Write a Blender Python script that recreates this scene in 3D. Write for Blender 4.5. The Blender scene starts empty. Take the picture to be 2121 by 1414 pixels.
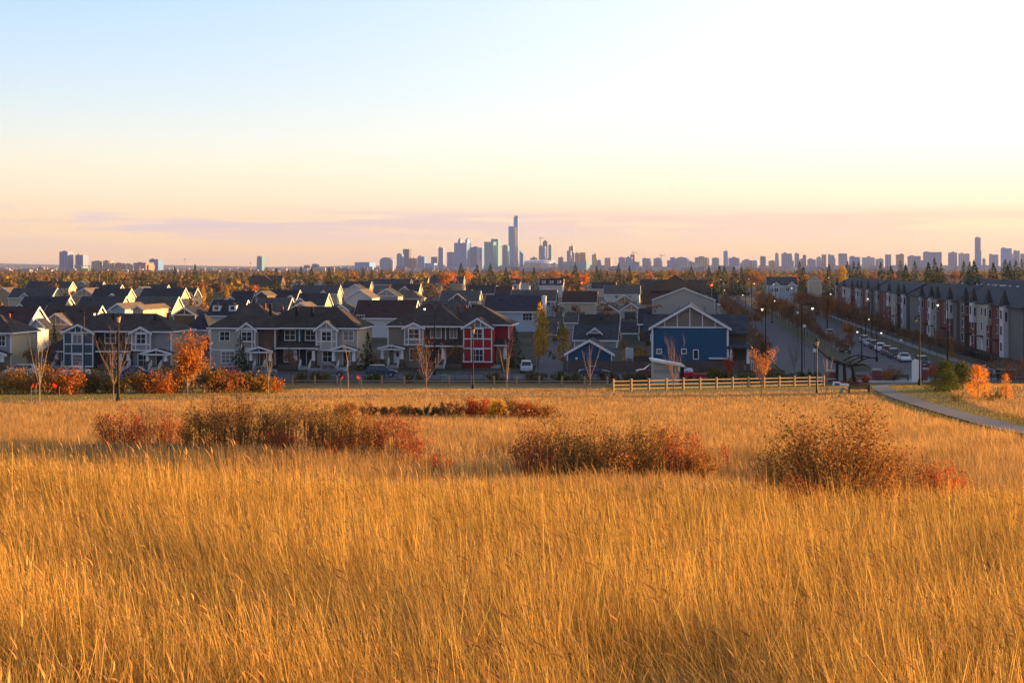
import bpy, math, random
import numpy as np
C = bpy.context.scene
COL = C.collection
R = math.radians
F = 2750.0            # focal length of the photograph in its own pixels (2121 wide)
CX, HY, CZ = 1060.5, 553.0, 17.0

# ------------------------------------------------------------------ camera
cam_d = bpy.data.cameras.new('camera')
cam = bpy.data.objects.new('camera', cam_d); COL.objects.link(cam)
cam.location = (0, 0, CZ); cam.rotation_euler = (R(90), 0, 0)
cam_d.sensor_width = 36.0; cam_d.lens = 36.0 * F / 2121.0
cam_d.shift_y = -(707.0 - HY) / 2121.0
cam_d.clip_start = 0.1; cam_d.clip_end = 40000
C.camera = cam
C.view_settings.view_transform = 'Standard'; C.view_settings.look = 'None'
C.view_settings.gamma = 1; C.view_settings.use_curve_mapping = False
C.view_settings.exposure = 2.15
C.cycles.max_bounces = 5; C.cycles.diffuse_bounces = 2; C.cycles.glossy_bounces = 2
C.cycles.transmission_bounces = 3; C.cycles.transparent_max_bounces = 6; C.cycles.volume_bounces = 0
C.cycles.use_denoising = True
C.cycles.sample_clamp_indirect = 4

# ------------------------------------------------------------------ sun and sky
SUN_AZ, SUN_EL = R(8.0), R(2.9)     # azimuth from +X towards +Y (the view direction)
sd = (math.cos(SUN_EL) * math.cos(SUN_AZ), math.cos(SUN_EL) * math.sin(SUN_AZ), math.sin(SUN_EL))
ld = bpy.data.lights.new('sun', 'SUN'); ld.energy = 5.0; ld.angle = R(0.6); ld.color = (1.0, 0.55, 0.19)
sun = bpy.data.objects.new('sun', ld); COL.objects.link(sun)
sun.location = (300, 40, 120); sun.rotation_euler = (R(90) - SUN_EL, 0, R(90) + SUN_AZ)

W = bpy.data.worlds.new('World'); C.world = W; W.use_nodes = True
nt = W.node_tree; nt.nodes.clear()
def N(nt_, t, **k):
    n = nt_.nodes.new(t)
    for a, b in k.items(): setattr(n, a, b)
    return n
def math_node(nt_, op, a, b=None, clamp=False):
    n = N(nt_, 'ShaderNodeMath', operation=op, use_clamp=clamp)
    for i, v in enumerate((a, b)):
        if v is None: continue
        if isinstance(v, (int, float)): n.inputs[i].default_value = v
        else: nt_.links.new(v, n.inputs[i])
    return n.outputs[0]
def ramp_node(nt_, fac, stops):
    n = N(nt_, 'ShaderNodeValToRGB'); cr = n.color_ramp
    while len(cr.elements) < len(stops): cr.elements.new(0.5)
    for e, (p, c) in zip(cr.elements, stops): e.position = p; e.color = (*c, 1)
    nt_.links.new(fac, n.inputs[0]); return n.outputs[0]
def mix_rgb(nt_, fac, a, b, mode='MIX'):
    n = N(nt_, 'ShaderNodeMixRGB', blend_type=mode)
    for i, v in enumerate((fac, a, b)):
        if isinstance(v, (int, float)): n.inputs[i].default_value = v
        elif isinstance(v, tuple): n.inputs[i].default_value = (*v, 1)
        else: nt_.links.new(v, n.inputs[i])
    return n.outputs[0]
tc = N(nt, 'ShaderNodeTexCoord'); sx = N(nt, 'ShaderNodeSeparateXYZ'); nt.links.new(tc.outputs['Generated'], sx.inputs[0])
X_, Y_, Z_ = sx.outputs
az = math_node(nt, 'ARCTAN2', X_, Y_)                       # 0 straight ahead, + to the right
el = math_node(nt, 'ARCSINE', Z_)
# elevation 0..0.6 rad -> 0..1
e1 = math_node(nt, 'DIVIDE', math_node(nt, 'MAXIMUM', el, 0.0), 0.6, True)
left = ramp_node(nt, e1, [(0.0, (1.15, .70, .44)), (.03, (1.12, .76, .49)), (.062, (1.02, .76, .61)), (.09, (1.0, .82, .74)), (.123, (.94, .87, .84)), (.16, (.80, .85, .98)), (.21, (.63, .79, 1.06)), (.33, (.40, .68, 1.2)), (.6, (.30, .46, .75)), (1.0, (.13, .20, .36))])
right = ramp_node(nt, e1, [(0.0, (1.15, .72, .46)), (.04, (1.12, .80, .58)), (.075, (1.06, .87, .80)), (.105, (1.12, 1.03, .96)), (.15, (1.18, 1.17, 1.16)), (.33, (1.2, 1.2, 1.22)), (.6, (.65, .72, .85)), (1.0, (.18, .24, .36))])
mr = N(nt, 'ShaderNodeMapRange', interpolation_type='SMOOTHSTEP'); nt.links.new(az, mr.inputs[0])
mr.inputs[1].default_value = -0.42; mr.inputs[2].default_value = 0.46
g = mix_rgb(nt, mr.outputs[0], left, right)
# the eastern half of the sky, behind the photographer, is a dull dusk blue
cosd = math_node(nt, 'ADD', math_node(nt, 'MULTIPLY', X_, 0.62), math_node(nt, 'MULTIPLY', Y_, 0.78))
mb = N(nt, 'ShaderNodeMapRange', interpolation_type='SMOOTHSTEP'); nt.links.new(cosd, mb.inputs[0])
mb.inputs[1].default_value = -0.15; mb.inputs[2].default_value = 0.60
g = mix_rgb(nt, mb.outputs[0], (.20, .25, .52), g)
# clouds: thin flat mauve banks low over the horizon
cv = N(nt, 'ShaderNodeCombineXYZ'); nt.links.new(math_node(nt, 'MULTIPLY', az, 7.0), cv.inputs[0]); nt.links.new(math_node(nt, 'MULTIPLY', el, 120.0), cv.inputs[1])
no = N(nt, 'ShaderNodeTexNoise'); no.inputs['Scale'].default_value = 1.0; no.inputs['Detail'].default_value = 6; no.inputs['Roughness'].default_value = .55
nt.links.new(cv.outputs[0], no.inputs['Vector'])
band = ramp_node(nt, math_node(nt, 'DIVIDE', math_node(nt, 'MAXIMUM', el, 0.0), 0.06, True), [(0.0, (.12,)*3), (.25, (.15,)*3), (.38, (.55,)*3), (.50, (.9,)*3), (.64, (1,)*3), (.70, (.35,)*3), (.75, (0,)*3), (1, (0,)*3)])
azr = N(nt, 'ShaderNodeMapRange'); nt.links.new(az, azr.inputs[0]); azr.inputs[1].default_value = -0.22; azr.inputs[2].default_value = -0.10
azr.inputs[3].default_value = -0.04; azr.inputs[4].default_value = 0.05
cn = math_node(nt, 'ADD', no.outputs[0], azr.outputs[0])
cm = ramp_node(nt, cn, [(.44, (0,)*3), (.53, (1,)*3)])
cl = mix_rgb(nt, 1.0, band, cm, 'MULTIPLY')
ccol = mix_rgb(nt, mr.outputs[0], (.60, .53, .86), (.92, .62, .60))
clf = math_node(nt, 'MULTIPLY', N(nt, 'ShaderNodeRGBToBW').outputs[0], 1.0)
bw = nt.nodes[-2]; nt.links.new(cl, bw.inputs[0])
g = mix_rgb(nt, math_node(nt, 'MULTIPLY', clf, 1.0), g, ccol)
# bright wisps on top of the right-hand bank
no2 = N(nt, 'ShaderNodeTexNoise'); no2.inputs['Scale'].default_value = 2.2; no2.inputs['Detail'].default_value = 5; nt.links.new(cv.outputs[0], no2.inputs['Vector'])
wb = ramp_node(nt, math_node(nt, 'DIVIDE', math_node(nt, 'MAXIMUM', el, 0.0), 0.06, True), [(.50, (0,)*3), (.64, (1,)*3), (.74, (0,)*3)])
wm = mix_rgb(nt, 1.0, wb, ramp_node(nt, no2.outputs[0], [(.56, (0,)*3), (.68, (1,)*3)]), 'MULTIPLY')
bw2 = N(nt, 'ShaderNodeRGBToBW'); nt.links.new(wm, bw2.inputs[0])
g = mix_rgb(nt, math_node(nt, 'MULTIPLY', math_node(nt, 'MULTIPLY', bw2.outputs[0], mr.outputs[0]), .6), g, (1.15, 1.05, .95))
bg1 = N(nt, 'ShaderNodeBackground'); nt.links.new(g, bg1.inputs[0]); bg1.inputs[1].default_value = 0.162
sky = N(nt, 'ShaderNodeTexSky', sky_type='NISHITA', sun_disc=False)
sky.sun_elevation = SUN_EL; sky.sun_rotation = R(90) - SUN_AZ
bg2 = N(nt, 'ShaderNodeBackground'); nt.links.new(sky.outputs[0], bg2.inputs[0]); bg2.inputs[1].default_value = 0.05
ad = N(nt, 'ShaderNodeAddShader'); nt.links.new(bg1.outputs[0], ad.inputs[0]); nt.links.new(bg2.outputs[0], ad.inputs[1])
wo = N(nt, 'ShaderNodeOutputWorld'); nt.links.new(ad.outputs[0], wo.inputs[0])

# ------------------------------------------------------------------ materials
MATS = {}
def mat(name, col, rough=.8, var=0.0, scale=3.0, metal=0.0, isl=None, obj_rand=0.0, trans=0.0, emit=None, estr=0, bump=0.0, spec=.3, stretch=None, col2=None, bscale=None):
    """col base, var = noise brightness variation, isl = list of colours picked per mesh island, trans = translucent share"""
    if name in MATS: return MATS[name]
    m = bpy.data.materials.new(name); m.use_nodes = True; t = m.node_tree; t.nodes.clear()
    out = N(t, 'ShaderNodeOutputMaterial'); b = N(t, 'ShaderNodeBsdfPrincipled')
    b.inputs['Roughness'].default_value = rough; b.inputs['Metallic'].default_value = metal; b.inputs['Specular IOR Level'].default_value = spec
    src = col
    if isl:
        ge = N(t, 'ShaderNodeNewGeometry'); n = len(isl)
        src = ramp_node(t, ge.outputs['Random Per Island'], [((i + .5) / n, c) for i, c in enumerate(isl)])
    if obj_rand:
        oi = N(t, 'ShaderNodeObjectInfo')
        f = N(t, 'ShaderNodeMapRange'); t.links.new(oi.outputs['Random'], f.inputs[0]); f.inputs[3].default_value = 1 - obj_rand; f.inputs[4].default_value = 1 + obj_rand
        src = mix_rgb(t, 1.0, src, f.outputs[0], 'MULTIPLY')
    tcn = None
    if var or bump or col2:
        tcn = N(t, 'ShaderNodeTexCoord'); mp = N(t, 'ShaderNodeMapping'); t.links.new(tcn.outputs['Object'], mp.inputs[0])
        if stretch: mp.inputs['Scale'].default_value = stretch
        no = N(t, 'ShaderNodeTexNoise'); no.inputs['Scale'].default_value = scale; no.inputs['Detail'].default_value = 5; no.inputs['Roughness'].default_value = .65
        t.links.new(mp.outputs[0], no.inputs['Vector'])
        if col2:
            src = mix_rgb(t, ramp_node(t, no.outputs[0], [(.4, (0,)*3), (.62, (1,)*3)]), src, col2)
        if var:
            f = N(t, 'ShaderNodeMapRange'); t.links.new(no.outputs[0], f.inputs[0]); f.inputs[1].default_value = .25; f.inputs[2].default_value = .75
            f.inputs[3].default_value = 1 - var; f.inputs[4].default_value = 1 + var
            src = mix_rgb(t, 1.0, src, f.outputs[0], 'MULTIPLY')
        if bump:
            n3 = N(t, 'ShaderNodeTexNoise'); n3.inputs['Scale'].default_value = bscale or scale * 6; t.links.new(mp.outputs[0], n3.inputs['Vector'])
            bu = N(t, 'ShaderNodeBump'); bu.inputs['Strength'].default_value = bump; t.links.new(n3.outputs[0], bu.inputs['Height']); t.links.new(bu.outputs[0], b.inputs['Normal'])
    if isinstance(src, tuple): b.inputs['Base Color'].default_value = (*src, 1)
    else: t.links.new(src, b.inputs['Base Color'])
    if emit:
        b.inputs['Emission Color'].default_value = (*emit, 1); b.inputs['Emission Strength'].default_value = estr
    sh = b.outputs[0]
    if trans:
        tr = N(t, 'ShaderNodeBsdfTranslucent')
        if isinstance(src, tuple): tr.inputs[0].default_value = (*src, 1)
        else: t.links.new(src, tr.inputs[0])
        mx = N(t, 'ShaderNodeMixShader'); mx.inputs[0].default_value = trans
        t.links.new(sh, mx.inputs[1]); t.links.new(tr.outputs[0], mx.inputs[2]); sh = mx.outputs[0]
    t.links.new(sh, out.inputs[0]); MATS[name] = m; return m

# ------------------------------------------------------------------ mesh helpers
class MB:
    def __init__(s): s.v = []; s.f = []
    def add(s, vs, fs):
        o = len(s.v); s.v += [tuple(p) for p in vs]; s.f += [tuple(i + o for i in f) for f in fs]; return s
    def box(s, x0, x1, y0, y1, z0, z1):
        return s.add([(x0,y0,z0),(x1,y0,z0),(x1,y1,z0),(x0,y1,z0),(x0,y0,z1),(x1,y0,z1),(x1,y1,z1),(x0,y1,z1)],
                     [(3,2,1,0),(4,5,6,7),(0,1,5,4),(1,2,6,5),(2,3,7,6),(3,0,4,7)])
    def prism(s, poly, axis, a, b):
        """extrude a closed 2-D polygon. axis 'y': poly in (x,z) from y=a to b; 'x': poly in (y,z); 'z': poly in (x,y)"""
        n = len(poly)
        def P(p, t):
            return (p[0], t, p[1]) if axis == 'y' else ((t, p[0], p[1]) if axis == 'x' else (p[0], p[1], t))
        vs = [P(p, a) for p in poly] + [P(p, b) for p in poly]
        fs = [tuple(range(n)), tuple(range(2*n-1, n-1, -1))] + [(i, i+n, (i+1) % n + n, (i+1) % n) for i in range(n)]
        if axis != 'y': pass
        return s.add(vs, fs)
    def tube(s, p0, p1, r0, r1=None, n=6, cap=True):
        r1 = r0 if r1 is None else r1
        p0 = np.array(p0, float); p1 = np.array(p1, float); d = p1 - p0; L = np.linalg.norm(d)
        if L < 1e-9: return s
        d /= L; a = np.array([0, 0, 1.]) if abs(d[2]) < .9 else np.array([1., 0, 0])
        u = np.cross(d, a); u /= np.linalg.norm(u); w = np.cross(d, u)
        vs = []
        for (p, r) in ((p0, r0), (p1, r1)):
            for k in range(n):
                t = 2*math.pi*k/n; vs.append(p + u*math.cos(t)*r + w*math.sin(t)*r)
        fs = [(k, (k+1) % n, (k+1) % n + n, k+n) for k in range(n)]
        if cap: fs += [tuple(range(n-1, -1, -1)), tuple(range(n, 2*n))]
        return s.add(vs, fs)
    def path(s, pts, rads, n=6):
        for i in range(len(pts)-1): s.tube(pts[i], pts[i+1], rads[i], rads[i+1], n)
        return s
    def lathe(s, prof, c=(0, 0, 0), n=12):
        """prof: (r,z) pairs"""
        m = len(prof); vs = []
        for r, z in prof:
            for k in range(n):
                t = 2*math.pi*k/n; vs.append((c[0]+r*math.cos(t), c[1]+r*math.sin(t), c[2]+z))
        fs = [(i*n+k, i*n+(k+1) % n, (i+1)*n+(k+1) % n, (i+1)*n+k) for i in range(m-1) for k in range(n)]
        fs += [tuple(range(n-1, -1, -1)), tuple(range((m-1)*n, m*n))]
        return s.add(vs, fs)
    def build(s, name, m, parent=None, smooth=False):
        me = bpy.data.meshes.new(name); me.from_pydata(s.v, [], s.f)
        if smooth: me.polygons.foreach_set('use_smooth', [True]*len(me.polygons))
        me.materials.append(m); me.update()
        return link(name, me, parent)
def link(name, me, parent=None):
    o = bpy.data.objects.new(name, me); COL.objects.link(o)
    if parent is not None: o.parent = parent
    return o
def np_mesh(name, V, Q, m, parent=None, attr=None):
    """V (n,3), Q (f,k) index array with k 3 or 4"""
    me = bpy.data.meshes.new(name); k = Q.shape[1]
    me.vertices.add(len(V)); me.vertices.foreach_set('co', np.asarray(V, np.float32).ravel())
    me.loops.add(Q.size); me.loops.foreach_set('vertex_index', Q.astype(np.int32).ravel())
    me.polygons.add(len(Q)); me.polygons.foreach_set('loop_start', np.arange(0, Q.size, k, dtype=np.int32))
    if attr is not None:
        a = me.attributes.new('kind', 'FLOAT', 'POINT'); a.data.foreach_set('value', np.asarray(attr, np.float32))
    me.update(calc_edges=True); me.materials.append(m)
    return link(name, me, parent) if name else me
def tag(o, label=None, cat=None, group=None, kind=None):
    if label: o['label'] = label
    if cat: o['category'] = cat
    if group: o['group'] = group
    if kind: o['kind'] = kind
    return o
def thing(name, label, cat, loc=(0, 0, 0), rz=0.0, group=None):
    o = bpy.data.objects.new(name, None); COL.objects.link(o); o.empty_display_size = .3
    o.location = loc; o.rotation_euler = (0, 0, rz); return tag(o, label, cat, group)
def dup(root, loc, rz=None, label=None, scale=None, group=None, mats=None):
    """copy a thing with its parts and their sub-parts (children lists are kept in KIDS)"""
    r = root.copy(); COL.objects.link(r); r.location = loc
    if rz is not None: r.rotation_euler = (0, 0, rz)
    if scale is not None: r.scale = (scale,)*3 if isinstance(scale, (int, float)) else scale
    if label: r['label'] = label
    if group: r['group'] = group
    for ch in kids(root):
        c = ch.copy(); COL.objects.link(c); c.parent = r
        if mats and ch.name.split('.')[0] in mats:
            c.data = c.data.copy(); c.data.materials[0] = mats[ch.name.split('.')[0]]
        for gch in kids(ch):
            d = gch.copy(); COL.objects.link(d); d.parent = c
    return r
def kids(o): return [x for x in KIDS.get(o.name, [])]
KIDS = {}
_link0 = link
def link(name, me, parent=None):
    o = _link0(name, me, parent)
    if parent is not None: KIDS.setdefault(parent.name, []).append(o)
    return o

# ------------------------------------------------------------------ terrain
_py = np.array([-400, -120, -40, 0, 5, 10, 15, 22, 30, 38, 50, 60, 80, 100, 120, 140, 150, 165, 185, 205, 225, 260, 300.])
_pd = np.array([12, 5, 2.2, 1.75, 2.3, 2.85, 3.4, 4.2, 5.6, 6.4, 7.0, 7.75, 9.2, 10.6, 12.0, 13.4, 14.0, 15.0, 15.9, 16.4, 16.7, 17, 17.])
_ty = np.arange(-400, 301, 1.0); _td = np.interp(_ty, _py, _pd)
_k = np.array([1, 2, 3, 2, 1.]) / 9
_tp = np.concatenate([[_td[0]]*2, _td, [_td[-1]]*2]); _td = np.convolve(_tp, _k, 'valid')
def gz(X, Y):
    X = np.asarray(X, float); Y = np.asarray(Y, float)
    d = np.interp(Y, _ty, _td)
    near = np.clip((34 - Y) / 16, 0, 1); near = near*near*(3-2*near)
    d = d + near * np.clip(0.046 * X, -.6, .6)
    z = CZ - d
    z = z + 0.9*np.exp(-((X-58)**2/500 + (Y-135)**2/700))
    for hx_, hy_, rx_, ry_, dd_ in ((-13.5, 41.5, 7.0, 4.0, .95), (-.8, 43.5, 3.6, 4.5, .8), (8.5, 39.5, 3.0, 3.0, .45), (-22, 40, 6, 4, .6)):
        z = z - dd_*np.exp(-((X-hx_)**2/rx_**2 + (Y-hy_)**2/ry_**2))
    z = z + 0.10*np.sin(X*.31+1)*np.sin(Y*.23)*np.clip(1-Y/120, 0, 1)
    return z
def g1(x, y): return float(gz(x, y))
def pw(px, Y, z=None):
    """world point seen at photo column px at distance Y, on the ground unless z is given"""
    x = (px - CX)/F*Y
    return (x, Y, g1(x, Y) if z is None else z)
def zpy(py, Y): return CZ - (py-HY)/F*Y

M_dirt = mat('straw_ground', (.34, .20, .075), .95, var=.35, scale=.6, col2=(.20, .15, .05), bump=.3, bscale=20)
M_lawn = mat('lawn', (.20, .17, .035), .95, var=.35, scale=.5, col2=(.13, .13, .03), bump=.3, bscale=18)
M_asph = mat('asphalt', (.070, .068, .085), .85, var=.18, scale=.35, bump=.15, bscale=12)
M_conc = mat('concrete_walk', (.33, .31, .31), .85, var=.12, scale=1.2, bump=.1)
M_path = mat('path_asphalt', (.17, .15, .145), .9, var=.15, scale=.8)
M_city = mat('valley_ground', (.09, .085, .06), .95, var=.4, scale=.02, col2=(.15, .10, .05))
M_mulch = mat('mulch', (.045, .028, .02), .95, var=.4, scale=4, bump=.5)
xs = np.concatenate([[-6000, -3000, -1200, -500, -300], np.arange(-200, -70, 5), np.arange(-70, 70.1, 1.25), np.arange(75, 201, 5), [300, 500, 1200, 3000, 6000]])
ys = np.concatenate([[-400, -200, -100, -50, -20], np.arange(-10, 60, 1.0), np.arange(60, 232, 2.0), [240, 260, 300, 400, 600, 1000, 2000, 4000, 8000, 12500]])
XX, YY = np.meshgrid(xs, ys); ZZ = gz(XX, YY)
V = np.stack([XX.ravel(), YY.ravel(), ZZ.ravel()], 1); nx, ny = len(xs), len(ys)
ii = (np.arange(ny-1)[:, None]*nx + np.arange(nx-1)[None, :]).ravel()
Q = np.stack([ii, ii+1, ii+nx+1, ii+nx], 1)
m_far = mat('ground_mix', (.2, .12, .05))
gm = bpy.data.materials.new('ground_cover'); gm.use_nodes = True; t = gm.node_tree; b = t.nodes['Principled BSDF']; b.inputs['Roughness'].default_value = .95; b.inputs['Specular IOR Level'].default_value = .1
tcg = N(t, 'ShaderNodeTexCoord'); sg = N(t, 'ShaderNodeSeparateXYZ'); t.links.new(tcg.outputs['Object'], sg.inputs[0])
n1 = N(t, 'ShaderNodeTexNoise'); n1.inputs['Scale'].default_value = .35; n1.inputs['Detail'].default_value = 6; t.links.new(tcg.outputs['Object'], n1.inputs['Vector'])
straw = ramp_node(t, n1.outputs[0], [(.35, (.40, .235, .085)), (.5, (.34, .20, .075)), (.65, (.26, .17, .06))])
n2 = N(t, 'ShaderNodeTexNoise'); n2.inputs['Scale'].default_value = .05; n2.inputs['Detail'].default_value = 6; t.links.new(tcg.outputs['Object'], n2.inputs['Vector'])
town = ramp_node(t, n2.outputs[0], [(.4, (.040, .040, .026)), (.6, (.075, .060, .045))])
mg = N(t, 'ShaderNodeMapRange'); t.links.new(sg.outputs[1], mg.inputs[0]); mg.inputs[1].default_value = 168; mg.inputs[2].default_value = 180
t.links.new(mix_rgb(t, mg.outputs[0], straw, town), b.inputs['Base Color'])
o = np_mesh('ground', V, Q, gm); tag(o, kind='structure')
o.data.polygons.foreach_set('use_smooth', [True]*len(o.data.polygons))

def strip(name, pts, width, m, off, step=2.0, kind='structure', parent=None, solid=0.0):
    """a ribbon of the given width draped on the ground along a polyline"""
    P = [np.array(p, float) for p in pts]; q = []
    for a, b_ in zip(P[:-1], P[1:]):
        L = np.linalg.norm(b_-a); k = max(1, int(L/step))
        q += [a+(b_-a)*i/k for i in range(k)]
    q.append(P[-1]); q = np.array(q)
    for _ in range(3):
        q[1:-1] = (q[:-2]+2*q[1:-1]+q[2:])/4
    d = np.gradient(q, axis=0); d /= np.linalg.norm(d, axis=1)[:, None]; n = np.stack([-d[:, 1], d[:, 0]], 1)
    k = max(1, int(width/1.5)); rows = []
    for j in range(k+1):
        p = q + n*width*(j/k-.5); rows.append(np.column_stack([p, gz(p[:, 0], p[:, 1])+off]))
    V = np.concatenate(rows); L = len(q)
    ii = (np.arange(k)[:, None]*L + np.arange(L-1)[None]).ravel()
    o = np_mesh(name, V, np.stack([ii, ii+1, ii+L+1, ii+L], 1)[:, ::-1], m, parent)
    if kind: tag(o, kind=kind)
    return o, q
def patch(name, poly, m, off, step=2.0):
    """a flat-shaded draped area bounded by a polygon (grid cells inside it)"""
    poly = np.array(poly, float)
    x0, y0 = poly.min(0); x1, y1 = poly.max(0)
    gx = np.arange(x0, x1+step, step); gy = np.arange(y0, y1+step, step)
    A, B = np.meshgrid(gx, gy)
    ins = inside(A.ravel(), B.ravel(), poly).reshape(A.shape)
    n = len(gx); V = np.stack([A.ravel(), B.ravel(), gz(A, B).ravel()+off], 1); Q = []
    for j in range(len(gy)-1):
        for i in range(n-1):
            if ins[j, i] and ins[j, i+1] and ins[j+1, i] and ins[j+1, i+1]: Q.append((j*n+i, j*n+i+1, j*n+n+i+1, j*n+n+i))
    o = np_mesh(name, V, np.array(Q), m); return tag(o, kind='structure')
def inside(x, y, poly):
    r = np.zeros(len(x), bool); n = len(poly)
    for i in range(n):
        (xa, ya), (xb, yb) = poly[i], poly[(i+1) % n]
        c = ((ya > y) != (yb > y)) & (x < (xb-xa)*(y-ya)/((yb-ya) or 1e-9)+xa); r ^= c
    return r

TH = math.atan(39/283.0)          # the street grid is turned 7.9 degrees
U = np.array([math.cos(TH), -math.sin(TH)]); VV = np.array([math.sin(TH), math.cos(TH)])
RZ = -TH
def uv(p, q):                     # grid coordinates (p across, q away) with origin at (0,254)
    a = np.array([0, 254.]) + U*p + VV*q; return float(a[0]), float(a[1])

# lawn, park paths
PATH = [(27, 20), (23.5, 45), (24.9, 64), (30.6, 95), (36.5, 128), (40.5, 146), (46, 166), (54, 177), (64, 186), (78, 196), (110, 205)]
PATHL = [(-75, 88), (-56, 99), (-42, 108), (-33, 120), (-18, 131), (0, 138), (20, 142), (40.5, 147)]
o, PQ = strip('park_path', PATH, 1.9, M_path, .10)
o, PL = strip('park_path', PATHL, 2.6, M_path, .06)
LAWN = [(-110, 96), (-62, 100), (-44, 110), (-34, 122), (-25, 134), (-25, 168), (-120, 168)]
LAWN2 = [(13, 140), (20, 141), (38, 142), (33, 120), (28.5, 98), (23, 66), (21, 40), (29, 40), (28, 64), (34, 95), (40.5, 122), (46, 140), (52, 158), (60, 172), (90, 190), (90, 178), (120, 180), (120, 203), (62, 184), (46, 176), (36, 178), (12, 176), (11, 150)]
patch('lawn', LAWN, M_lawn, .03)
patch('lawn', LAWN2, M_lawn, .03, 1.5)

# ------------------------------------------------------------------ streets
M_verge = mat('dull_verge_grass', (.075, .070, .025), .95, var=.4, scale=.5, col2=(.06, .05, .03), bump=.3, bscale=10)
M_conc2 = mat('worn_concrete', (.17, .16, .16), .9, var=.2, scale=1.0)
strip('front_street', [(-200, 199), (-90, 198), (0, 197), (30, 197), (52, 199), (62, 206)], 12.5, M_asph, .04)
strip('pavement', [(-200, 207.6), (-90, 206.4), (0, 205.4), (22, 205.4)], 1.6, M_conc2, .09)
strip('pavement', [(-200, 189.4), (-30, 189.2), (22, 189)], 1.4, M_conc2, .09)
strip('kerb', [(-200, 205.6), (-90, 204.7), (0, 203.8), (22, 203.8)], .3, M_conc2, .15)
strip('kerb', [(-200, 192.2), (-90, 191.2), (0, 190.3), (46, 190.3)], .3, M_conc2, .15)
strip('side_lane', [(6, 203), (6.4, 220), (8.5, 260), (12, 318), (17, 372)], 5.0, M_asph, .05)
def grid_strip(name, p, q0, q1, w, m, off, st=4.0):
    return strip(name, [uv(p, q0 + (q1-q0)*i/8) for i in range(9)], w, m, off, st)
grid_strip('avenue', 54.0, -70, 620, 11.0, M_asph, .06)
grid_strip('avenue', 69.5, -70, 620, 12.0, M_asph, .06)
strip('cross_street', [uv(44, -62), uv(60, -60), uv(80, -60)], 16, M_asph, .05)
grid_strip('median', 61.2, -20, 620, 4.6, M_verge, .22)
grid_strip('kerb', 58.8, -22, 600, .22, M_conc2, .24); grid_strip('kerb', 63.6, -22, 600, .22, M_conc2, .24)
grid_strip('kerb', 48.4, -40, 600, .22, M_conc2, .18); grid_strip('kerb', 75.6, -45, 600, .22, M_conc2, .18)
grid_strip('verge', 46.2, -36, 300, 4.0, M_verge, .12); grid_strip('verge', 77.6, -45, 500, 3.6, M_verge, .12)
grid_strip('pavement', 43.2, -36, 300, 1.8, M_conc2, .15); grid_strip('pavement', 80.8, -45, 500, 2.2, M_conc2, .15)
strip('plaza', [(47, 181), (56, 183), (66, 190)], 8.0, M_conc, .07)
strip('crossroad', [(-200, 388), (0, 372), (60, 368)], 8, M_asph, .05)

# ------------------------------------------------------------------ building materials
def sid(name, c): return mat(name, c, .75, var=.10, scale=1.5, stretch=(1, 1, 6), bump=.15, bscale=9)
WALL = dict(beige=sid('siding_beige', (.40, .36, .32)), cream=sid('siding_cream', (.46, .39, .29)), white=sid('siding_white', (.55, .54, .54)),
    grey=sid('siding_grey', (.27, .27, .28)), taupe=sid('siding_taupe', (.25, .21, .18)), brown=sid('siding_brown', (.11, .075, .055)),
    teal=sid('siding_teal', (.055, .10, .12)), navy=sid('siding_navy', (.03, .04, .065)), red=sid('siding_red', (.33, .02, .03)),
    blue=sid('siding_blue', (.016, .085, .18)), green=sid('siding_green_grey', (.24, .27, .25)), lblue=sid('siding_pale_blue', (.36, .44, .52)), tan=sid('siding_tan', (.42, .28, .17)),
    dark=sid('siding_dark', (.05, .045, .05)), slate=sid('siding_slate_blue', (.12, .17, .21)))
def rf(name, c): return mat(name, c, .9, var=.42, scale=.9, bump=.3, bscale=10, spec=.15, obj_rand=.15)
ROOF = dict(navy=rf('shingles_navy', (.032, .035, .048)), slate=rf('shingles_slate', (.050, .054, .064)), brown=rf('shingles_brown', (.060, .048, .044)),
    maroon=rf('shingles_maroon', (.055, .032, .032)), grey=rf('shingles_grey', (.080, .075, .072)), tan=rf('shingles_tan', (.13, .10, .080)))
M_trim = mat('white_trim', (.74, .74, .76), .6, var=.05)
M_dtrim = mat('brown_trim', (.10, .07, .05), .6)
M_glass = mat('window_glass', (.025, .03, .04), .12, spec=.6, var=.3, scale=.7)
M_curt = mat('window_curtain', (.20, .18, .17), .4, spec=.5)
M_stone = mat('stone_veneer', (.12, .095, .075), .9, var=.4, scale=4)
M_stone2 = mat('stone_panel', (.22, .18, .15), .9, var=.35, scale=6)
M_garage = mat('garage_door', (.07, .065, .065), .6)
M_brick = mat('red_brick', (.17, .05, .045), .85, var=.25, scale=5)
M_metalb = mat('black_metal', (.012, .012, .014), .45, metal=.3)
M_wood = mat('weathered_wood', (.34, .24, .15), .85, var=.3, scale=4, stretch=(.4, 4, 4))
M_wfence = mat('board_fence_wood', (.10, .075, .07), .9, var=.3, scale=3, stretch=(5, 5, .4))
M_door = mat('dark_door', (.06, .03, .025), .5)

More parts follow.
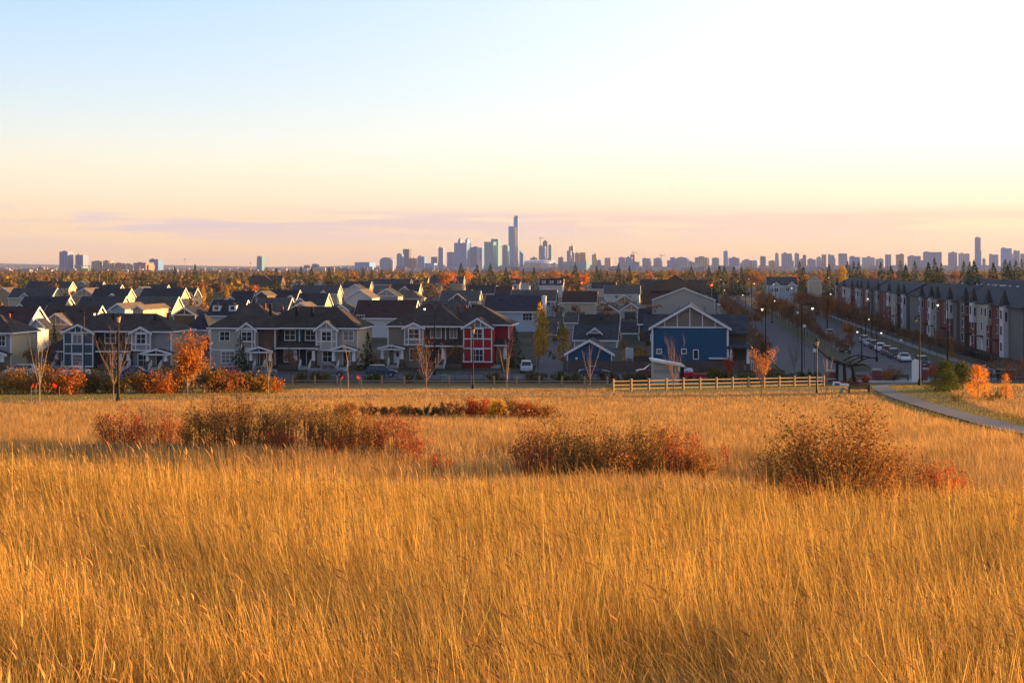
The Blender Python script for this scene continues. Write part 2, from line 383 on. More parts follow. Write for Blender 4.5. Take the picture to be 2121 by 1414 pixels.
def chev(mb, axis, a, b, c, half, z0, rise, th, ov, lift=.012):
    """roof slab pair: axis is the ridge direction, a..b its extent, c the ridge line's cross position"""
    s = rise/half; zl = z0-ov*s+lift; zp = z0+rise+lift
    poly = [(c-half-ov, zl), (c, zp), (c+half+ov, zl), (c+half+ov, zl+th), (c, zp+th), (c-half-ov, zl+th)]
    mb.prism(poly, axis, a, b)
def hipm(mb, x0, x1, y0, y1, z0, rise, ov, th=.22, run=None):
    h = (y1-y0)/2; run = h if run is None else run
    X0, X1, Y0, Y1 = x0-ov, x1+ov, y0-ov, y1+ov; yc = (y0+y1)/2
    b = [(X0, Y0, z0), (X1, Y0, z0), (X1, Y1, z0), (X0, Y1, z0)]; tt = [(p[0], p[1], z0+th) for p in b]
    if (x1-x0) > 2*run: r = [(x0+run, yc, z0+rise), (x1-run, yc, z0+rise)]
    else: r = [((x0+x1)/2-.05, yc, z0+rise), ((x0+x1)/2+.05, yc, z0+rise)]
    mb.add(b+tt+r, [(3, 2, 1, 0), (0, 1, 5, 4), (1, 2, 6, 5), (2, 3, 7, 6), (3, 0, 4, 7), (4, 5, 9, 8), (6, 7, 8, 9), (5, 6, 9), (7, 4, 8)])
WCOUNT = [0]
def window(root, x, z, w, h, y=0.0, nx=2, nz=2, face='f', frame=None, glass=None, side=None):
    """framed window on the front (face f, at depth y) or on a side wall (face r/l at x=side, x runs along y)"""
    fr, gl = MB(), MB(); b = .13
    def bx(mb, a0, a1, c0, c1, o0, o1):
        if face == 'f': mb.box(a0, a1, y-o1, y-o0, c0, c1)
        elif face == 'r': mb.box(side+o0, side+o1, a0, a1, c0, c1)
        else: mb.box(side-o1, side-o0, a0, a1, c0, c1)
    x0, x1, z0, z1 = x-w/2, x+w/2, z, z+h
    bx(fr, x0-b, x1+b, z1, z1+b, .004, .10); bx(fr, x0-b, x1+b, z0-b, z0, .004, .12)
    bx(fr, x0-b, x0, z0, z1, .004, .10); bx(fr, x1, x1+b, z0, z1, .004, .10)
    for i in range(1, nx): bx(fr, x0+w*i/nx-.035, x0+w*i/nx+.035, z0, z1, .035, .08)
    for i in range(1, nz): bx(fr, x0, x1, z0+h*i/nz-.03, z0+h*i/nz+.03, .035, .075)
    bx(gl, x0, x1, z0, z1, .006, .03)
    WCOUNT[0] += 1
    if glass is None and WCOUNT[0]*7 % 10 < 3: glass = M_curt
    f = fr.build('window', frame or M_trim, root); gl.build('pane', glass or M_glass, f); return f
def gablet(root, xc, gw, z0, rise, yf, yend, roof, wall, studs=0, zb=None, ov=.35, trim=None, wallname='gable_wall'):
    """a cross gable facing front: ridge along y from the face at y=yf back to y=yend, eave z0; zb base of its wall"""
    tr = trim or M_trim
    r = MB(); chev(r, 'y', yf-ov, yend, xc, gw/2, z0, rise, .18, ov); r.build('gable_roof', ROOF[roof], root)
    zb = z0 if zb is None else zb
    w = MB(); w.prism([(xc-gw/2, zb), (xc+gw/2, zb), (xc+gw/2, z0), (xc, z0+rise), (xc-gw/2, z0)] if zb < z0 else [(xc-gw/2, z0), (xc+gw/2, z0), (xc, z0+rise)], 'y', yf, yend-.02)
    w.build(wallname, wall if not isinstance(wall, str) else WALL[wall], root)
    t = MB(); chev(t, 'y', yf-ov-.06, yf-ov-.003, xc, gw/2, z0-.16, rise, .36, ov+.05)
    t.box(xc-gw/2, xc+gw/2, yf-.06, yf-.003, z0-.11, z0+.09)
    for i in range(studs):
        u = (i+1)/(studs+1); x = xc-gw/2+gw*u; hh = rise*(1-abs(2*u-1))
        t.box(x-.07, x+.07, yf-.045, yf-.002, z0+.09, z0+hh-.02)
    t.build('trim', tr, root)

HOUSES = []
def house(name, label, x, y, w, d, eh, rise, axis, wall, roof, rz=RZ, ov=.4, gab=None, wins=(), studs=0, gface=None, trim=None, gablets=(), extra=None, group=None, dormers=(), side_w=(), z=None, vents=2, chimney=None, cat='house', zbase=None):
    """ origin: middle of the front wall at ground; x right, y back """
    t = thing(name, label, cat, (x, y, (g1(x, y) if z is None else z)-.05), rz, group); hw = w/2
    tr = trim or M_trim; wm, rm = WALL[wall], ROOF[roof]
    wb, rb, tb = MB(), MB(), MB()
    if axis == 'x':
        wb.prism([(0, 0), (d, 0), (d, eh), (d/2, eh+rise), (0, eh)], 'x', -hw, hw)
        chev(rb, 'x', -hw-ov, hw+ov, d/2, d/2, eh, rise, .2, ov)
        for sx in (-1, 1):
            a = sx*(hw+ov); chev(tb, 'x', min(a+sx*.003, a+sx*.06), max(a+sx*.003, a+sx*.06), d/2, d/2, eh-.16, rise, .38, ov+.03)
        s = rise/(d/2); tb.box(-hw-ov, hw+ov, -ov-.06, -ov-.003, eh-ov*s-.1, eh-ov*s+.2)
    elif axis == 'y':
        wb.prism([(-hw, 0), (hw, 0), (hw, eh), (0, eh+rise), (-hw, eh)], 'y', 0, d)
        chev(rb, 'y', -ov, d+ov, 0, hw, eh, rise, .2, ov)
        chev(tb, 'y', -ov-.06, -ov-.003, 0, hw, eh-.2, rise, .42, ov+.03)
        if studs: tb.box(-hw-.02, hw+.02, -.05, -.003, eh-.1, eh+.12)
        for i in range(studs):
            u = (i+1)/(studs+1); xx = -hw+w*u; hh = rise*(1-abs(2*u-1)); tb.box(xx-.07, xx+.07, -.045, -.002, eh+.12, eh+hh-.05)
        if gface:
            MB().prism([(-hw+.05, eh+.12), (hw-.05, eh+.12), (0, eh+rise-.1)], 'y', -.03, -.001).build('gable_panel', gface, t)
    else:
        wb.box(-hw, hw, 0, d, 0, eh); hipm(rb, -hw, hw, 0, d, eh+.01, rise, ov, run=d/2*.95)
        tb.box(-hw-ov-.03, hw+ov+.03, -ov-.05, -ov-.003, eh+.01, eh+.2); tb.box(hw+ov+.003, hw+ov+.05, -ov, d+ov, eh+.01, eh+.2)
    for sx in (-1, 1): tb.box(sx*hw-.09, sx*hw+.09, -.04, .04, 0, eh-.12)
    wb.build('wall', wm, t); r = rb.build('roof', rm, t); tb.build('trim', tr, t)
    rr = random.Random(label)
    if vents and axis != 'y':
        for _ in range(vents):
            vx = rr.uniform(-hw*.7, hw*.7); MB().box(vx-.18, vx+.18, d*.33-.18, d*.33+.18, eh+rise*.6, eh+rise*.66+.45).build('roof_vent', M_metalb, r)
    if chimney:
        cx, cy, cw, ch = chimney; MB().box(cx-cw/2, cx+cw/2, cy-cw/2, cy+cw/2, 0, ch).box(cx-cw/2-.08, cx+cw/2+.08, cy-cw/2-.08, cy+cw/2+.08, ch, ch+.2).build('chimney', M_trim, t)
    for g_ in gablets: gablet(t, **g_)
    for wd in wins: window(t, *wd[:4], **(wd[4] if len(wd) > 4 else {}))
    for sw in side_w: window(t, *sw[:4], face='r', side=hw)
    for (dx, dw) in dormers:
        zb = eh+rise*.28; yf = d/2*.28; b = MB(); b.box(dx-dw/2, dx+dw/2, yf-.35, d*.42, zb, zb+1.45); dm = b.build('dormer', tr, t)
        g = MB(); g.box(dx-dw*.25, dx+dw*.25, yf-.39, yf-.352, zb+.35, zb+1.2); g.build('pane', M_glass, dm)
        q = MB(); chev(q, 'y', yf-.5, d*.45, dx, dw/2, zb+1.45, .45, .1, .15); q.build('dormer_roof', rm, dm)
    if extra: extra(t)
    HOUSES.append((x, y)); return t

def far(pl, pr, py, axis, wall, roof, label, H=8.6, d=9.0, pitch=.78, **k):
    """a house whose ridge (axis x) or whole gable (axis y) spans photo columns pl..pr, its ridge seen at row py"""
    Yr = (CZ-H)*F/(py-HY); name = k.pop('name', 'house')
    if axis == 'y':
        Yf = Yr; w = (pr-pl)/F*Yf/.97-.8; x = ((pl+pr)/2-CX)/F*Yf; rise = pitch*w/2*.8 if 'rise' not in k else k.pop('rise')
        return house(name, label, x, Yf, w, d, H-rise, rise, 'y', wall, roof, z=g1(x, Yf), **k)
    xr = ((pl+pr)/2-CX)/F*Yr; w = (pr-pl)/F*Yr/.985-.8; rise = pitch*d/2
    x, y = xr-VV[0]*d/2, Yr-VV[1]*d/2
    return house(name, label, x, y, w, d, H-rise, rise, axis, wall, roof, z=g1(x, y), **k)

# ---- far rows, roofs seen over one another (rows from the back to the front)
G1 = 'dark roofed houses of the neighbourhood behind the front street'
def gb(xc, w, rise=1.6, z0=5.2, yf=-.3, wall='grey', studs=1, yend=3.2, roof='navy'):
    return dict(xc=xc, gw=w, z0=z0, rise=rise, yf=yf, yend=yend, roof=roof, wall=wall, studs=studs)
far(58, 112, 583, 'x', 'tan', 'navy', 'navy roofed house with tan gable, nearest the trees at far left', group=G1)
far(110, 152, 583.5, 'x', 'cream', 'slate', 'slate roofed house beside the trees, just right of the navy roofed one at far left', group=G1)
far(153, 184, 582, 'y', 'slate', 'grey', 'small grey blue gabled house in back row under the cylindrical towers', group=G1, studs=1)
far(186, 216, 584, 'x', 'cream', 'navy', 'small navy roofed house with bright cream gable under the brick slab towers', H=8.2, group=G1)
far(200, 254, 590, 'x', 'grey', 'navy', 'long navy roof left of the dark spruce clump in second row', group=G1)
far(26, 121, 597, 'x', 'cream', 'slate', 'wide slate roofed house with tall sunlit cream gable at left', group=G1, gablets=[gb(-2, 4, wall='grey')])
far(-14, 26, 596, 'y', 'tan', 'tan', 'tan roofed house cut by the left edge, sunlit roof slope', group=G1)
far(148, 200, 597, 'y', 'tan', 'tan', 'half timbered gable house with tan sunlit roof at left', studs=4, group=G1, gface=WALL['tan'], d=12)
far(196, 274, 598, 'x', 'cream', 'navy', 'navy roofed house with small white front gable at left, behind the two slate roofs', group=G1, gablets=[gb(1.5, 3.6, wall='lblue')])
far(276, 306, 594.5, 'y', 'cream', 'tan', 'narrow cream gabled house left of the big yellow lit gable', group=G1, studs=1)
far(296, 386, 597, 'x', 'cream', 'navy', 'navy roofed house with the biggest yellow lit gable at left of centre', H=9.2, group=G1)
far(378, 410, 597, 'x', 'navy', 'navy', 'dark blue gabled house with small white window beside the tall yellow aspens', group=G1, gablets=[gb(1, 5, 2.0, wall='navy', studs=0)])
far(48, 148, 615, 'x', 'cream', 'navy', 'long navy roofed house with sunlit gable in third row at left', group=G1, gablets=[gb(-5.5, 4.2, wall='grey')])
far(168, 264, 614, 'x', 'cream', 'slate', 'long slate roofed house with row of roof vents and bright pointed gable', group=G1, vents=4)
far(283, 372, 615, 'x', 'cream', 'grey', 'long grey roofed house with lit gable end behind small orange aspen', group=G1, vents=3)
far(440, 515, 622, 'x', 'white', 'navy', 'navy roofed house with two white dormers beside the golden aspens', group=G1, dormers=[(-2.4, 1.9), (1.8, 1.9)])
far(-10, 84, 636, 'x', 'white', 'maroon', 'maroon roofed house with broad white gable end at left edge', H=9, group=G1, gablets=[gb(6.5, 3.5, wall='white')])
far(96, 214, 634, 'x', 'cream', 'brown', 'brown roofed house with half timbered golden front gable behind the teal townhouse', H=8.8, group=G1,
    gablets=[dict(xc=-1.2, gw=6.4, z0=5.3, rise=2.1, yf=-1.5, yend=3, roof='tan', wall='tan', studs=5, zb=3.5)], wins=[(-5.8, 3.2, 1.0, 1.6)])
far(226, 262, 629, 'y', 'lblue', 'tan', 'pale blue gabled house with tan roof between the brown and slate roofs at left', group=G1, d=12)
far(272, 300, 633, 'y', 'cream', 'tan', 'narrow cream gable with long tan sunlit roof behind the left townhouses', group=G1, d=14)
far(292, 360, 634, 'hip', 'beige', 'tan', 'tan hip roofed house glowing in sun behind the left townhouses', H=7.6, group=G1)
far(356, 408, 637, 'y', 'brown', 'navy', 'brown shingled gable with white trim behind the left townhouse roof end', H=7.4, studs=1, group=G1)
far(392, 452, 648, 'hip', 'grey', 'navy', 'navy hip roofed house between the left and the middle townhouse blocks', H=7.3, group=G1, wins=[(-3, 2.9, .8, .9)])
far(300, 350, 590, 'x', 'grey', 'slate', 'slate roof almost hidden under the dark spruce clump', H=7.8, group=G1)
# centre left
far(520, 588, 571, 'x', 'brown', 'brown', 'large dark brown shingled house standing above the other roofs left of centre', H=11, d=11, group=G1, trim=M_dtrim, wins=[(-.5, 6.5, .9, 1.0)],
    gablets=[dict(xc=0, gw=15, z0=6.0, rise=5.0, yf=-.8, yend=6, roof='brown', wall='brown', studs=0, trim=M_dtrim)])
far(604, 626, 580.5, 'y', 'white', 'tan', 'small white gabled house with lit roof below the dark spruces', group=G1, H=8)
far(648, 676, 582.5, 'y', 'white', 'slate', 'small white gabled house, second from the brown shingled house', group=G1, H=8)
far(606, 706, 591, 'x', 'cream', 'slate', 'wide slate roofed house with bright triangular gable left of centre', group=G1, gablets=[gb(4.5, 2.6, 1.2, wall='cream')])
far(712, 770, 583.5, 'x', 'tan', 'navy', 'navy roofed house with brown lit gable under the pale blue office slab', group=G1)
far(712, 758, 589, 'y', 'white', 'slate', 'broad white trimmed grey gable left of the orange lit roof', group=G1, studs=0)
far(716, 772, 600, 'y', 'white', 'tan', 'white gabled house with orange sunlit roof slope left of centre', group=G1, d=12)
far(776, 852, 578, 'x', 'slate', 'slate', 'slate roofed house directly below the domed office block', H=9, group=G1)
far(482, 530, 603, 'x', 'grey', 'navy', 'navy roof right of the round golden aspens, second row', group=G1, gablets=[gb(-3, 4, wall='slate')])
far(528, 556, 603.5, 'y', 'brown', 'tan', 'brown gabled house with lit tan roof below the large brown house', group=G1, studs=0)
far(553, 622, 601, 'x', 'white', 'navy', 'navy roofed house with white side gable left of the wide slate roof', group=G1, gablets=[gb(4, 4, wall='white')])
far(534, 606, 617.5, 'x', 'cream', 'grey', 'grey roofed house with lit gable just above the middle townhouse ridge', group=G1)
far(620, 682, 608, 'x', 'cream', 'navy', 'navy roofed house with white front gable below the wide slate roof', group=G1, gablets=[gb(-3.2, 5.2, 2.0, wall='grey')])
far(596, 650, 627, 'y', 'cream', 'tan', 'low tan lit gable peeping over the middle townhouse ridge', H=7.4, group=G1)
far(741, 866, 622.5, 'x', 'white', 'maroon', 'long maroon roofed white house between middle and red townhouses', H=8.8, d=10, group=G1, vents=4, wins=[(-5.6, 3.4, 1.8, 2.0, dict(nx=3))])
far(688, 724, 632, 'y', 'white', 'slate', 'narrow white trimmed gable beside the maroon roof', H=7.8, group=G1)
far(776, 826, 598, 'y', 'grey', 'slate', 'grey gabled house with dark blue roof above the maroon roof', group=G1, studs=1)
far(806, 878, 600.5, 'hip', 'tan', 'tan', 'tan hip roofed house in second row above the maroon roof', H=7.4, group=G1)
far(812, 872, 588, 'x', 'tan', 'navy', 'navy roofed house with tan gable left of the tall slate roof', group=G1, gablets=[gb(0, 5.5, 2.2, wall='slate')])
far(849, 888, 576, 'x', 'tan', 'navy', 'dark roof under the slim concrete office tower', group=G1, H=9)
far(892, 962, 572, 'x', 'cream', 'slate', 'tallest slate roof beside the orange tree at centre', H=11, d=12, group=G1)
far(914, 996, 602, 'x', 'cream', 'grey', 'grey roofed house with brown white trimmed front gable behind the red townhouse', group=G1,
    gablets=[dict(xc=-.3, gw=8.6, z0=4.4, rise=3.2, yf=-1.2, yend=4, roof='grey', wall='brown', studs=2)])
far(875, 972, 624, 'x', 'brown', 'grey', 'grey roof just above the red townhouse ridge', H=7.8, group=G1)
far(969, 1029, 591, 'x', 'cream', 'navy', 'navy roofed house with sunlit white corner right of the orange tree', group=G1, gablets=[gb(-4, 3.5, wall='white')])
far(976, 1008, 577, 'x', 'brown', 'brown', 'small brown roof with lit slope behind the centre orange tree', H=8, group=G1)
far(1027, 1062, 593.5, 'x', 'brown', 'maroon', 'short maroon roofed house left of the grey green house', group=G1)
far(1042, 1078, 577.5, 'x', 'white', 'navy', 'white dormered house under the rounded tower in the back row', group=G1, dormers=[(-2.5, 1.6), (2.2, 1.6)])
far(1078, 1096, 586, 'y', 'white', 'navy', 'small white gable between the two dormered rows', H=7.4, group=G1)
far(1118, 1168, 577, 'x', 'white', 'navy', 'navy roofed row house with three white dormers under the arena', H=10.5, d=9, group=G1, dormers=[(-4.2, 1.9), (.2, 1.9), (4.4, 1.9)])
far(1096, 1124, 581, 'y', 'white', 'navy', 'white gabled house between the yellow aspens left of the three dormers', H=8.4, group=G1)
far(1060, 1154, 601, 'x', 'green', 'grey', 'grey green sided house with grey roof and sunlit corner, right of the navy roof', H=9, group=G1, wins=[(5.3, 3.7, 1.3, 1.4), (5.3, .9, 1.4, 1.7)])
far(1007, 1126, 612, 'x', 'lblue', 'navy', 'pale blue house with navy roof and tall white chimney beside aspen', H=9.4, d=10, group=G1, wins=[(4.0, 3.1, 2.4, 1.8, dict(nx=3))], chimney=(8.0, 3.2, 1.1, 9.2), name='house')
# centre right
far(1166, 1238, 603.5, 'x', 'cream', 'maroon', 'maroon roofed cream house right of the three dormers', group=G1)
far(1156, 1218, 611, 'y', 'cream', 'tan', 'cream gabled double garage with brick panels right of the aspen', name='garage', H=6.2, d=8, cat='garage', group=G1, studs=1, gface=mat('pink_shingle', (.36, .20, .15), .8),
    extra=lambda t: MB().box(1.0, 3.8, -.05, -.002, 0, 2.2).build('garage_door', M_garage, t))
far(1216, 1252, 580.5, 'y', 'white', 'navy', 'white gabled house left of the row of golden aspens', H=8.4, group=G1, wins=[(0, 4, 1.2, 1.4)])
far(1226, 1276, 584.5, 'x', 'cream', 'navy', 'navy roof left of the row of golden aspens', H=8.4, group=G1)
far(1252, 1326, 591, 'x', 'white', 'grey', 'white house with broad grey roof left of the large brown one', group=G1, H=9.2, wins=[(-2.2, 3.9, 1.1, 1.2), (3.6, 3.9, 1.1, 1.2)])
far(1262, 1326, 611, 'y', 'grey', 'grey', 'half timbered gable garage in front of the white house', name='garage', H=5.9, d=8, cat='garage', studs=3, gface=WALL['tan'], group=G1)
far(1214, 1284, 624.5, 'y', 'slate', 'slate', 'slate blue garage with timbered tan gable and white trim', name='garage', H=5.2, d=8, cat='garage', studs=1, gface=WALL['tan'], group=G1)
far(1283, 1332, 628, 'y', 'beige', 'grey', 'beige garage with open dark doorway and timbered gable', name='garage', H=5.0, d=7.5, cat='garage', studs=3, gface=WALL['tan'], group=G1,
    extra=lambda t: MB().box(-2.2, 1.4, -.05, -.002, 0, 2.2).build('garage_door', M_garage, t))
far(1327, 1462, 580, 'x', 'brown', 'brown', 'very large dark brown hall roof with brown shingled gable', H=11, d=14, pitch=.9, trim=M_dtrim, group=G1,
    gablets=[dict(xc=1.2, gw=22, z0=6.5, rise=6.9, yf=-1.2, yend=7, roof='brown', wall='brown', studs=0, trim=M_dtrim)])
far(1352, 1480, 597, 'y', 'beige', 'grey', 'beige gable house with plain wall standing behind the blue house', H=9.6, d=13, group=G1, rise=4.0)
far(1456, 1488, 613, 'x', 'cream', 'navy', 'small cream house end right of the plain beige gable', H=6.5, d=6, group=G1)
far(1200, 1284, 652, 'x', 'grey', 'brown', 'low brown roofed garage row with small white gablet behind blue garage', name='garage', H=5.2, d=8, cat='garage', group=G1, vents=2)
far(1190, 1282, 674, 'x', 'grey', 'slate', 'low slate roofed garage directly behind the blue garage', name='garage', H=4.6, d=7, cat='garage', group=G1, vents=0,
    gablets=[dict(xc=-.2, gw=2.6, z0=3.2, rise=1.0, yf=.4, yend=4, roof='slate', wall='beige', studs=0)])
far(1286, 1326, 667, 'x', 'slate', 'slate', 'low slate blue carport roof left of the bright blue house', name='carport', H=3.6, d=6, cat='carport', group=G1, vents=0)
far(1130, 1156, 668, 'x', 'grey', 'grey', 'low grey garage with deck wall beside the tall aspen', name='garage', H=4.2, d=6, cat='garage', group=G1, vents=0)
far(1322, 1352, 640, 'x', 'dark', 'navy', 'dark walled house end squeezed left of the bright blue house', H=7.2, d=8, group=G1, vents=1)
far(1170, 1212, 648, 'x', 'beige', 'grey', 'small grey roofed garage between the lane and the brown garage row', name='garage', H=4.4, d=6, cat='garage', group=G1, vents=0)
# right: houses beyond the avenue
far(1588, 1650, 574, 'x', 'lblue', 'slate', 'pale blue craftsman house with slate roof at the end of the avenue', H=12, d=10, group=G1,
    gablets=[dict(xc=-3.0, gw=6.0, z0=7.2, rise=2.4, yf=-2, yend=4, roof='slate', wall='lblue', studs=4, zb=0), dict(xc=4.6, gw=3.6, z0=8.2, rise=1.7, yf=-.6, yend=4, roof='slate', wall='lblue', studs=1)], wins=[(-3, 5.0, 1.8, 1.6, dict(y=-2.0)), (-4.9, 5.0, .8, 1.5, dict(y=-2.0, nx=1)), (-1.1, 5.0, .8, 1.5, dict(y=-2.0, nx=1)), (2.6, 5.4, 1.6, 1.4)])
far(1674, 1702, 573, 'y', 'cream', 'brown', 'cream gabled house partly behind two golden columnar aspens', H=11.5, group=G1, studs=3)
far(1758, 1812, 571, 'x', 'dark', 'navy', 'dark hip shaped roof beyond the brick townhouse row', H=9.5, group=G1)
far(1818, 1864, 563, 'x', 'dark', 'navy', 'flat looking long navy roof among the spruces at right', H=11, group=G1)
far(1898, 1916, 573, 'y', 'cream', 'navy', 'small cream gable behind the townhouse row, left of the pair', H=8.6, group=G1)
far(1922, 1948, 571, 'y', 'cream', 'navy', 'wider cream gable with pale trim behind the townhouse roofs', H=8.6, group=G1)
far(1966, 2034, 569, 'x', 'grey', 'slate', 'long slate roof behind the townhouses below the lone tower', H=10, group=G1)
far(2040, 2140, 566, 'x', 'grey', 'slate', 'slate roof at the right edge under the spruces', H=11, group=G1)

# ------------------------------------------------------------------ front townhouse blocks
def block(name, label, px0, Yc, zx0, zy0, ppm, secs, roofs, rz=RZ):
    """coordinates below are measured off an enlargement: sx -> x, sy -> z; local origin at column zx0 and ground row zy0"""
    x0 = (px0-CX)/F*Yc; t = thing(name, label, 'townhouses', (x0, Yc, g1(x0, Yc)-.05), rz)
    k = 1/(ppm*(math.cos(TH)+x0/Yc*math.sin(TH)))
    X = lambda s: (s-zx0)*k
    Z = lambda s: (zy0-s)/ppm
    for (a, b, top, y, dep, m) in secs:
        MB().box(X(a), X(b), y, dep, 0, Z(top)).build('wall', WALL[m], t)
    for r in roofs:
        mb = MB(); hipm(mb, X(r['a']), X(r['b']), r['y0'], r['y1'], Z(r['z']), r['rise'], r.get('ov', .45), run=r.get('run')); ro = mb.build('roof', ROOF[r['m']], t)
        for vx, vy in r.get('vents', ()): MB().box(X(vx)-.2, X(vx)+.2, r['y0']+vy-.2, r['y0']+vy+.2, Z(r['z'])+.5, Z(r['z'])+r['rise']*.9+.35).build('roof_vent', M_brick if vy > 4 else M_metalb, ro)
        o_ = r.get('ov', .45); MB().box(X(r['a'])-o_-.05, X(r['b'])+o_+.05, r['y0']-o_-.07, r['y0']-o_-.003, Z(r['z'])-.03, Z(r['z'])+.2).box(X(r['b'])+o_+.003, X(r['b'])+o_+.07, r['y0']-o_, r['y1']+o_, Z(r['z'])-.03, Z(r['z'])+.2).build('trim', M_trim, t)
    return t, X, Z
def corner(t, X, Z, a, top, y, bot=None):
    MB().box(X(a)-.1, X(a)+.1, y-.05, y-.003, 0 if bot is None else Z(bot), Z(top)).build('trim', M_trim, t)
def winx(t, X, Z, a, b, top, bot, y, nx=2, nz=2, glass=None):
    window(t, (X(a)+X(b))/2, Z(bot), X(b)-X(a), Z(top)-Z(bot), y=y, nx=nx, nz=nz, glass=glass)
def bay(t, X, Z, a, b, peak, eave, bot, y, wall, roof, gwall='stone', cols=(), rows=(), studs=3, yend=3.0, rise=None):
    """projecting gabled bay with a lattice of white trim boards"""
    xa, xb = X(a), X(b); z0 = Z(eave); zb = Z(bot)
    gablet(t, (xa+xb)/2, xb-xa, z0, Z(peak)-z0-.1, y, yend, roof, wall, studs=studs, zb=zb, wallname='bay')
    tr = MB(); tr.box(xa-.06, xa+.12, y-.05, y-.004, zb, z0-.12); tr.box(xb-.12, xb+.06, y-.05, y-.004, zb, z0-.12)
    for c in cols: tr.box(X(c)-.07, X(c)+.07, y-.045, y-.003, zb, z0-.12)
    for r in rows: tr.box(xa+.12, xb-.12, y-.055, y-.005, Z(r)-.09, Z(r)+.09)
    tr.box(xa-.1, xb+.1, y-.09, y-.006, zb-.1, zb+.1)
    tr.build('trim', M_trim, t)
def porch(t, X, Z, a, b, peak, eave, y0, depth, roof, cols, rail=True, door=None, step=None, fl=.75, white=True):
    """gabled entrance porch: roof, two tapered columns on stone piers, floor, steps, rails and a door"""
    xa, xb = X(a), X(b); z0 = Z(eave)
    p = MB(); p.box(xa+.2, xb-.2, y0-depth, y0-.01, 0, fl); pf = p.build('porch', M_stone, t)
    r = MB()
    if peak is not None:
        chev(r, 'y', y0-depth-.3, y0-.01, (xa+xb)/2, (xb-xa)/2-.25, z0, Z(peak)-z0-.2, .14, .25)
        tr = MB(); chev(tr, 'y', y0-depth-.36, y0-depth-.303, (xa+xb)/2, (xb-xa)/2-.25, z0-.12, Z(peak)-z0-.2, .3, .3)
        tr.box(xa+.25, xb-.25, y0-depth-.2, y0-depth-.02, z0-.28, z0-.02)
        tr.box((xa+xb)/2-.05, (xa+xb)/2+.05, y0-depth-.25, y0-depth-.1, z0-.02, Z(peak)-.35)
    else:
        r.add([(xa, y0-depth-.3, z0), (xb, y0-depth-.3, z0), (xb, y0-.01, z0+.9), (xa, y0-.01, z0+.9), (xa, y0-depth-.3, z0+.15), (xb, y0-depth-.3, z0+.15), (xb, y0-.01, z0+1.05), (xa, y0-.01, z0+1.05)],
              [(3, 2, 1, 0), (4, 5, 6, 7), (0, 1, 5, 4), (1, 2, 6, 5), (2, 3, 7, 6), (3, 0, 4, 7)])
        tr = MB(); tr.box(xa-.02, xb+.02, y0-depth-.36, y0-depth-.303, z0-.06, z0+.14)
    pr = r.build('porch_roof', ROOF[roof], t); tr.build('trim', M_trim, pr)
    for c in cols:
        cx = X(c); yy = y0-depth+.25
        MB().prism([(cx-.17, z0-.28), (cx+.17, z0-.28), (cx+.27, 1.5), (cx-.27, 1.5)][::-1], 'y', yy-.2, yy+.2).build('porch_column', M_trim, pf)
        MB().box(cx-.36, cx+.36, yy-.34, yy+.36, -.1, 1.5).build('pier', M_stone, pf)
    if step is not None:
        s = MB(); sxx = X(step)
        for i in range(4): s.box(sxx-.75, sxx+.75, y0-depth-.3*(i+1), y0-depth-.3*i-.003, -.1, fl*(1-(i+1)/5))
        s.build('steps', M_conc, pf)
        if rail:
            for sg in (-1, 1):
                q = MB(); xx = sxx+sg*.82
                q.box(xx-.05, xx+.05, y0-depth-1.25, y0-depth-1.13, 0, 1.05); q.box(xx-.05, xx+.05, y0-depth-.12, y0-depth, fl, fl+1.0)
                q.tube((xx, y0-depth-1.2, 1.0), (xx, y0-depth-.06, fl+.95), .05, n=4)
                for j in range(5): q.box(xx-.02, xx+.02, y0-depth-1.05+j*.2, y0-depth-1.01+j*.2, .2+j*.12, 1.0+j*.13)
                q.build('railing', M_trim, pf)
    if door:
        a_, b_, top, m = door; xa_, xb_ = X(a_), X(b_)
        d = MB().box(xa_, xb_, y0-.07, y0-.012, fl, Z(top)).build('door', m, t)
        MB().box((xa_+xb_)/2-.2, (xa_+xb_)/2+.2, y0-.085, y0-.071, fl+1.1, fl+1.8).build('pane', M_glass, d)
        MB().box(xa_-.14, xa_-.003, y0-.09, y0-.012, fl, Z(top)).box(xb_+.003, xb_+.14, y0-.09, y0-.012, fl, Z(top)).box(xa_-.14, xb_+.14, y0-.09, y0-.012, Z(top)+.003, Z(top)+.14).build('door_frame', M_trim, d)

# block with the teal bay
t, X, Z = block('townhouse_block', 'townhouse block with teal bay on its left and beige end wall, behind the orange hedge', 0+560/4.16, 217, 560, 1015, 52.5,
    [(556, 815, 700, 0, 8.5, 'teal'), (815, 1135, 700, .9, 8.7, 'dark'), (1135, 1458, 700, .2, 8.9, 'grey')],
    [dict(a=540, b=1458, y0=.2, y1=9.2, z=697, rise=2.9, m='brown', vents=((900, 3), (1270, 2.6), (1330, 5)))])
MB().box(X(1458), X(1458)+.02, .2, 8.9, 0, Z(700)-.02).build('side_wall', WALL['beige'], t)
bay(t, X, Z, 562, 812, 632, 702, 990, -.5, 'teal', 'brown', cols=(630, 725), rows=(800, 880), studs=4, yend=3.4)
winx(t, X, Z, 642, 714, 720, 795, -.5, 2, 1, M_curt); winx(t, X, Z, 640, 720, 892, 980, -.5, 1, 3)
bay(t, X, Z, 1138, 1296, 650, 700, 850, -.45, 'grey', 'brown', cols=(1172, 1262), rows=(798,), studs=3, yend=3)
winx(t, X, Z, 1180, 1254, 712, 790, -.45, 2, 2); winx(t, X, Z, 1182, 1266, 885, 985, .2, 2, 2)
winx(t, X, Z, 884, 970, 708, 792, .9, 2, 2); winx(t, X, Z, 1062, 1128, 708, 790, .9, 2, 2); winx(t, X, Z, 930, 990, 890, 970, .9, 2, 2)
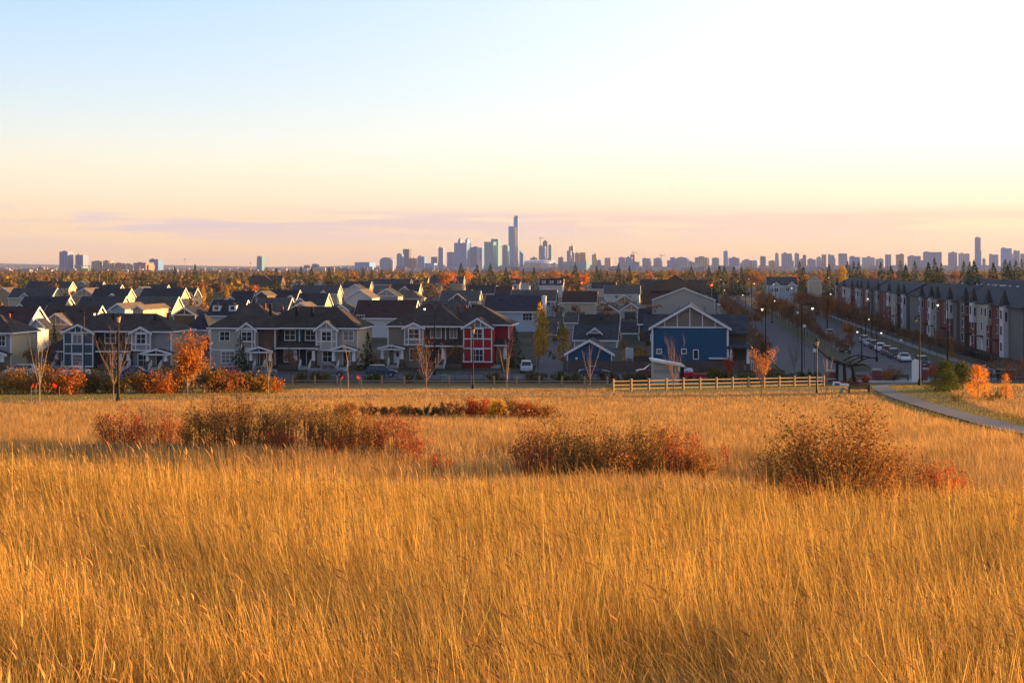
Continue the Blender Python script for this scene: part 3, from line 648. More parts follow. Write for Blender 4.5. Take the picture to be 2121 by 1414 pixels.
corner(t, X, Z, 1456, 700, .2); corner(t, X, Z, 558, 700, 0)
porch(t, X, Z, 1240, 1500, 828, 872, .2, 1.7, 'brown', (1290, 1440), door=(1335, 1385, 890, M_door), step=1370)
porch(t, X, Z, 845, 1135, None, 862, .9, 1.6, 'brown', (1050, 1110), door=(1076, 1120, 890, M_door), step=1095)
# left annexe with its own low roof
MB().box(X(372), X(555), 1.5, 8, 0, Z(862)).build('annexe_wall', WALL['taupe'], t)
mb = MB(); hipm(mb, X(372), X(553), 1.5, 8, Z(862), 2.1, .35); mb.build('annexe_roof', ROOF['brown'], t)
winx(t, X, Z, 408, 466, 885, 930, 1.5, 2, 1); winx(t, X, Z, 496, 530, 885, 960, 1.5, 1, 2)
porch(t, X, Z, 455, 555, None, 868, 1.5, 1.6, 'brown', (486,), door=None, step=520)

# block cut by the left edge
t, X, Z = block('townhouse_block', 'grey and beige townhouse end cut off by the left edge of the view', 0+95/4.16, 212, 95, 1015, 54,
    [(-420, 95, 700, 0, 8.6, 'grey')], [dict(a=-420, b=95, y0=0, y1=8.6, z=697, rise=3.0, m='brown', vents=((-60, 5),))])
MB().box(X(95), X(95)+.02, .0, 8.6, 0, Z(700)-.02).build('side_wall', WALL['cream'], t)
winx(t, X, Z, -12, 44, 712, 800, 0, 2, 2); winx(t, X, Z, -20, 30, 895, 965, 0, 1, 2); winx(t, X, Z, -160, -90, 712, 800, 0, 2, 2)
corner(t, X, Z, 93, 700, 0); porch(t, X, Z, -110, 110, 828, 872, 0, 1.6, 'brown', (-70, 55), door=None, step=-20)

# middle block
t, X, Z = block('townhouse_block', 'beige brown and navy townhouse block with two white trimmed gables in the middle', 380+232/4.16, 218, 232, 1007, 52.5,
    [(232, 640, 668, 0, 9.5, 'beige'), (640, 800, 668, .25, 9.3, 'brown'), (800, 1135, 668, 1.1, 9.5, 'navy'), (1135, 1480, 668, .3, 9.6, 'beige')],
    [dict(a=232, b=800, y0=0, y1=10.2, z=664, rise=4.1, m='brown', vents=((610, 5.2), (690, 3.5)), run=5.0), dict(a=640, b=1480, y0=.3, y1=9.8, z=661, rise=3.5, m='brown', vents=((930, 2.4), (1060, 2.4), (760, 5), (885, 5), (1215, 5)))])
MB().box(X(1480), X(1480)+.02, .3, 9.6, 0, Z(668)-.02).build('side_wall', WALL['cream'], t)
MB().box(X(150), X(230), 5, 9, 0, Z(690)).build('annexe_wall', WALL['grey'], t)
mb = MB(); hipm(mb, X(60), X(228), 1.5, 7, Z(842), 2.0, .3); mb.build('annexe_roof', ROOF['brown'], t)
MB().box(X(70), X(220), 1.6, 6.9, 0, Z(842)).build('annexe_wall', WALL['taupe'], t)
bay(t, X, Z, 486, 624, 610, 668, 830, -.45, 'stone' if False else 'taupe', 'brown', cols=(508, 598), rows=(772,), studs=3, yend=3)
winx(t, X, Z, 512, 594, 690, 764, -.45, 2, 2); winx(t, X, Z, 316, 396, 690, 764, 0, 2, 2)
winx(t, X, Z, 330, 436, 860, 956, 0, 3, 3, M_curt); winx(t, X, Z, 516, 588, 864, 950, 0, 2, 2)
bay(t, X, Z, 1138, 1312, 592, 664, 838, -.35, 'beige', 'brown', cols=(1180, 1270), rows=(765,), studs=3, yend=3)
winx(t, X, Z, 1188, 1264, 684, 758, -.35, 2, 2); winx(t, X, Z, 1188, 1266, 852, 940, .3, 2, 2)
winx(t, X, Z, 1360, 1442, 678, 756, .3, 2, 2)
for a, b in ((854, 938), (1030, 1112)): winx(t, X, Z, a, b, 676, 758, 1.1, 2, 2)
winx(t, X, Z, 850, 925, 850, 945, 1.1, 3, 2)
MB().box(X(985)-.25, X(985)-.1, 1.04, 1.097, 0, Z(672)).build('downpipe', M_trim, t)
MB().box(X(962), X(990), 1.05, 1.098, Z(790), Z(672)).build('wall_panel', WALL['slate'], t)
for c in (234, 782): corner(t, X, Z, c, 668, 0 if c < 300 else .25)
corner(t, X, Z, 1478, 668, .3)
MB().box(X(232), X(640), -.05, -.004, Z(850), Z(840)).build('trim', M_trim, t)
porch(t, X, Z, 562, 800, 805, 850, 0, 1.7, 'brown', (606, 768), door=(660, 712, 870, M_door), step=690)
porch(t, X, Z, 812, 1168, None, 826, 1.1, 1.9, 'brown', (968, 1120), door=(1040, 1090, 852, M_door), step=1060)
porch(t, X, Z, 1265, 1500, 790, 832, .3, 1.7, 'brown', (1296, 1466), door=(1358, 1412, 855, M_door), step=1385)

# red block
t, X, Z = block('townhouse_block', 'taupe and brown townhouse block ending in the bright red house', 760+180/4.16, 221, 180, 998, 51.8,
    [(180, 495, 650, 0, 9, 'taupe'), (495, 830, 650, 1.0, 9, 'brown'), (830, 1078, 645, .1, 9, 'red'), (1078, 1190, 640, 3.0, 9.5, 'red')],
    [dict(a=180, b=830, y0=0, y1=9.4, z=648, rise=3.5, m='brown', vents=((800, 5), (740, 5))), dict(a=600, b=1200, y0=2.6, y1=9.9, z=638, rise=3.4, m='brown', vents=((860, 3.4),), run=5.5)])
bay(t, X, Z, 328, 488, 612, 655, 800, -.45, 'taupe', 'brown', cols=(362, 462), rows=(755,), studs=3, yend=3)
winx(t, X, Z, 368, 452, 668, 744, -.45, 2, 2); winx(t, X, Z, 372, 456, 842, 930, 0, 3, 2); winx(t, X, Z, 540, 626, 658, 742, 1.0, 2, 1, M_curt); winx(t, X, Z, 706, 760, 658, 742, 1.0, 2, 1, M_curt)
bay(t, X, Z, 833, 1072, 570, 650, 940, -.6, 'red', 'brown', cols=(898, 1000), rows=(745, 826), studs=4, yend=4.5)
MB().prism([(X(850), Z(640)), (X(1055), Z(640)), (X(952), Z(588))], 'y', -.625, -.603).build('gable_panel', WALL['taupe'], t)
winx(t, X, Z, 912, 988, 662, 738, -.6, 2, 2); winx(t, X, Z, 905, 998, 836, 932, -.6, 3, 2)
for c in (182, 666): corner(t, X, Z, c, 650, 0 if c < 300 else 1.0)
corner(t, X, Z, 1188, 640, 3.0)
porch(t, X, Z, 115, 348, 795, 828, 0, 1.7, 'brown', (150, 318), door=(238, 290, 850, M_trim), step=255)
porch(t, X, Z, 500, 830, None, 810, 1.0, 1.8, 'brown', (660,), door=(610, 650, 840, M_door), step=640)
porch(t, X, Z, 1074, 1195, None, 806, 3.0, 2.2, 'brown', (1170,), door=(1092, 1128, 838, M_wood), step=1100, rail=False)

# ------------------------------------------------------------------ blue house, blue garage, board fence
def bluex(px, Y): return (px-CX)/F*Y
Yb = 213; xb = bluex(1429, Yb)
t = house('house', 'bright blue sided house with stone panelled white trimmed gable facing the park', xb, Yb, 12.0, 11, 6.9, 3.5, 'y', 'blue', 'slate', ov=.55, studs=5, gface=M_stone2,
    wins=[(-5.0+.1, 2.7, .62, .62, dict(nx=1, nz=1)), (-.95, 2.75, .62, .62, dict(nx=1, nz=1)), (.95, 1.9, .65, 1.35, dict(nx=1, nz=1))])
for sx in (-1, 1):
    MB().box(sx*6-.16, sx*6+.16, -.055, -.003, 0, 6.6).build('corner_board', M_trim, t)
r_ = MB(); chev(r_, 'x', -7.6, 9.4, 6.0, 4.6, 5.9, 2.7, .2, .3); r_.build('roof', ROOF['slate'], t)
MB().box(6.1, 9.0, 1.8, 10, 0, 5.9).build('wall', WALL['brown'], t)
MB().box(3.0, 6.1, -.9, -.003, 1.9, 2.1).build('ledge', M_trim, t)
q = MB(); hipm(q, 6.15, 9.6, -.6, 1.7, 3.6, 1.0, .4); pr = q.build('porch_roof', ROOF['slate'], t)
for cxx in (6.5, 9.2): MB().prism([(cxx-.17, 3.55), (cxx+.17, 3.55), (cxx+.28, 1.2), (cxx-.28, 1.2)][::-1], 'y', -.5, -.15).build('porch_column', M_trim, t); MB().box(cxx-.35, cxx+.35, -.7, 0, 0, 1.2).build('pier', M_stone, t)
MB().box(6.2, 9.6, -.5, 1.75, 0, .8).build('porch', M_conc, t)
s_ = MB()
for i in range(5): s_.tube((9.7+i*.35, -.3, .1), (9.7+i*.35, -.3, 1.7-i*.25), .04, n=4)
s_.tube((9.6, -.3, 1.8), (11.3, -.3, .7), .06, n=4); s_.build('railing', M_trim, t)
r = MB()
Yg = 210; t = house('garage', 'bright blue garage with white trimmed gable and dark low window', bluex(1221, Yg), Yg, 7.0, 6.5, 2.9, 2.0, 'y', 'blue', 'slate', ov=.5, cat='garage',
    wins=[(1.7, .3, 1.9, .9, dict(nx=1, nz=1, glass=M_brick))])
MB().box(-2.2, -1.9, -.25, -.003, 1.9, 2.25).build('wall_lamp', M_trim, t)
def board_fence(label, pts, h=1.8, top=False, m=None):
    t = thing('board_fence', label, 'fence', (pts[0][0], pts[0][1], g1(*pts[0])))
    z0 = g1(*pts[0]); b, p = MB(), MB()
    rr = random.Random(label)
    for (xa, ya), (xb, yb) in zip(pts[:-1], pts[1:]):
        L = math.hypot(xb-xa, yb-ya); n = max(1, int(L/.16)); ux, uy = (xb-xa)/L, (yb-ya)/L
        for i in range(n):
            s = L*(i+.5)/n; x, y = xa+ux*s, ya+uy*s; zz = g1(x, y)-z0; hh = h+rr.uniform(-.015, .015); w = L/n*.47; dx, dy = x-pts[0][0], y-pts[0][1]; e = .012
            vs = []
            for k in (0, 1):
                for (a, c) in ((-w, -e), (w, -e), (w, e), (-w, e)): vs.append((dx+ux*a-uy*c, dy+uy*a+ux*c, zz+(hh if k else 0)))
            b.add(vs, [(3, 2, 1, 0), (4, 5, 6, 7), (0, 1, 5, 4), (1, 2, 6, 5), (2, 3, 7, 6), (3, 0, 4, 7)])
        for i in range(int(L/2.4)+1):
            s = min(L, i*2.4); x, y = xa+ux*s, ya+uy*s; dx, dy = x-pts[0][0]-uy*.0, y-pts[0][1]
            MB().box(dx-.06, dx+.06, dy-.1, dy-.02, g1(x, y)-z0-.1, g1(x, y)-z0+h+.12).build('fence_post', m or M_wfence, t)
    b.build('fence_boards', m or M_wfence, t)
board_fence('dark wooden board fence running in front of the blue garage and house', [(8.0, 207.5), (20, 207.2), (34, 206.6), (36.6, 209)])
board_fence('second board fence crossing the yard behind the blue garage', [(20, 218), (28.5, 217)], 2.0)
board_fence('pale grey board fence beside the pale blue house', [(3.9, 214), (4.4, 229)], 1.8, m=mat('grey_fence', (.26, .26, .27), .8))

# ------------------------------------------------------------------ three storey townhouse row along the avenue
def row_block(label, Ya, Yb, spikes, cols):
    """facade faces the avenue (grid -p side). Local frame: x runs along the facade away from the camera, y into the block"""
    q0 = (Ya-254)/math.cos(TH); q1 = (Yb-254)/math.cos(TH); p = 92.3
    ox, oy = uv(p, q0); t = thing('townhouse_row', label, 'townhouses', (ox, oy, g1(ox, oy)-.05), 0)
    # local x' = direction VV (away), y' = U (into block)
    t.rotation_euler = (0, 0, math.atan2(VV[1], VV[0])); L = q1-q0; D = 11.0; E = 9.6
    # with this rotation local +y points to -U (left), so the block body lies at negative y
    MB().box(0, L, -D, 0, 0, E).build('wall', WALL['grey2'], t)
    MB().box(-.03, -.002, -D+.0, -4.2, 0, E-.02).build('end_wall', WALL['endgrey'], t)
    r = MB(); chev(r, 'x', -.5, L+.5, -D/2, D/2, E, 3.0, .22, .5); ro = r.build('roof', M_rowroof, t)
    rr = random.Random(label)
    for i in range(int(L/6)):
        vx = rr.uniform(1, L-1); MB().box(vx-.2, vx+.2, -D+2.2, -D+2.6, E+1, E+2.1).build('roof_vent', M_trim, ro)
    for (Y, m) in spikes:
        x = (Y-254)/math.cos(TH)-q0; w = 1.7; pr = .9; zb = 0
        style, low = m
        zz0 = 0 if low else 5.4
        MB().box(x-w, x+w, .002, pr, zz0, E+.1).build('bay', WALL[style], t)
        if not low: MB().box(x-w*.9, x+w*.9, .002, .45, 0, 5.39).build('brick_panel', M_brick, t)
        g = MB(); hs = 2.9; wz = .95 if not low else .85
        g.prism([(-.15+0, 0)], 'x', 0, 0) if False else None
        # steep little gable: ridge runs along local y
        vs = [(x-1.75, -.25, E-.1), (x+1.75, -.25, E-.1), (x+1.75, pr+.12, E-.1), (x-1.75, pr+.12, E-.1), (x-.1, .22, E+hs), (x+.1, .22, E+hs), (x+.1, .42, E+hs), (x-.1, .42, E+hs)]
        g.add(vs, [(3, 2, 1, 0), (4, 5, 6, 7), (0, 1, 5, 4), (1, 2, 6, 5), (2, 3, 7, 6), (3, 0, 4, 7)]); g.build('spire_gable', M_spire, t)
        for k, zw in enumerate((1.0, 4.0, 7.0)):
            f = MB(); gl = MB(); yy = pr if (zw > 5 or low) else .45
            f.box(x-.75, x+.75, yy+.004, yy+.07, zw, zw+1.9); gl.box(x-.62, x-.05, yy+.071, yy+.09, zw+.12, zw+1.78); gl.box(x+.05, x+.62, yy+.071, yy+.09, zw+.12, zw+1.78)
            fo = f.build('window', M_trim, t); gl.build('pane', M_glass, fo)
            # windows on the side of the bay that faces the camera
        f = MB().box(x-w-.06, x-w-.004, .2, .7, 6.6, 8.6).build('window', M_trim, t); MB().box(x-w-.08, x-w-.062, .27, .63, 6.7, 8.5).build('pane', M_glass, f)
    # brick infills, doors and canopies between the bays
    xs_ = sorted((Y-254)/math.cos(TH)-q0 for Y, m in spikes)
    for i, (a, b) in enumerate(zip(xs_[:-1], xs_[1:])):
        a += 1.75; b -= 1.75
        if b-a < 1.2: continue
        c = (a+b)/2; MB().box(a, b, .002, .12, 0, E-.4).build('brick_panel', M_brick if i % 2 == 0 else WALL['beige'], t)
        for zw in (4.0, 7.0):
            f = MB().box(c-.6, c+.6, .124, .19, zw, zw+1.8).build('window', M_trim, t); MB().box(c-.48, c+.48, .191, .21, zw+.12, zw+1.7).build('pane', M_glass, f)
        d = MB().box(c-.5, c+.5, .124, .20, .3, 2.5).build('door', M_trim if i % 3 else M_door, t)
        MB().box(c-1.2, c+1.2, .125, 1.4, 2.8, 3.0).build('door_canopy', M_metalb, t)
    # end wall windows
    for zw in (.8, 4.2, 7.2):
        f = MB().box(-.09, -.034, -3.6, -2.6, zw, zw+1.9).build('window', M_trim, t); MB().box(-.11, -.092, -3.5, -2.7, zw+.1, zw+1.8).build('pane', M_curt, f)
    return t
M_rowroof = rf('shingles_blue_grey', (.048, .056, .072))
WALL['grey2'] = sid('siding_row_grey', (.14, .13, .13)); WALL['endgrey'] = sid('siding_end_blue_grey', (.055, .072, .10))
M_spire = mat('spire_shingles', (.035, .028, .028), .85)
row_block('nearest three storey townhouse block with blank blue grey end wall at right edge', 248, 304, [(260.6, ('white', 1)), (274, ('beige', 0)), (288, ('white', 0)), (296, ('brown', 1))], 0)
row_block('second three storey townhouse block, brick and white bays under four black spires', 308, 372, [(313.6, ('white', 0)), (329, ('taupe', 1)), (337, ('white', 1)), (351, ('grey', 1))], 0)
row_block('third three storey townhouse block behind the bare avenue trees', 377, 445, [(380, ('white', 1)), (390, ('brown', 1)), (408, ('white', 0)), (432, ('beige', 1))], 0)
row_block('farthest three storey townhouse block at the end of the brick row', 450, 560, [(456, ('white', 0)), (474, ('beige', 1)), (485, ('white', 1)), (501, ('brown', 1)), (527, ('white', 0)), (553, ('beige', 1))], 0)
# blocks of the next street, their roofs show over the first row; two unseen ones are added beyond the right edge to cast shade
def back_block(label, p, q0, q1, H=9.6):
    ox, oy = uv(p, q0); t = thing('townhouse_row', label, 'townhouses', (ox, oy, g1(ox, oy)-.05), math.atan2(VV[1], VV[0])); L = q1-q0
    MB().box(0, L, -11, 0, 0, H).build('wall', WALL['grey2'], t)
    r = MB(); chev(r, 'x', -.5, L+.5, -5.5, 5.5, H, 3.2, .22, .5); ro = r.build('roof', ROOF['slate'], t)
    rr = random.Random(label)
    for i in range(int(L/7)):
        vx = rr.uniform(1, L-1); MB().box(vx-.3, vx+.3, -2.6, -1.9, H+1.2, H+1.9).build('roof_vent', M_trim, ro)
    return t
back_block('long slate roof of the second townhouse street with white roof vents', 124, 60, 130, 9.8)
back_block('slate roofed block of the second townhouse street, farther one', 124, 138, 230, 9.8)
back_block('three storey townhouse block beyond the right edge of the view', 104, -64, -12, 11.5)  # out of view, added to throw shade on the front street and meadow fence
back_block('second three storey block beyond the right edge, close behind the first', 130, -28, 45, 11.5)  # also unseen, added as a shadow caster for the houses
# dark railing fence in front of the row
t = thing('metal_fence', 'long black metal railing before the three storey townhouses', 'fence', (*uv(86, -14), 0), math.atan2(VV[1], VV[0]))
f, po = MB(), MB()
for i in range(1500):
    xx = i*.2
    if xx > 280: break
    f.box(xx-.012, xx+.012, -.012, .012, .05, 1.35)
f.box(0, 280, -.02, .02, 1.25, 1.3); f.box(0, 280, -.02, .02, .15, .2)
for i in range(95): MB().box(i*3-.06, i*3+.06, -.055, .055, -.2, 1.6).build('fence_post', M_metalb, t)
f.build('railing', M_metalb, t)

# ------------------------------------------------------------------ skyline
def fac(name, c, g, lit=None, sc=(3.2, 3.4)):
    """tower facade: rows of glass bands between spandrels"""
    m = bpy.data.materials.new(name); m.use_nodes = True; t = m.node_tree; b = t.nodes['Principled BSDF']
    tc_ = N(t, 'ShaderNodeTexCoord'); s = N(t, 'ShaderNodeSeparateXYZ'); t.links.new(tc_.outputs['Object'], s.inputs[0])
    def pulse(v, per, duty):
        return math_node(t, 'LESS_THAN', math_node(t, 'FRACT', math_node(t, 'DIVIDE', v, per)), duty)
    a = pulse(s.outputs[2], sc[1]*2, .55); h = pulse(math_node(t, 'ADD', s.outputs[0], s.outputs[1]), sc[0]*3, .6)
    f = math_node(t, 'MULTIPLY', a, h); t.links.new(mix_rgb(t, f, c, g), b.inputs['Base Color'])
    rn = N(t, 'ShaderNodeMapRange'); t.links.new(f, rn.inputs[0]); rn.inputs[3].default_value = .75; rn.inputs[4].default_value = .25; t.links.new(rn.outputs[0], b.inputs['Roughness'])
    return m
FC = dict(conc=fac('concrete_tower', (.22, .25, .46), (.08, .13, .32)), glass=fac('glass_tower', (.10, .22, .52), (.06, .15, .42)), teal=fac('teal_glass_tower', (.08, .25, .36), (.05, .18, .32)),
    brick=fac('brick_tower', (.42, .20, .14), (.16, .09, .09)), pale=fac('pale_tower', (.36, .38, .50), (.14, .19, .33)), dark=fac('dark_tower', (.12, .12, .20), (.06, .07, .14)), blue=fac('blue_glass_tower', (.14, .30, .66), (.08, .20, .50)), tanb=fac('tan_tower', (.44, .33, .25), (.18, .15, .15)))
M_pent = mat('rooftop_plant', (.17, .12, .12), .9); M_gold = mat('gold_cladding', (.60, .36, .16), .4, metal=.3)
def tower(pl, pr, top, m, label, Y=6000, d=None, pent=.35, kind='office_tower', cat='tower', base=551, rz=None, shape='box', side=0.0, phh=2.2):
    w = (pr-pl)/F*Y; x = ((pl+pr)/2-CX)/F*Y; H = zpy(top, Y); rz = RZ*2.2 if rz is None else rz
    c, s = abs(math.cos(rz)), abs(math.sin(rz)); d = d or w*.8
    wl = max(w*.45, (w-d*s)/c)                           # facade width so that the turned box spans the columns
    t = thing(kind, label, cat, (x, Y, -2), rz); H += 2; hw = wl/2
    mm = FC[m] if isinstance(m, str) else m
    ph = phh*Y/F if pent else 0; Hb = H-ph
    if shape == 'box': b = MB().box(-hw, hw, -d/2, d/2, 0, Hb)
    elif shape == 'round': b = MB().lathe([(w/2, 0), (w/2, Hb)], n=20)
    elif shape == 'dome': b = MB().prism([(-hw, 0), (hw, 0)]+[(hw*math.cos(a), Hb-hw*.6+hw*.6*math.sin(a)) for a in np.linspace(0, math.pi, 9)], 'y', -d/2, d/2)
    elif shape == 'slant': b = MB().prism([(-hw, 0), (hw, 0), (hw, Hb-w*.75), (-hw, Hb)], 'y', -d/2, d/2)
    elif shape == 'step': b = MB().box(-hw, hw, -d/2, d/2, 0, Hb*.78).box(-hw*.15, hw, -d/2+1, d/2-1, Hb*.78, Hb)
    b.build('tower_body', mm, t)
    if pent:
        q = random.Random(label); a = q.uniform(-.9, .0); c_ = a+q.uniform(.4, .9); MB().box(hw*a, hw*min(.95, c_), -d*.3, d*.3, Hb, Hb+(H-Hb)*q.uniform(.6, 1.1)).build('penthouse', M_pent, t)
        if q.random() < .45 and shape == 'box' and w > 22: sd = q.choice((-1, 1)); MB().box(*sorted((sd*hw*.98, sd*hw*1.25)), -d*.35, d*.4, 0, Hb*q.uniform(.55, .85)).build('wing', mm, t)
    return t, hw, d, Hb
GT = 'distant city buildings on the horizon'
T = [ # left cluster
 (125, 150, 519, 'conc', 'tallest slab tower of the far left cluster, pale bands and dark crown', 4200, {}),
 (158, 181, 526, 'conc', 'second slab tower at far left, slightly shorter than its twin', 4200, {}),
 (190, 211, 539, 'tanb', 'left one of the two round pink apartment towers', 4300, dict(shape='round')),
 (214, 236, 538, 'tanb', 'right one of the two round pink apartment towers', 4300, dict(shape='round')),
 (239, 258, 543, 'brick', 'square red brick block right of the round towers', 4300, dict(pent=.3)),
 (258, 273, 545, 'brick', 'low red brick block attached right of the square brick one', 4400, {}),
 (279, 316, 542, 'brick', 'wide brick slab with orange lit end at far left', 4300, {}),
 (311, 337, 535, 'glass', 'purple blue office tower ending the far left cluster', 4400, dict(pent=.6)),
 (80, 98, 551, 'tanb', 'small low brick block left of the slab towers', 4000, {}),
 (533, 547, 529, 'teal', 'lone slim teal glass tower between left cluster and downtown', 5000, {}),
 (630, 641, 549, 'dark', 'small grey block just left of the little rounded one', 5200, dict(pent=0)),
 (646, 661, 546, 'dark', 'little dark rounded block on the horizon left of downtown', 5200, dict(pent=0, shape='dome')),
 (736, 777, 543, 'blue', 'pale blue low slab office at the left edge of downtown', 5200, dict(pent=0)),
 (787, 819, 533, 'conc', 'domed grey block at the left end of downtown', 5600, dict(pent=0, shape='dome')),
 (822, 836, 524, 'glass', 'blue grey tower left of the dark flat topped one', 5700, {}),
 (835, 852, 516, 'dark', 'dark flat topped tower, tallest of the left downtown group', 5800, dict(pent=0)),
 (852, 864, 533, 'brick', 'short mauve block leaning on the dark flat topped tower', 5800, {}),
 (865, 884, 529, 'glass', 'square blue tower standing alone between two gaps', 5700, {}),
 (880, 906, 545, 'blue', 'low blue building under the square blue tower', 5500, dict(pent=0)),
 (893, 910, 532, 'dark', 'short dark block left of the slim concrete tower', 5800, dict(pent=0)),
 (908, 921, 511, 'conc', 'slim concrete tower with small cap', 5600, {}),
 (926, 942, 522, 'glass', 'low left shoulder block of the twin turreted tower', 6000, dict(pent=0)),
 (974, 993, 510, 'glass', 'blue block directly right of the twin turreted tower', 6000, {}),
 (990, 1001, 513, 'glass', 'narrow blue block left of the wide teal tower', 6100, dict(pent=0)),
 (1003, 1028, 501, 'teal', 'wide teal glass tower left of the tallest tower', 5900, dict(pent=0)),
 (1017, 1036, 495, 'teal', 'taller teal tower behind the wide teal one', 6150, dict(pent=0)),
 (1040, 1055, 507, 'teal', 'dark green round topped tower hugging the tallest tower', 5900, dict(shape='dome', pent=0)),
 (1076, 1086, 519, 'glass', 'slant roofed blue tower right of the tallest tower', 5900, dict(shape='slant', pent=0)),
 (1098, 1113, 532, 'tanb', 'low tan block above the left part of the arena', 6000, {}),
 (1116, 1131, 508, 'glass', 'blue tower under the crane, left of the peaked one', 6000, {}),
 (1124, 1136, 497, 'dark', 'dark peaked tower right of the crane', 6050, dict(shape='dome', pent=.5)),
 (1134, 1144, 506, 'teal', 'teal tower right of the peaked dark one', 6100, {}),
 (1156, 1167, 531, 'dark', 'small dark block right of the arena', 6000, {}),
 (1174, 1184, 519, 'conc', 'grey lower half of the stepped pink tower pair', 5900, dict(pent=0)),
 (1178, 1190, 508, 'tanb', 'pink stepped tower with rounded cap right of the arena', 6000, {}),
 (1191, 1201, 522, 'brick', 'dark red tower between the pink tower and the red frame', 6000, {}),
 (1201, 1216, 523, 'brick', 'square red framed tower with light middle', 6000, dict(pent=0)),
 (1165, 1222, 542, 'teal', 'long low teal slab at the foot of the pink towers', 5600, dict(pent=0, d=60)),
 (1226, 1238, 525, 'tanb', 'slim tan tower with sunlit right side', 5900, {}),
 (1238, 1246, 538, 'glass', 'tiny blue block right of the slim tan tower', 5900, dict(pent=0)),
 (1252, 1268, 534, 'tanb', 'square tan block alone in a gap', 5800, dict(pent=0)),
 (1281, 1295, 531, 'conc', 'mauve block left of the tower under construction', 6000, {}),
 (1295, 1311, 531, 'glass', 'blue block under the right hand crane', 6000, {}),
 (1305, 1317, 527, 'brick', 'unfinished tower topped by the right hand crane', 6100, dict(pent=0)),
 (1310, 1325, 540, 'glass', 'low blue block right of the unfinished tower', 6000, {}),
 (1330, 1348, 533, 'conc', 'grey block, first of two matching ones right of the crane', 6000, {}),
 (1353, 1371, 533, 'conc', 'grey block, second of two matching ones right of the crane', 6000, {}),
 (1381, 1400, 533, 'glass', 'blue block left of the rounded pale building', 6000, dict(shape='step', pent=0)),
 (1397, 1430, 532, 'pale', 'pale building with curved roof on the right skyline', 6050, dict(shape='dome', pent=0)),
 (1426, 1437, 540, 'conc', 'small low block between curved roof and stepped tan block', 6000, {}),
 (1438, 1470, 531, 'tanb', 'wide tan block with stepped top', 6000, dict(shape='box', pent=.5)),
 (1474, 1490, 532, 'conc', 'square mauve block left of the slim blue tower', 6000, {}),
 (1498, 1509, 518, 'blue', 'slim blue tower, tallest of the mid right skyline', 6000, {}),
 (1508, 1534, 532, 'conc', 'wide block attached right of the slim blue tower', 6100, {}),
 (1535, 1573, 537, 'pale', 'long low pale block in the mid right skyline', 6200, dict(pent=.6)),
 (1574, 1587, 529, 'dark', 'dark square block in the mid right skyline', 6000, {}),
 (1591, 1606, 538, 'brick', 'low mauve block left of a slim pale tower', 6000, {}),
 (1605, 1614, 523, 'pale', 'slim pale tower beside a long apartment group', 6000, {}),
 (1617, 1644, 523, 'conc', 'broad apartment group right of the slim pale tower', 6100, dict(pent=.5)),
 (1645, 1657, 523, 'conc', 'apartment tower right of the broad apartment group', 6050, {}),
 (1657, 1671, 528, 'dark', 'dark apartment block with stepped roof', 6000, dict(shape='step', pent=0)),
 (1671, 1692, 535, 'conc', 'low mauve infill block on the right skyline', 6200, {}),
 (1690, 1702, 531, 'pale', 'pale block left of the orange topped one', 6100, {}),
 (1701, 1712, 527, 'brick', 'orange sunlit topped block on the right skyline', 6000, dict(pent=0)),
 (1714, 1730, 526, 'conc', 'grey apartment block right of the orange topped one', 6100, {}),
 (1735, 1757, 525, 'conc', 'square grey tower above the townhouse row start', 6000, dict(pent=0)),
 (1757, 1784, 530, 'glass', 'blue grey block right of the square grey tower', 6100, {}),
 (1783, 1815, 531, 'pale', 'long pale apartment slab on the right skyline', 6200, dict(pent=.6)),
 (1812, 1832, 534, 'conc', 'low block between two apartment towers at right', 6200, {}),
 (1832, 1847, 527, 'conc', 'apartment tower left of a gap at right', 6000, dict(pent=0)),
 (1854, 1874, 525, 'brick', 'brownish tower left of the long mauve slab', 6000, {}),
 (1877, 1910, 528, 'conc', 'long mauve slab at right', 6100, dict(pent=.2)),
 (1908, 1954, 520, 'conc', 'largest mauve apartment slab at right', 6000, dict(pent=.3)),
 (1962, 1984, 521, 'conc', 'mauve tower with stepped cap left of the lone tower', 6000, {}),
 (1983, 2010, 523, 'pale', 'pale wide block just left of the lone tall tower', 6100, {}),
 (2018, 2032, 489, 'glass', 'lone tall slender tower on the right skyline', 6000, dict(pent=.5, phh=3)),
 (2034, 2042, 534, 'pale', 'little white block at the foot of the lone tall tower', 5000, {}),
 (2047, 2069, 525, 'conc', 'flat mauve block right of the lone tall tower', 6000, {}),
 (2071, 2097, 512, 'blue', 'white and blue striped tower near the right edge', 6000, dict(pent=.3)),
 (2098, 2113, 517, 'conc', 'grey tower near the right edge', 6000, {}),
 (2112, 2135, 523, 'conc', 'block cut by the right edge of the skyline', 6000, {}),
]
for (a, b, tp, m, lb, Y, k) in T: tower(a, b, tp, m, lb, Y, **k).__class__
# twin turreted tower
t, hw, d, Hb = tower(941, 975, 503, 'glass', 'broad blue tower with two pointed turrets', 5950, pent=0)
for sx in (-.45, .75): MB().lathe([(9, Hb), (9, Hb+12), (3, Hb+18), (.5, Hb+22)], c=(sx*hw, 0, 0), n=8).build('turret', FC['glass'], t)
# tallest tower: two joined shafts with a gold strip
Y = 6000; t = thing('skyscraper', 'tallest glass tower with stepped twin shafts and gold strip', 'skyscraper', ((1063.5-CX)/F*Y, Y, -2), -.12)
s = F/Y; zt = lambda py: zpy(py, Y)+2
MB().box(-21, 6, -14, 14, 0, zt(469)).build('shaft', FC['blue'], t); MB().box(1, 20, 0, 26, 0, zt(451)).build('shaft', FC['blue'], t)
MB().box(4, 19, 4, 22, zt(451), zt(447)).build('crown', M_pent, t); MB().box(6.1, 12, -12, -.1, 0, zt(471)).build('gold_strip', M_gold, t)
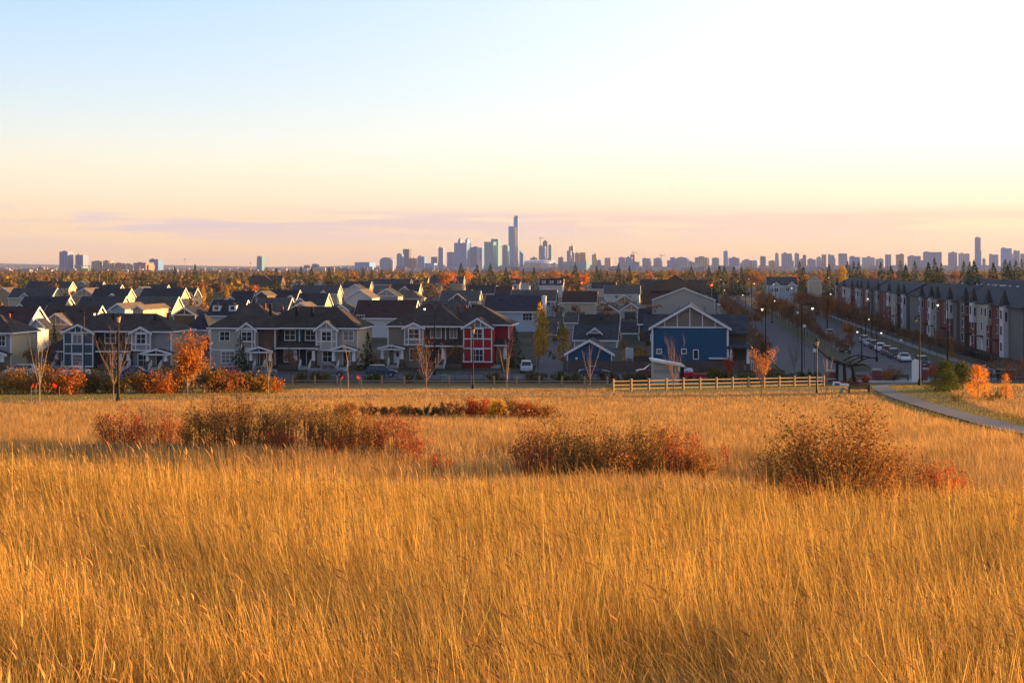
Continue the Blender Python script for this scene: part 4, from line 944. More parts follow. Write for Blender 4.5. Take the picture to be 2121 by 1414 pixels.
# stadium at left, arena in the centre
Y = 4000; x = (225-CX)/F*Y; t = thing('stadium', 'low stadium with green banner and open roof truss between the left towers', 'stadium', (x, Y, -2), 0)
MB().box(-115, -62, 0, 30, 0, zpy(557, Y)+2).build('green_banner', mat('green_banner', (.18, .42, .04), .7), t)
MB().box(-118, 90, 31, 60, 0, zpy(556, Y)+2).build('stand', FC['tanb'], t)
r = MB(); r.box(-110, -60, 10, 14, zpy(550.5, Y)+2, zpy(549.5, Y)+2); r.box(50, 108, 10, 14, zpy(550, Y)+2, zpy(549, Y)+2)
for xx in (-110, -85, -60, 50, 70, 90, 108): r.box(xx-1, xx+1, 10, 14, 0, zpy(550, Y)+2)
for i in range(3): r.box(52, 106, 15+i*5, 18+i*5, zpy(553+i*2, Y)+2, zpy(552+i*2, Y)+2)
r.build('roof_truss', FC['pale'], t)
Y = 5600; x = (1118-CX)/F*Y; t = thing('arena', 'silver domed arena with blazing sunlit right end below the downtown towers', 'arena', (x, Y, -2), 0)
rr_ = 64; MB().lathe([(rr_, 0), (rr_*1.04, zpy(543, Y)), (rr_*.97, zpy(539.5, Y)+2), (rr_*.2, zpy(538, Y)+2)], n=28).build('drum', mat('arena_metal', (.55, .55, .62), .25, metal=.7), t)
MB().lathe([(rr_*1.05, zpy(545, Y)), (rr_*1.05, zpy(544, Y))], n=28).build('ring', FC['blue'], t)
# cranes, masts
def crane(px, top, Y, label, arm):
    x = (px-CX)/F*Y; t = thing('tower_crane', label, 'crane', (x, Y, -2)); H = zpy(top, Y)
    MB().box(-1, 1, -1, 1, 0, H+2).build('mast', M_pent, t); MB().box(-arm*.35, arm, -.8, .8, H, H+1.6).tube((0, 0, H+8), (arm*.8, 0, H+1.5), .4, n=4).tube((0, 0, H+8), (-arm*.3, 0, H+1.5), .4, n=4).box(-.8, .8, -.8, .8, H+1, H+8).build('jib', M_pent, t)
crane(1119, 493, 5990, 'thin tower crane over the blue downtown tower', 16)
crane(1311, 523, 6050, 'thin tower crane on the unfinished tower at right', 22)
crane(1369, 529, 6100, 'faint small crane right of the two matching grey blocks', 18)
for px, tp, Y, lb in ((383, 536, 1500, 'thin bare chimney mast above the left treeline'), (519, 543, 2600, 'thin latticed mast left of the lone teal tower'), (994, 532, 2200, 'slender pale mast in front of the downtown foot')):
    x = (px-CX)/F*Y; t = thing('mast', lb, 'mast', (x, Y, 0)); H = zpy(tp, Y)
    MB().tube((0, 0, 0), (0, 0, H), Y/F*.55, Y/F*.35, n=8).build('pole', FC['tanb'], t); MB().box(-Y/F*1.3, Y/F*1.3, -.5, .5, H-Y/F*2, H).build('head', M_pent, t)
# low horizon: far ridge and suburb boxes
hx = np.linspace(-7000, 7000, 160); hp = 26+10*np.sin(hx*.0011+.5)+5*np.sin(hx*.004)+2*np.sin(hx*.013); hp = np.where(hx < 500, hp+6, hp-6)
V = np.concatenate([np.column_stack([hx, hx*0+10300, hx*0-3]), np.column_stack([hx, hx*0+10800, hp]), np.column_stack([hx, hx*0+12300, hp*.8])])
n_ = len(hx); ii = np.concatenate([np.arange(n_-1), np.arange(n_-1)+n_]); o = np_mesh('hills', V, np.stack([ii, ii+1, ii+n_+1, ii+n_], 1), mat('far_hills', (.13, .09, .07), .95, var=.5, scale=.004)); tag(o, kind='structure')
rr = np.random.default_rng(5); b = MB()
for i in range(900):
    Y = rr.uniform(3000, 9500); x = rr.uniform(-.42, .42)*Y; w = rr.uniform(8, 40); h = rr.uniform(5, 13)
    if x/Y > -.15: h += rr.uniform(0, 8)
    b.box(x-w/2, x+w/2, Y, Y+12, 0, h)
for i in range(190):
    Y = rr.uniform(5400, 7200); px_ = rr.choice([rr.uniform(1225, 2150), rr.uniform(1500, 2150), rr.uniform(780, 1230)]); x = (px_-CX)/F*Y; w = rr.uniform(15, 60); h = rr.uniform(10, 27)*(.6 if px_ < 1230 else 1)
    b.box(x-w/2, x+w/2, Y, Y+20, 0, h)
o = b.build('distant_suburbs', mat('suburb_walls', (.45, .38, .34), .8, isl=[(.40, .36, .42), (.22, .20, .28), (.36, .24, .24), (.50, .48, .54), (.14, .14, .22), (.26, .26, .36)])); tag(o, 'countless tiny pale roofs and walls between the far trees', 'buildings', kind='stuff')

# ------------------------------------------------------------------ vegetation builders
def leafm(name, cols, tr=.3, orand=.22):
    return mat(name, cols[0], .8, isl=cols, trans=tr, obj_rand=orand, spec=.15)
ML = dict(spruce=leafm('spruce_needles', [(.018, .035, .014), (.030, .055, .018), (.045, .065, .018), (.022, .04, .02)], .12),
    pine=leafm('pine_needles', [(.06, .085, .012), (.10, .12, .016), (.035, .06, .012), (.15, .15, .02)], .2),
    gold=leafm('golden_leaves', [(.50, .27, .02), (.42, .24, .02), (.60, .34, .03), (.30, .20, .02)], .4),
    orange=leafm('orange_leaves', [(.55, .17, .02), (.62, .24, .03), (.42, .11, .015), (.50, .22, .03)], .4),
    red=leafm('red_leaves', [(.42, .05, .012), (.50, .09, .02), (.30, .03, .012), (.38, .12, .02)], .35),
    olive=leafm('olive_leaves', [(.14, .12, .02), (.22, .16, .025), (.09, .09, .02), (.30, .19, .03)], .3),
    wood=leafm('woodland_crowns', [(.22, .115, .055), (.15, .09, .045), (.26, .13, .055), (.10, .08, .035), (.30, .15, .06)], .2),
    bare=leafm('bare_twigs', [(.24, .12, .06), (.17, .085, .05), (.30, .16, .08), (.13, .075, .05)], .15),
    rust=leafm('rusty_twigs', [(.38, .16, .05), (.30, .12, .045), (.44, .21, .07), (.22, .10, .04)], .25),
    green=leafm('green_leaves', [(.05, .09, .02), (.09, .12, .025), (.04, .06, .02), (.14, .14, .03)], .25),
    larch=leafm('larch_needles', [(.72, .26, .02), (.80, .34, .03), (.55, .18, .02), (.66, .30, .03)], .45),
    shrub1=leafm('shrub_leaves_rust', [(.46, .17, .035), (.34, .11, .03), (.52, .26, .05), (.20, .08, .025), (.24, .16, .03)], .3),
    shrub2=leafm('shrub_leaves_red', [(.56, .09, .03), (.44, .08, .03), (.30, .09, .03), (.50, .20, .04)], .3),
    shrub3=leafm('shrub_leaves_olive', [(.20, .16, .03), (.13, .12, .025), (.30, .18, .035), (.34, .13, .03)], .3),
    hedge1=leafm('hedge_leaves_orange', [(.42, .17, .025), (.30, .13, .02), (.50, .24, .03), (.20, .11, .02), (.12, .09, .02)], .3),
    hedge2=leafm('hedge_leaves_red', [(.50, .12, .02), (.40, .10, .02), (.36, .17, .03), (.22, .09, .02)], .3),
    hedge3=leafm('hedge_leaves_dark', [(.07, .075, .02), (.12, .10, .02), (.24, .14, .03), (.05, .05, .02)], .25))
M_bark = mat('bark', (.13, .085, .06), .9, var=.3, scale=6)
M_barkl = mat('pale_bark', (.26, .20, .14), .85, var=.3, scale=6)
def quads(P, D, S, w, rg, aspect=1.0):
    """leaf-like quads: centres P, main directions D, half lengths S"""
    n = len(P); D = D/np.maximum(np.linalg.norm(D, axis=1), 1e-9)[:, None]
    a = rg.normal(size=(n, 3)); B = np.cross(D, a); B /= np.maximum(np.linalg.norm(B, axis=1), 1e-9)[:, None]
    S = np.asarray(S)[:, None]; hw = S*w
    V = np.stack([P-D*S, P-D*S*.1+B*hw, P+D*S, P-D*S*.1-B*hw], 1).reshape(-1, 3)
    Q = (np.arange(n)*4)[:, None]+np.arange(4)[None]; return V, Q
def spruce_mesh(H, Rr, n, seed, droop=.45, name='crown', size=1.0, mt='spruce', gap=.0):
    rg = np.random.default_rng(seed); t = rg.random(n)**1.25*.96+.02
    if gap: t = np.round(t*gap)/gap+rg.normal(0, .012, n)
    az = rg.uniform(0, 2*math.pi, n); rad = Rr*(1-t)**.85*(.92+.25*np.sin(az*3+seed)+.18*np.sin(az*5+t*22))
    f = rg.random(n)**.45; r = rad*f
    P = np.stack([r*np.cos(az), r*np.sin(az), H*t+.05*H*(1-f)*(1-t)], 1)
    D = np.stack([np.cos(az), np.sin(az), -droop+rg.normal(0, .2, n)], 1)
    S = size*H*.038*(1.25-.8*t)*rg.uniform(.6, 1.4, n)
    V, Q = quads(P, D, S, .42, rg)
    k = max(6, n//40); z = np.linspace(.9, 1.0, k); P2 = np.stack([rg.normal(0, .01*H, k), rg.normal(0, .01*H, k), H*z], 1)
    V2, Q2 = quads(P2, np.tile([0, 0, 1.], (k, 1)), np.full(k, H*.03), .25, rg)
    return np.concatenate([V, V2]), np.concatenate([Q, Q2+len(V)])
def crown_mesh(H, Rr, n, seed, zc=.62, rz=.4, clumps=14, size=.05, up=0.0, open_=.5, w=.5):
    """uneven crown: leaf quads gathered into clumps spread through an ellipsoid"""
    rg = np.random.default_rng(seed); cc = rg.normal(size=(clumps, 3)); cc /= np.linalg.norm(cc, axis=1)[:, None]; cc *= rg.uniform(.25, .95, (clumps, 1))
    cc *= np.array([Rr, Rr, H*rz]); cc[:, 2] += H*zc; k = rg.integers(0, clumps, n)
    sz = rg.uniform(.22, .48, clumps)
    P = cc[k]+rg.normal(size=(n, 3))*np.array([Rr, Rr, H*rz])*sz[k][:, None]*open_
    D = rg.normal(size=(n, 3)); D[:, 2] = D[:, 2]*.6+up
    if up: D[:, :2] *= .5
    return quads(P, D, H*size*rg.uniform(.5, 1.3, n), w, rg)
def column_mesh(H, Rr, n, seed, size=.03, base=.08):
    rg = np.random.default_rng(seed); t = rg.uniform(base, 1, n); az = rg.uniform(0, 2*math.pi, n)
    prof = np.minimum(1, (t-base)/.2+.35)*np.sqrt(np.clip((1.02-t)/.65, 0, 1)); rad = Rr*prof*(1+.25*np.sin(az*2+t*9+seed)+.2*np.sin(t*31+az))
    r = rad*rg.random(n)**.5; P = np.stack([r*np.cos(az), r*np.sin(az), H*t], 1)
    D = np.stack([np.cos(az)*.6, np.sin(az)*.6, np.full(n, 1.)], 1)+rg.normal(0, .4, (n, 3)); return quads(P, D, H*size*rg.uniform(.6, 1.3, n), .5, rg)
def limb_mesh(H, r0, seed, fork=.25, spread=.5, levels=3, kids_=4, up=.55, n=5, twist=.25, leader=True):
    """trunk and limbs as one tapered mesh; returns MB and the twig tips"""
    rr = random.Random(seed); mb = MB(); tips = []
    def grow(p, d, L, r, lev):
        segs = 3; q = np.array(p, float); dd = np.array(d, float)
        for i in range(segs):
            nd = dd+np.array([rr.gauss(0, twist*.4), rr.gauss(0, twist*.4), up*.12]); nd /= np.linalg.norm(nd)
            q2 = q+nd*L/segs; ra, rb = r*(1-i/segs*.55), r*(1-(i+1)/segs*.55)
            mb.tube(q, q2, max(ra, .004), max(rb, .003), n if lev == levels else (4 if lev > 0 else 3), cap=False)
            if lev > 0 and i >= (0 if lev < levels else 1):
                for _ in range(max(1, kids_//2) if lev < levels else kids_):
                    a = rr.uniform(0, 2*math.pi); s = spread*rr.uniform(.7, 1.3)
                    c = nd+np.array([math.cos(a)*s, math.sin(a)*s, up*.35]); c /= np.linalg.norm(c)
                    f = rr.random(); b0 = q+(q2-q)*f
                    grow(b0, c, L*rr.uniform(.35, .6), rb*.55, lev-1)
            q, dd = q2, nd
        tips.append((q.copy(), dd.copy()))
    z0 = H*fork; mb.tube((0, 0, -.15), (0, 0, z0), r0, r0*.8, n+1, cap=False)
    if leader: grow((0, 0, z0), (rr.gauss(0, .05), rr.gauss(0, .05), 1), H-z0, r0*.8, levels)
    else:
        for i in range(kids_+1):
            a = 2*math.pi*i/(kids_+1)+rr.uniform(-.3, .3); s = spread*rr.uniform(.35, .9)
            c = np.array([math.cos(a)*s, math.sin(a)*s, 1.]); c /= np.linalg.norm(c); grow((0, 0, z0*rr.uniform(.85, 1.0)), c, (H-z0)*rr.uniform(.75, 1.02), r0*.55, levels-1)
    return mb, tips
def leaves_on(tips, per, size, spread, seed, w=.5):
    rg = np.random.default_rng(seed); P = np.array([t[0] for t in tips]); P = np.repeat(P, per, 0)+rg.normal(0, spread, (len(P)*per, 3))
    return quads(P, rg.normal(size=P.shape), size*rg.uniform(.6, 1.3, len(P)), w, rg)

def conecl_mesh(H, Rr, n, seed, clumps=40, size=.03, w=.3, top=.9):
    rg = np.random.default_rng(seed); t = rg.random(clumps)**1.1*.97; az = rg.uniform(0, 6.28, clumps); r = Rr*(1-t)**.75*rg.uniform(.35, 1.12, clumps)
    cc = np.stack([r*np.cos(az), r*np.sin(az), H*(.03+t*.95)], 1); cc[:3] = [[0, 0, H*.97], [.03*H, 0, H*.9], [-.02*H, .02*H, H*.84]]
    k = rg.integers(0, clumps, n); s = np.where(np.arange(clumps) < 3, .04, rg.uniform(.09, .17, clumps))*Rr*1.5
    P = cc[k]+rg.normal(size=(n, 3))*s[k][:, None]*np.array([1, 1, .8]); P[:, 2] = np.maximum(P[:, 2], .05)
    D = np.stack([P[:, 0], P[:, 1], np.full(n, .35*H)], 1)+rg.normal(0, .3*H, (n, 3))*.6; return quads(P, D, H*size*rg.uniform(.5, 1.3, n), w, rg)
def proto_tree(kind, H, crown, trunk_r, m, tname='trunk', hide=True):
    t = thing(kind, 'x', 'tree', (0, 0, 0)); V, Q = crown
    np_mesh('crown', V, Q, m, t); MB().tube((0, 0, -.3), (0, 0, H*.8), trunk_r, trunk_r*.3, n=6).build('trunk', M_bark, t); return t
PROTO = {}
def P_(k, t): PROTO.setdefault(k, []).append(t)
USED = {}
def put_tree(k, i, x, y, s, label, group=None, rz=0.0, z=None, sc=None):
    pr = PROTO[k][i % len(PROTO[k])]; loc = (x, y, (g1(x, y) if z is None else z)-.1)
    if pr.name not in USED:
        USED[pr.name] = 1; pr.location = loc; pr.rotation_euler = (0, 0, rz); pr.scale = sc or (s, s, s); pr['label'] = label
        if group: pr['group'] = group
        return pr
    return dup(pr, loc, rz, label, sc or s, group)
for s in range(4): P_('spruce', proto_tree('spruce_tree', 12, spruce_mesh(12, 3.6, 700, s+10, size=1.0), .18, ML['spruce']))
for s in range(4): P_('gold', proto_tree('aspen_tree', 10, column_mesh(10, 1.5, 420, s+30, .034), .12, ML['gold']))
for s in range(3): P_('orange', proto_tree('autumn_tree', 9, crown_mesh(9, 3.2, 520, s+50, .6, .36, 16, .045), .16, ML['orange']))
for s in range(3): P_('olive', proto_tree('leafy_tree', 10, crown_mesh(10, 3.4, 560, s+60, .58, .38, 16, .045), .18, ML['olive']))
for s in range(3): P_('green', proto_tree('leafy_tree', 8, crown_mesh(8, 2.6, 520, s+66, .55, .4, 14, .045), .15, ML['green']))
def bare_proto(nm, H, n, s, m, Rr=2.8, cl=18):
    t = thing(nm, 'x', 'tree', (0, 0, 0)); mb, tips = limb_mesh(H, .13, s, fork=.22, spread=.55, levels=2, kids_=4, n=5); mb.build('trunk', M_bark, t)
    V, Q = crown_mesh(H, Rr, n, s, .64, .34, cl, .075, up=1.3, w=.10); np_mesh('crown', V, Q, m, t); return t
for s in range(4): P_('bare', bare_proto('bare_tree', 8, 700, s+80, ML['bare']))
for s in range(3): P_('rust', bare_proto('bare_tree', 9, 800, s+90, ML['rust'], 3.4))

# ---- individual trees of the treeline and among the houses: (kind, photo column, top row, height m)
def at_top(px, py, H):
    Y = (CZ-H)*F/(py-HY) if abs(py-HY) > .01 else 900
    return (px-CX)/F*Y, Y
LANDMARK = [(60, 'at the far left edge'), (150, 'left of the slab towers'), (240, 'below the round pink towers'), (400, 'left of the bare mast'), (520, 'between the bare mast and the lone teal tower'),
    (600, 'right of the lone teal tower'), (700, 'above the wide slate roof'), (800, 'below the pale blue office slab'), (890, 'below the left downtown blocks'), (960, 'below the twin turreted tower'),
    (1060, 'below the wide teal tower'), (1160, 'below the arena'), (1250, 'below the pink stepped tower'), (1350, 'below the unfinished tower'), (1460, 'behind the large dark brown hall'), (1560, 'below the slim blue tower'),
    (1680, 'behind the pale blue craftsman house'), (1800, 'at the start of the townhouse row'), (1960, 'behind the middle of the townhouse row'), (2030, 'under the lone tall tower'), (2200, 'near the right edge')]
def lm(px):
    for a, s in LANDMARK:
        if px <= a: return s
KD = dict(spruce='dark spruce', gold='golden columnar aspen', orange='orange leafed tree', olive='olive green round tree', green='green round tree', bare='bare brown tree', rust='rusty bare tree')
IND = [('spruce', p, y, h) for p, y, h in [(268, 566, 10), (282, 562, 11), (296, 560, 12), (310, 562, 11), (322, 559, 12), (336, 561, 11), (350, 560, 12), (362, 552, 13), (374, 562, 11), (386, 560, 11), (404, 547, 14),
    (416, 560, 12), (440, 562, 11), (456, 563, 11), (490, 561, 11), (500, 563, 11), (512, 566, 10), (572, 554, 12), (598, 556, 12), (612, 558, 11), (623, 551, 13), (645, 554, 12.5), (682, 553, 13), (720, 560, 11), (752, 556, 12), (770, 556, 12), (790, 557, 12),
    (812, 563, 10), (832, 565, 10), (850, 560, 10), (955, 544, 15), (988, 547, 14), (1016, 545, 14), (1048, 552, 12), (1084, 556, 11), (1106, 553, 12), (1192, 545, 14), (1236, 550, 13), (1244, 556, 11), (1281, 544, 14), (1258, 560, 10), (1304, 550, 12), (1432, 549, 13),
    (1340, 560, 10), (1468, 550, 12), (1490, 549, 12), (1500, 550, 12), (1520, 551, 12), (1536, 552, 12), (1656, 541, 15), (1664, 551, 12), (1717, 548, 13), (1740, 556, 11), (1824, 542, 14), (1865, 539, 14), (1876, 546, 12), (1895, 540, 14), (1922, 543, 13), (1936, 533, 15), (1950, 543, 12), (1996, 540, 13), (2008, 544, 12),
    (2082, 536, 14), (2092, 540, 13), (2104, 538, 14), (2116, 536, 15), (1756, 541, 12), (1768, 540, 12), (1778, 541, 12), (40, 562, 10), (52, 561, 10), (62, 563, 10), (130, 560, 10), (148, 566, 9), (166, 566, 9), (205, 560, 10)]]
IND += [('gold', p, y, h) for p, y, h in [(398, 592, 8.5), (410, 594, 9), (421, 592, 9), (436, 596, 9.5), (470, 591, 9), (477, 594, 8), (823, 569, 8), (914, 592, 8), (922, 598, 7), (1028, 570, 9), (1038, 568, 9), (1114, 569, 10), (1181, 573, 9), (1284, 572, 8), (1290, 570, 8), (1296, 569, 9), (1303, 568, 9), (1310, 566, 9), (1316, 565, 9), (1258, 574, 7),
    (1658, 566, 11), (1670, 568, 11), (1742, 548, 12), (1748, 552, 11), (139, 624, 6.5), (188, 648, 6.5), (855, 626, 6.5), (1125, 640, 9), (850, 632, 6)]]
IND += [('orange', p, y, h) for p, y, h in [(404, 575, 9), (420, 580, 9), (528, 583, 9), (966, 557, 12), (972, 560, 11), (925, 553, 10), (938, 555, 10), (1180, 560, 9), (1190, 565, 9), (1210, 556, 10), (1650, 560, 9), (730, 560, 9), (1508, 588, 7), (1070, 560, 9)]]
IND += [('olive', p, y, h) for p, y, h in [(80, 566, 9), (220, 560, 10), (230, 556, 11), (430, 565, 10), (478, 563, 10), (905, 565, 10), (914, 563, 10), (1230, 566, 9), (1240, 564, 9), (1370, 556, 10), (1420, 558, 10), (1556, 553, 11), (1700, 560, 10), (1790, 556, 10), (1880, 563, 9), (2040, 560, 10), (700, 556, 10), (560, 560, 10)]]
IND += [('rust', p, y, h) for p, y, h in [(12, 586, 6), (32, 584, 7), (395, 578, 8), (460, 588, 7), (700, 566, 10), (660, 562, 10), (880, 562, 10), (1150, 559, 10), (1165, 560, 10), (1340, 560, 10), (1390, 557, 10), (1400, 562, 9), (1545, 556, 12), (1560, 554, 13), (1575, 557, 12), (1590, 562, 10), (1600, 570, 9), (1620, 560, 9), (1700, 566, 9), (1810, 560, 10), (1850, 560, 9), (1980, 556, 10), (2060, 560, 9), (1715, 575, 8)]]
TR = random.Random(3)
_grp = {}
for e in sorted(IND, key=lambda e: e[1]): _grp.setdefault((e[0], lm(e[1])), []).append(e)
RANK = {}
_ow = ['leftmost', 'second from left', 'third from left', 'fourth from left', 'fifth from left', 'sixth from left', 'seventh from left', 'eighth from left', 'ninth from left', 'tenth from left', 'eleventh from left', 'twelfth from left']
for key, l in _grp.items():
    for i, e in enumerate(l): RANK[id(e)] = '' if len(l) == 1 else (', rightmost' if i == len(l)-1 else ', '+_ow[min(i, 11)])
for i, e in enumerate(IND):
    k, px, py, h = e
    if py < HY+1.5 and h < CZ: h = max(h, CZ-.5) if py >= HY-1 else CZ+(HY-py)/F*820
    if h >= CZ-1: Y = 820+TR.uniform(-60, 60); x = (px-CX)/F*Y; h = CZ-(py-HY)/F*Y
    else: x, Y = at_top(px, py, h)
    if 1585 < px < 1625: continue
    if Y > 1500: Y = 1000+TR.uniform(-100, 100); x = (px-CX)/F*Y; h = CZ-(py-HY)/F*Y
    h0 = dict(spruce=12, gold=10, orange=9, olive=10, green=8, bare=8, rust=9)[k]
    put_tree(k, TR.randrange(4), x, Y, h/h0, f'{KD[k]} {lm(px)}{RANK[id(e)]}', f'{KD[k]}s {lm(px)}', TR.uniform(0, 6.28), z=0)

# ---- the wood beyond the houses: one mass of crowns
rg = np.random.default_rng(21)
def forest(name, label, n, y0, y1, kinds, seed, hmin=6, hmax=12, per=60, m='rust', half=.42, ex=None):
    rg = np.random.default_rng(seed); Vs, Qs, off = [], [], 0
    Y = np.sqrt(rg.uniform(y0**2, y1**2, n)); X = rg.uniform(-half, half, n)*Y
    for x, y in zip(X, Y):
        if ex and ex(x, y): continue
        H = rg.uniform(hmin, hmax)
        if kinds == 'c': V, Q = spruce_mesh(H, H*.33, per, int(rg.integers(1e6)), size=1.7)
        else: V, Q = crown_mesh(H, H*.50, per, int(rg.integers(1e6)), .52, .42, 8, .11, w=.6)
        V = V+np.array([x, y, 0]); Vs.append(V); Qs.append(Q+off); off += len(V)
    o = np_mesh(name, np.concatenate(Vs), np.concatenate(Qs), ML[m]); tag(o, label, 'woodland', kind='stuff')
def noth(x, y):
    if y > 900: return False
    for hx_, hy_ in HOUSES:
        if abs(x-hx_) < 13 and -3 < y-hy_ < 15: return True
    p = x-.138*(y-254)
    return 40 < p < 140
forest('autumn_woodland', 'distant mass of rusty bare autumn trees below the skyline', 1500, 700, 2600, 'd', 1, 8, 14, 46, 'wood', ex=noth)
forest('autumn_woodland', 'distant mass of olive and yellowing trees below the skyline', 950, 690, 2600, 'd', 2, 8, 13, 46, 'olive', ex=noth)
forest('autumn_woodland', 'distant scattered golden crowns below the skyline', 300, 680, 2200, 'd', 3, 7, 11, 46, 'gold', ex=noth)
forest('spruce_woodland', 'distant mass of small dark spruces below the skyline', 520, 700, 2600, 'c', 4, 9, 15, 46, 'spruce', ex=noth)
forest('yard_trees', 'low rusty yard trees between the houses of the far rows', 260, 300, 720, 'd', 15, 3, 7, 60, 'rust', ex=noth)
forest('yard_trees', 'low dark evergreens between the houses of the far rows', 150, 320, 720, 'c', 16, 4, 8, 60, 'spruce', ex=noth)
forest('yard_trees', 'low mixed yard trees between the houses of the far rows', 240, 330, 700, 'd', 5, 3, 6.5, 60, 'bare', ex=noth)
forest('far_woodland', 'faint wooded plain reaching the horizon', 1800, 2600, 9000, 'd', 6, 9, 16, 16, 'bare')

# ---- avenue trees
ORD = ['first', 'second', 'third', 'fourth', 'fifth', 'sixth', 'seventh', 'eighth', 'ninth', 'tenth', 'eleventh', 'twelfth', 'thirteenth', 'fourteenth', 'fifteenth', 'sixteenth', 'seventeenth', 'eighteenth', 'nineteenth', 'twentieth']
ORD += ['twenty-'+a for a in ORD[:9]]+['thirtieth']+['thirty-'+a for a in ORD[:9]]+['fortieth']+['forty-'+a for a in ORD[:9]]
TREECOUNT = {}
def thin_proto(s):
    t = thing('bare_tree', 'x', 'tree', (0, 0, 0)); mb, tips = limb_mesh(7, .07, s, fork=.26, spread=.42, levels=3, kids_=3, up=.9, n=5, leader=False); mb.build('trunk', M_bark, t)
    V, Q = crown_mesh(7, 1.7, 420, s, .66, .28, 12, .06, up=1.3, w=.10); np_mesh('crown', V, Q, ML['bare'], t); return t
for s in range(4): P_('thin', thin_proto(s+400))
k = 0
for p, q0, q1, st in ((46.2, -32, 300, 9.5), (61.2, -14, 330, 10.5), (78.6, -20, 330, 9.5)):
    q = q0
    while q < q1:
        x, y = uv(p, q+TR.uniform(-1, 1)); st_ = st*(.68 if q < 130 and p < 70 else 1); s = TR.uniform(.55, .75) if q < 60 else TR.uniform(.65, .95); kind = 'rust' if TR.random() < .25 and q > 70 else 'bare'
        side = {46.2: 'on the left verge of the avenue', 61.2: 'on the grass median of the avenue', 78.6: 'on the right verge before the townhouses'}[p]
        cnt = TREECOUNT[p] = TREECOUNT.get(p, 0)+1
        if q < 70: kind = 'thin'
        put_tree(kind, k, x, y, s*(1.15 if kind == 'thin' else 1), f'{"rusty " if kind == "rust" else "thin " if kind == "thin" else ""}bare street tree {side}, {ORD[cnt-1]} from the park end', f'street trees {side}', TR.uniform(0, 6)); k += 1; q += st_
for px, Y, s, kd, lb in ((1760, 300, .55, 'orange', 'small orange crowned tree on the median by the red brake lights'), (1578, 380, .9, 'rust', 'big rusty tree left of the pale blue craftsman house'), (1618, 440, .62, 'orange', 'bright orange tree in front of the pale blue craftsman house'),
    (1585, 420, .9, 'rust', 'rust coloured tree behind the lit left lamp'), (1660, 450, 1.1, 'rust', 'broad rusty tree between the golden aspens and the townhouses'), (1690, 400, 1.0, 'bare', 'broad dark bare tree left of the first townhouse'), (1712, 370, 1.0, 'rust', 'rusty tree overlapping the farthest townhouse block'), (1505, 470, .6, 'orange', 'orange tree beside the red traffic light'),
    (1565, 360, .6, 'rust', 'small rusty tree over the parked cars'), (1540, 395, .6, 'rust', 'small rusty tree left of the avenue'),
    (1970, 245, .42, 'gold', 'small golden aspen against the nearest townhouses')):
    x = (px-CX)/F*Y; put_tree(kd, k, x, Y, s, lb); k += 1
# yard trees near the front blocks
for px, Y, s, kd, lb, sc in ((497, 211, .50, 'spruce', 'dark green young spruce before the middle townhouse bay', None), (762, 214, .52, 'spruce', 'young spruce at the right end of the middle townhouse', None), (1066, 219, .58, 'spruce', 'young spruce right of the red house', None),
    (1119, 262, 1.02, 'gold', 'tall yellow green columnar aspen beside the pale blue house', None), (1114, 228, .62, 'gold', 'slim columnar aspen in front of the pale blue house', (.45, .45, .62)), (1167, 232, .68, 'gold', 'golden green aspen left of the blue garage', (1.0, 1.0, .62)),
    (1160, 300, .6, 'green', 'round green tree at the cream garage', None), (1300, 232, .30, 'gold', 'small yellow shrub tree behind the board fence', (.7, .7, .3)), (1325, 232, .28, 'gold', 'second small yellow shrub tree behind the board fence', (.9, .9, .28)),
    (112, 222, .62, 'spruce', 'dark narrow spruce beside the left annexe', (.4, .4, .62)), (105, 214, .5, 'bare', 'bare yard tree against the beige end wall at left', None), (60, 212, .5, 'bare', 'grey bare shrubby tree at the left edge house', None), (780, 213, .32, 'bare', 'small bare tree by the taupe house door', None),
    (860, 212, .5, 'rust', 'rusty small tree before the taupe house window', (.4, .4, .45)), (950, 213, .55, 'bare', 'bare tree before the brown part of the red townhouse block', None), (600, 210, .45, 'bare', 'small bare tree in front of the navy townhouse', (.5, .5, .45))):
    x = (px-CX)/F*Y; put_tree(kd, k, x, Y, s, lb, sc=sc); k += 1
for i, (px, Y, s, kd) in enumerate(((1148, 290, .34, 'green'), (1172, 310, .3, 'bare'), (1138, 246, .22, 'green'), (1146, 236, .2, 'green'), (1292, 262, .3, 'bare'), (1310, 250, .28, 'green'), (1335, 238, .3, 'bare'), (1284, 300, .3, 'gold'), (1006, 236, .3, 'bare'), (1262, 330, .3, 'green'), (1236, 345, .35, 'rust'), (1328, 300, .35, 'bare'), (1340, 275, .3, 'green'))):
    put_tree(kd, i, (px-CX)/F*Y, Y, s, f'small {KD[kd]} in the yards around the side lane, {_ow[i] if i < 12 else "last"} of them counted from the lane mouth' if False else f'small {KD[kd]} in the yards behind the blue garage, {["beside the cream garage", "at the low garage row", "on the lane edge", "at the lane mouth", "by the carport", "behind the second board fence", "at the blue house corner", "behind the carport", "beside the pale blue house", "before the timbered garage", "before the slate blue garage", "at the beige garage", "below the large beige gable"][i]}')
# unseen spruces added beyond the right edge to keep the low sun off the valley
for i in range(40):
    x = TR.uniform(135, 175)+ (i % 2)*60; y = 206+i*8+TR.uniform(-3, 3); put_tree('spruce', i, x, y, TR.uniform(1.35, 1.6), 'unseen tall spruce added beyond the right edge to shade the valley', 'unseen spruces added west of the view for their shade')

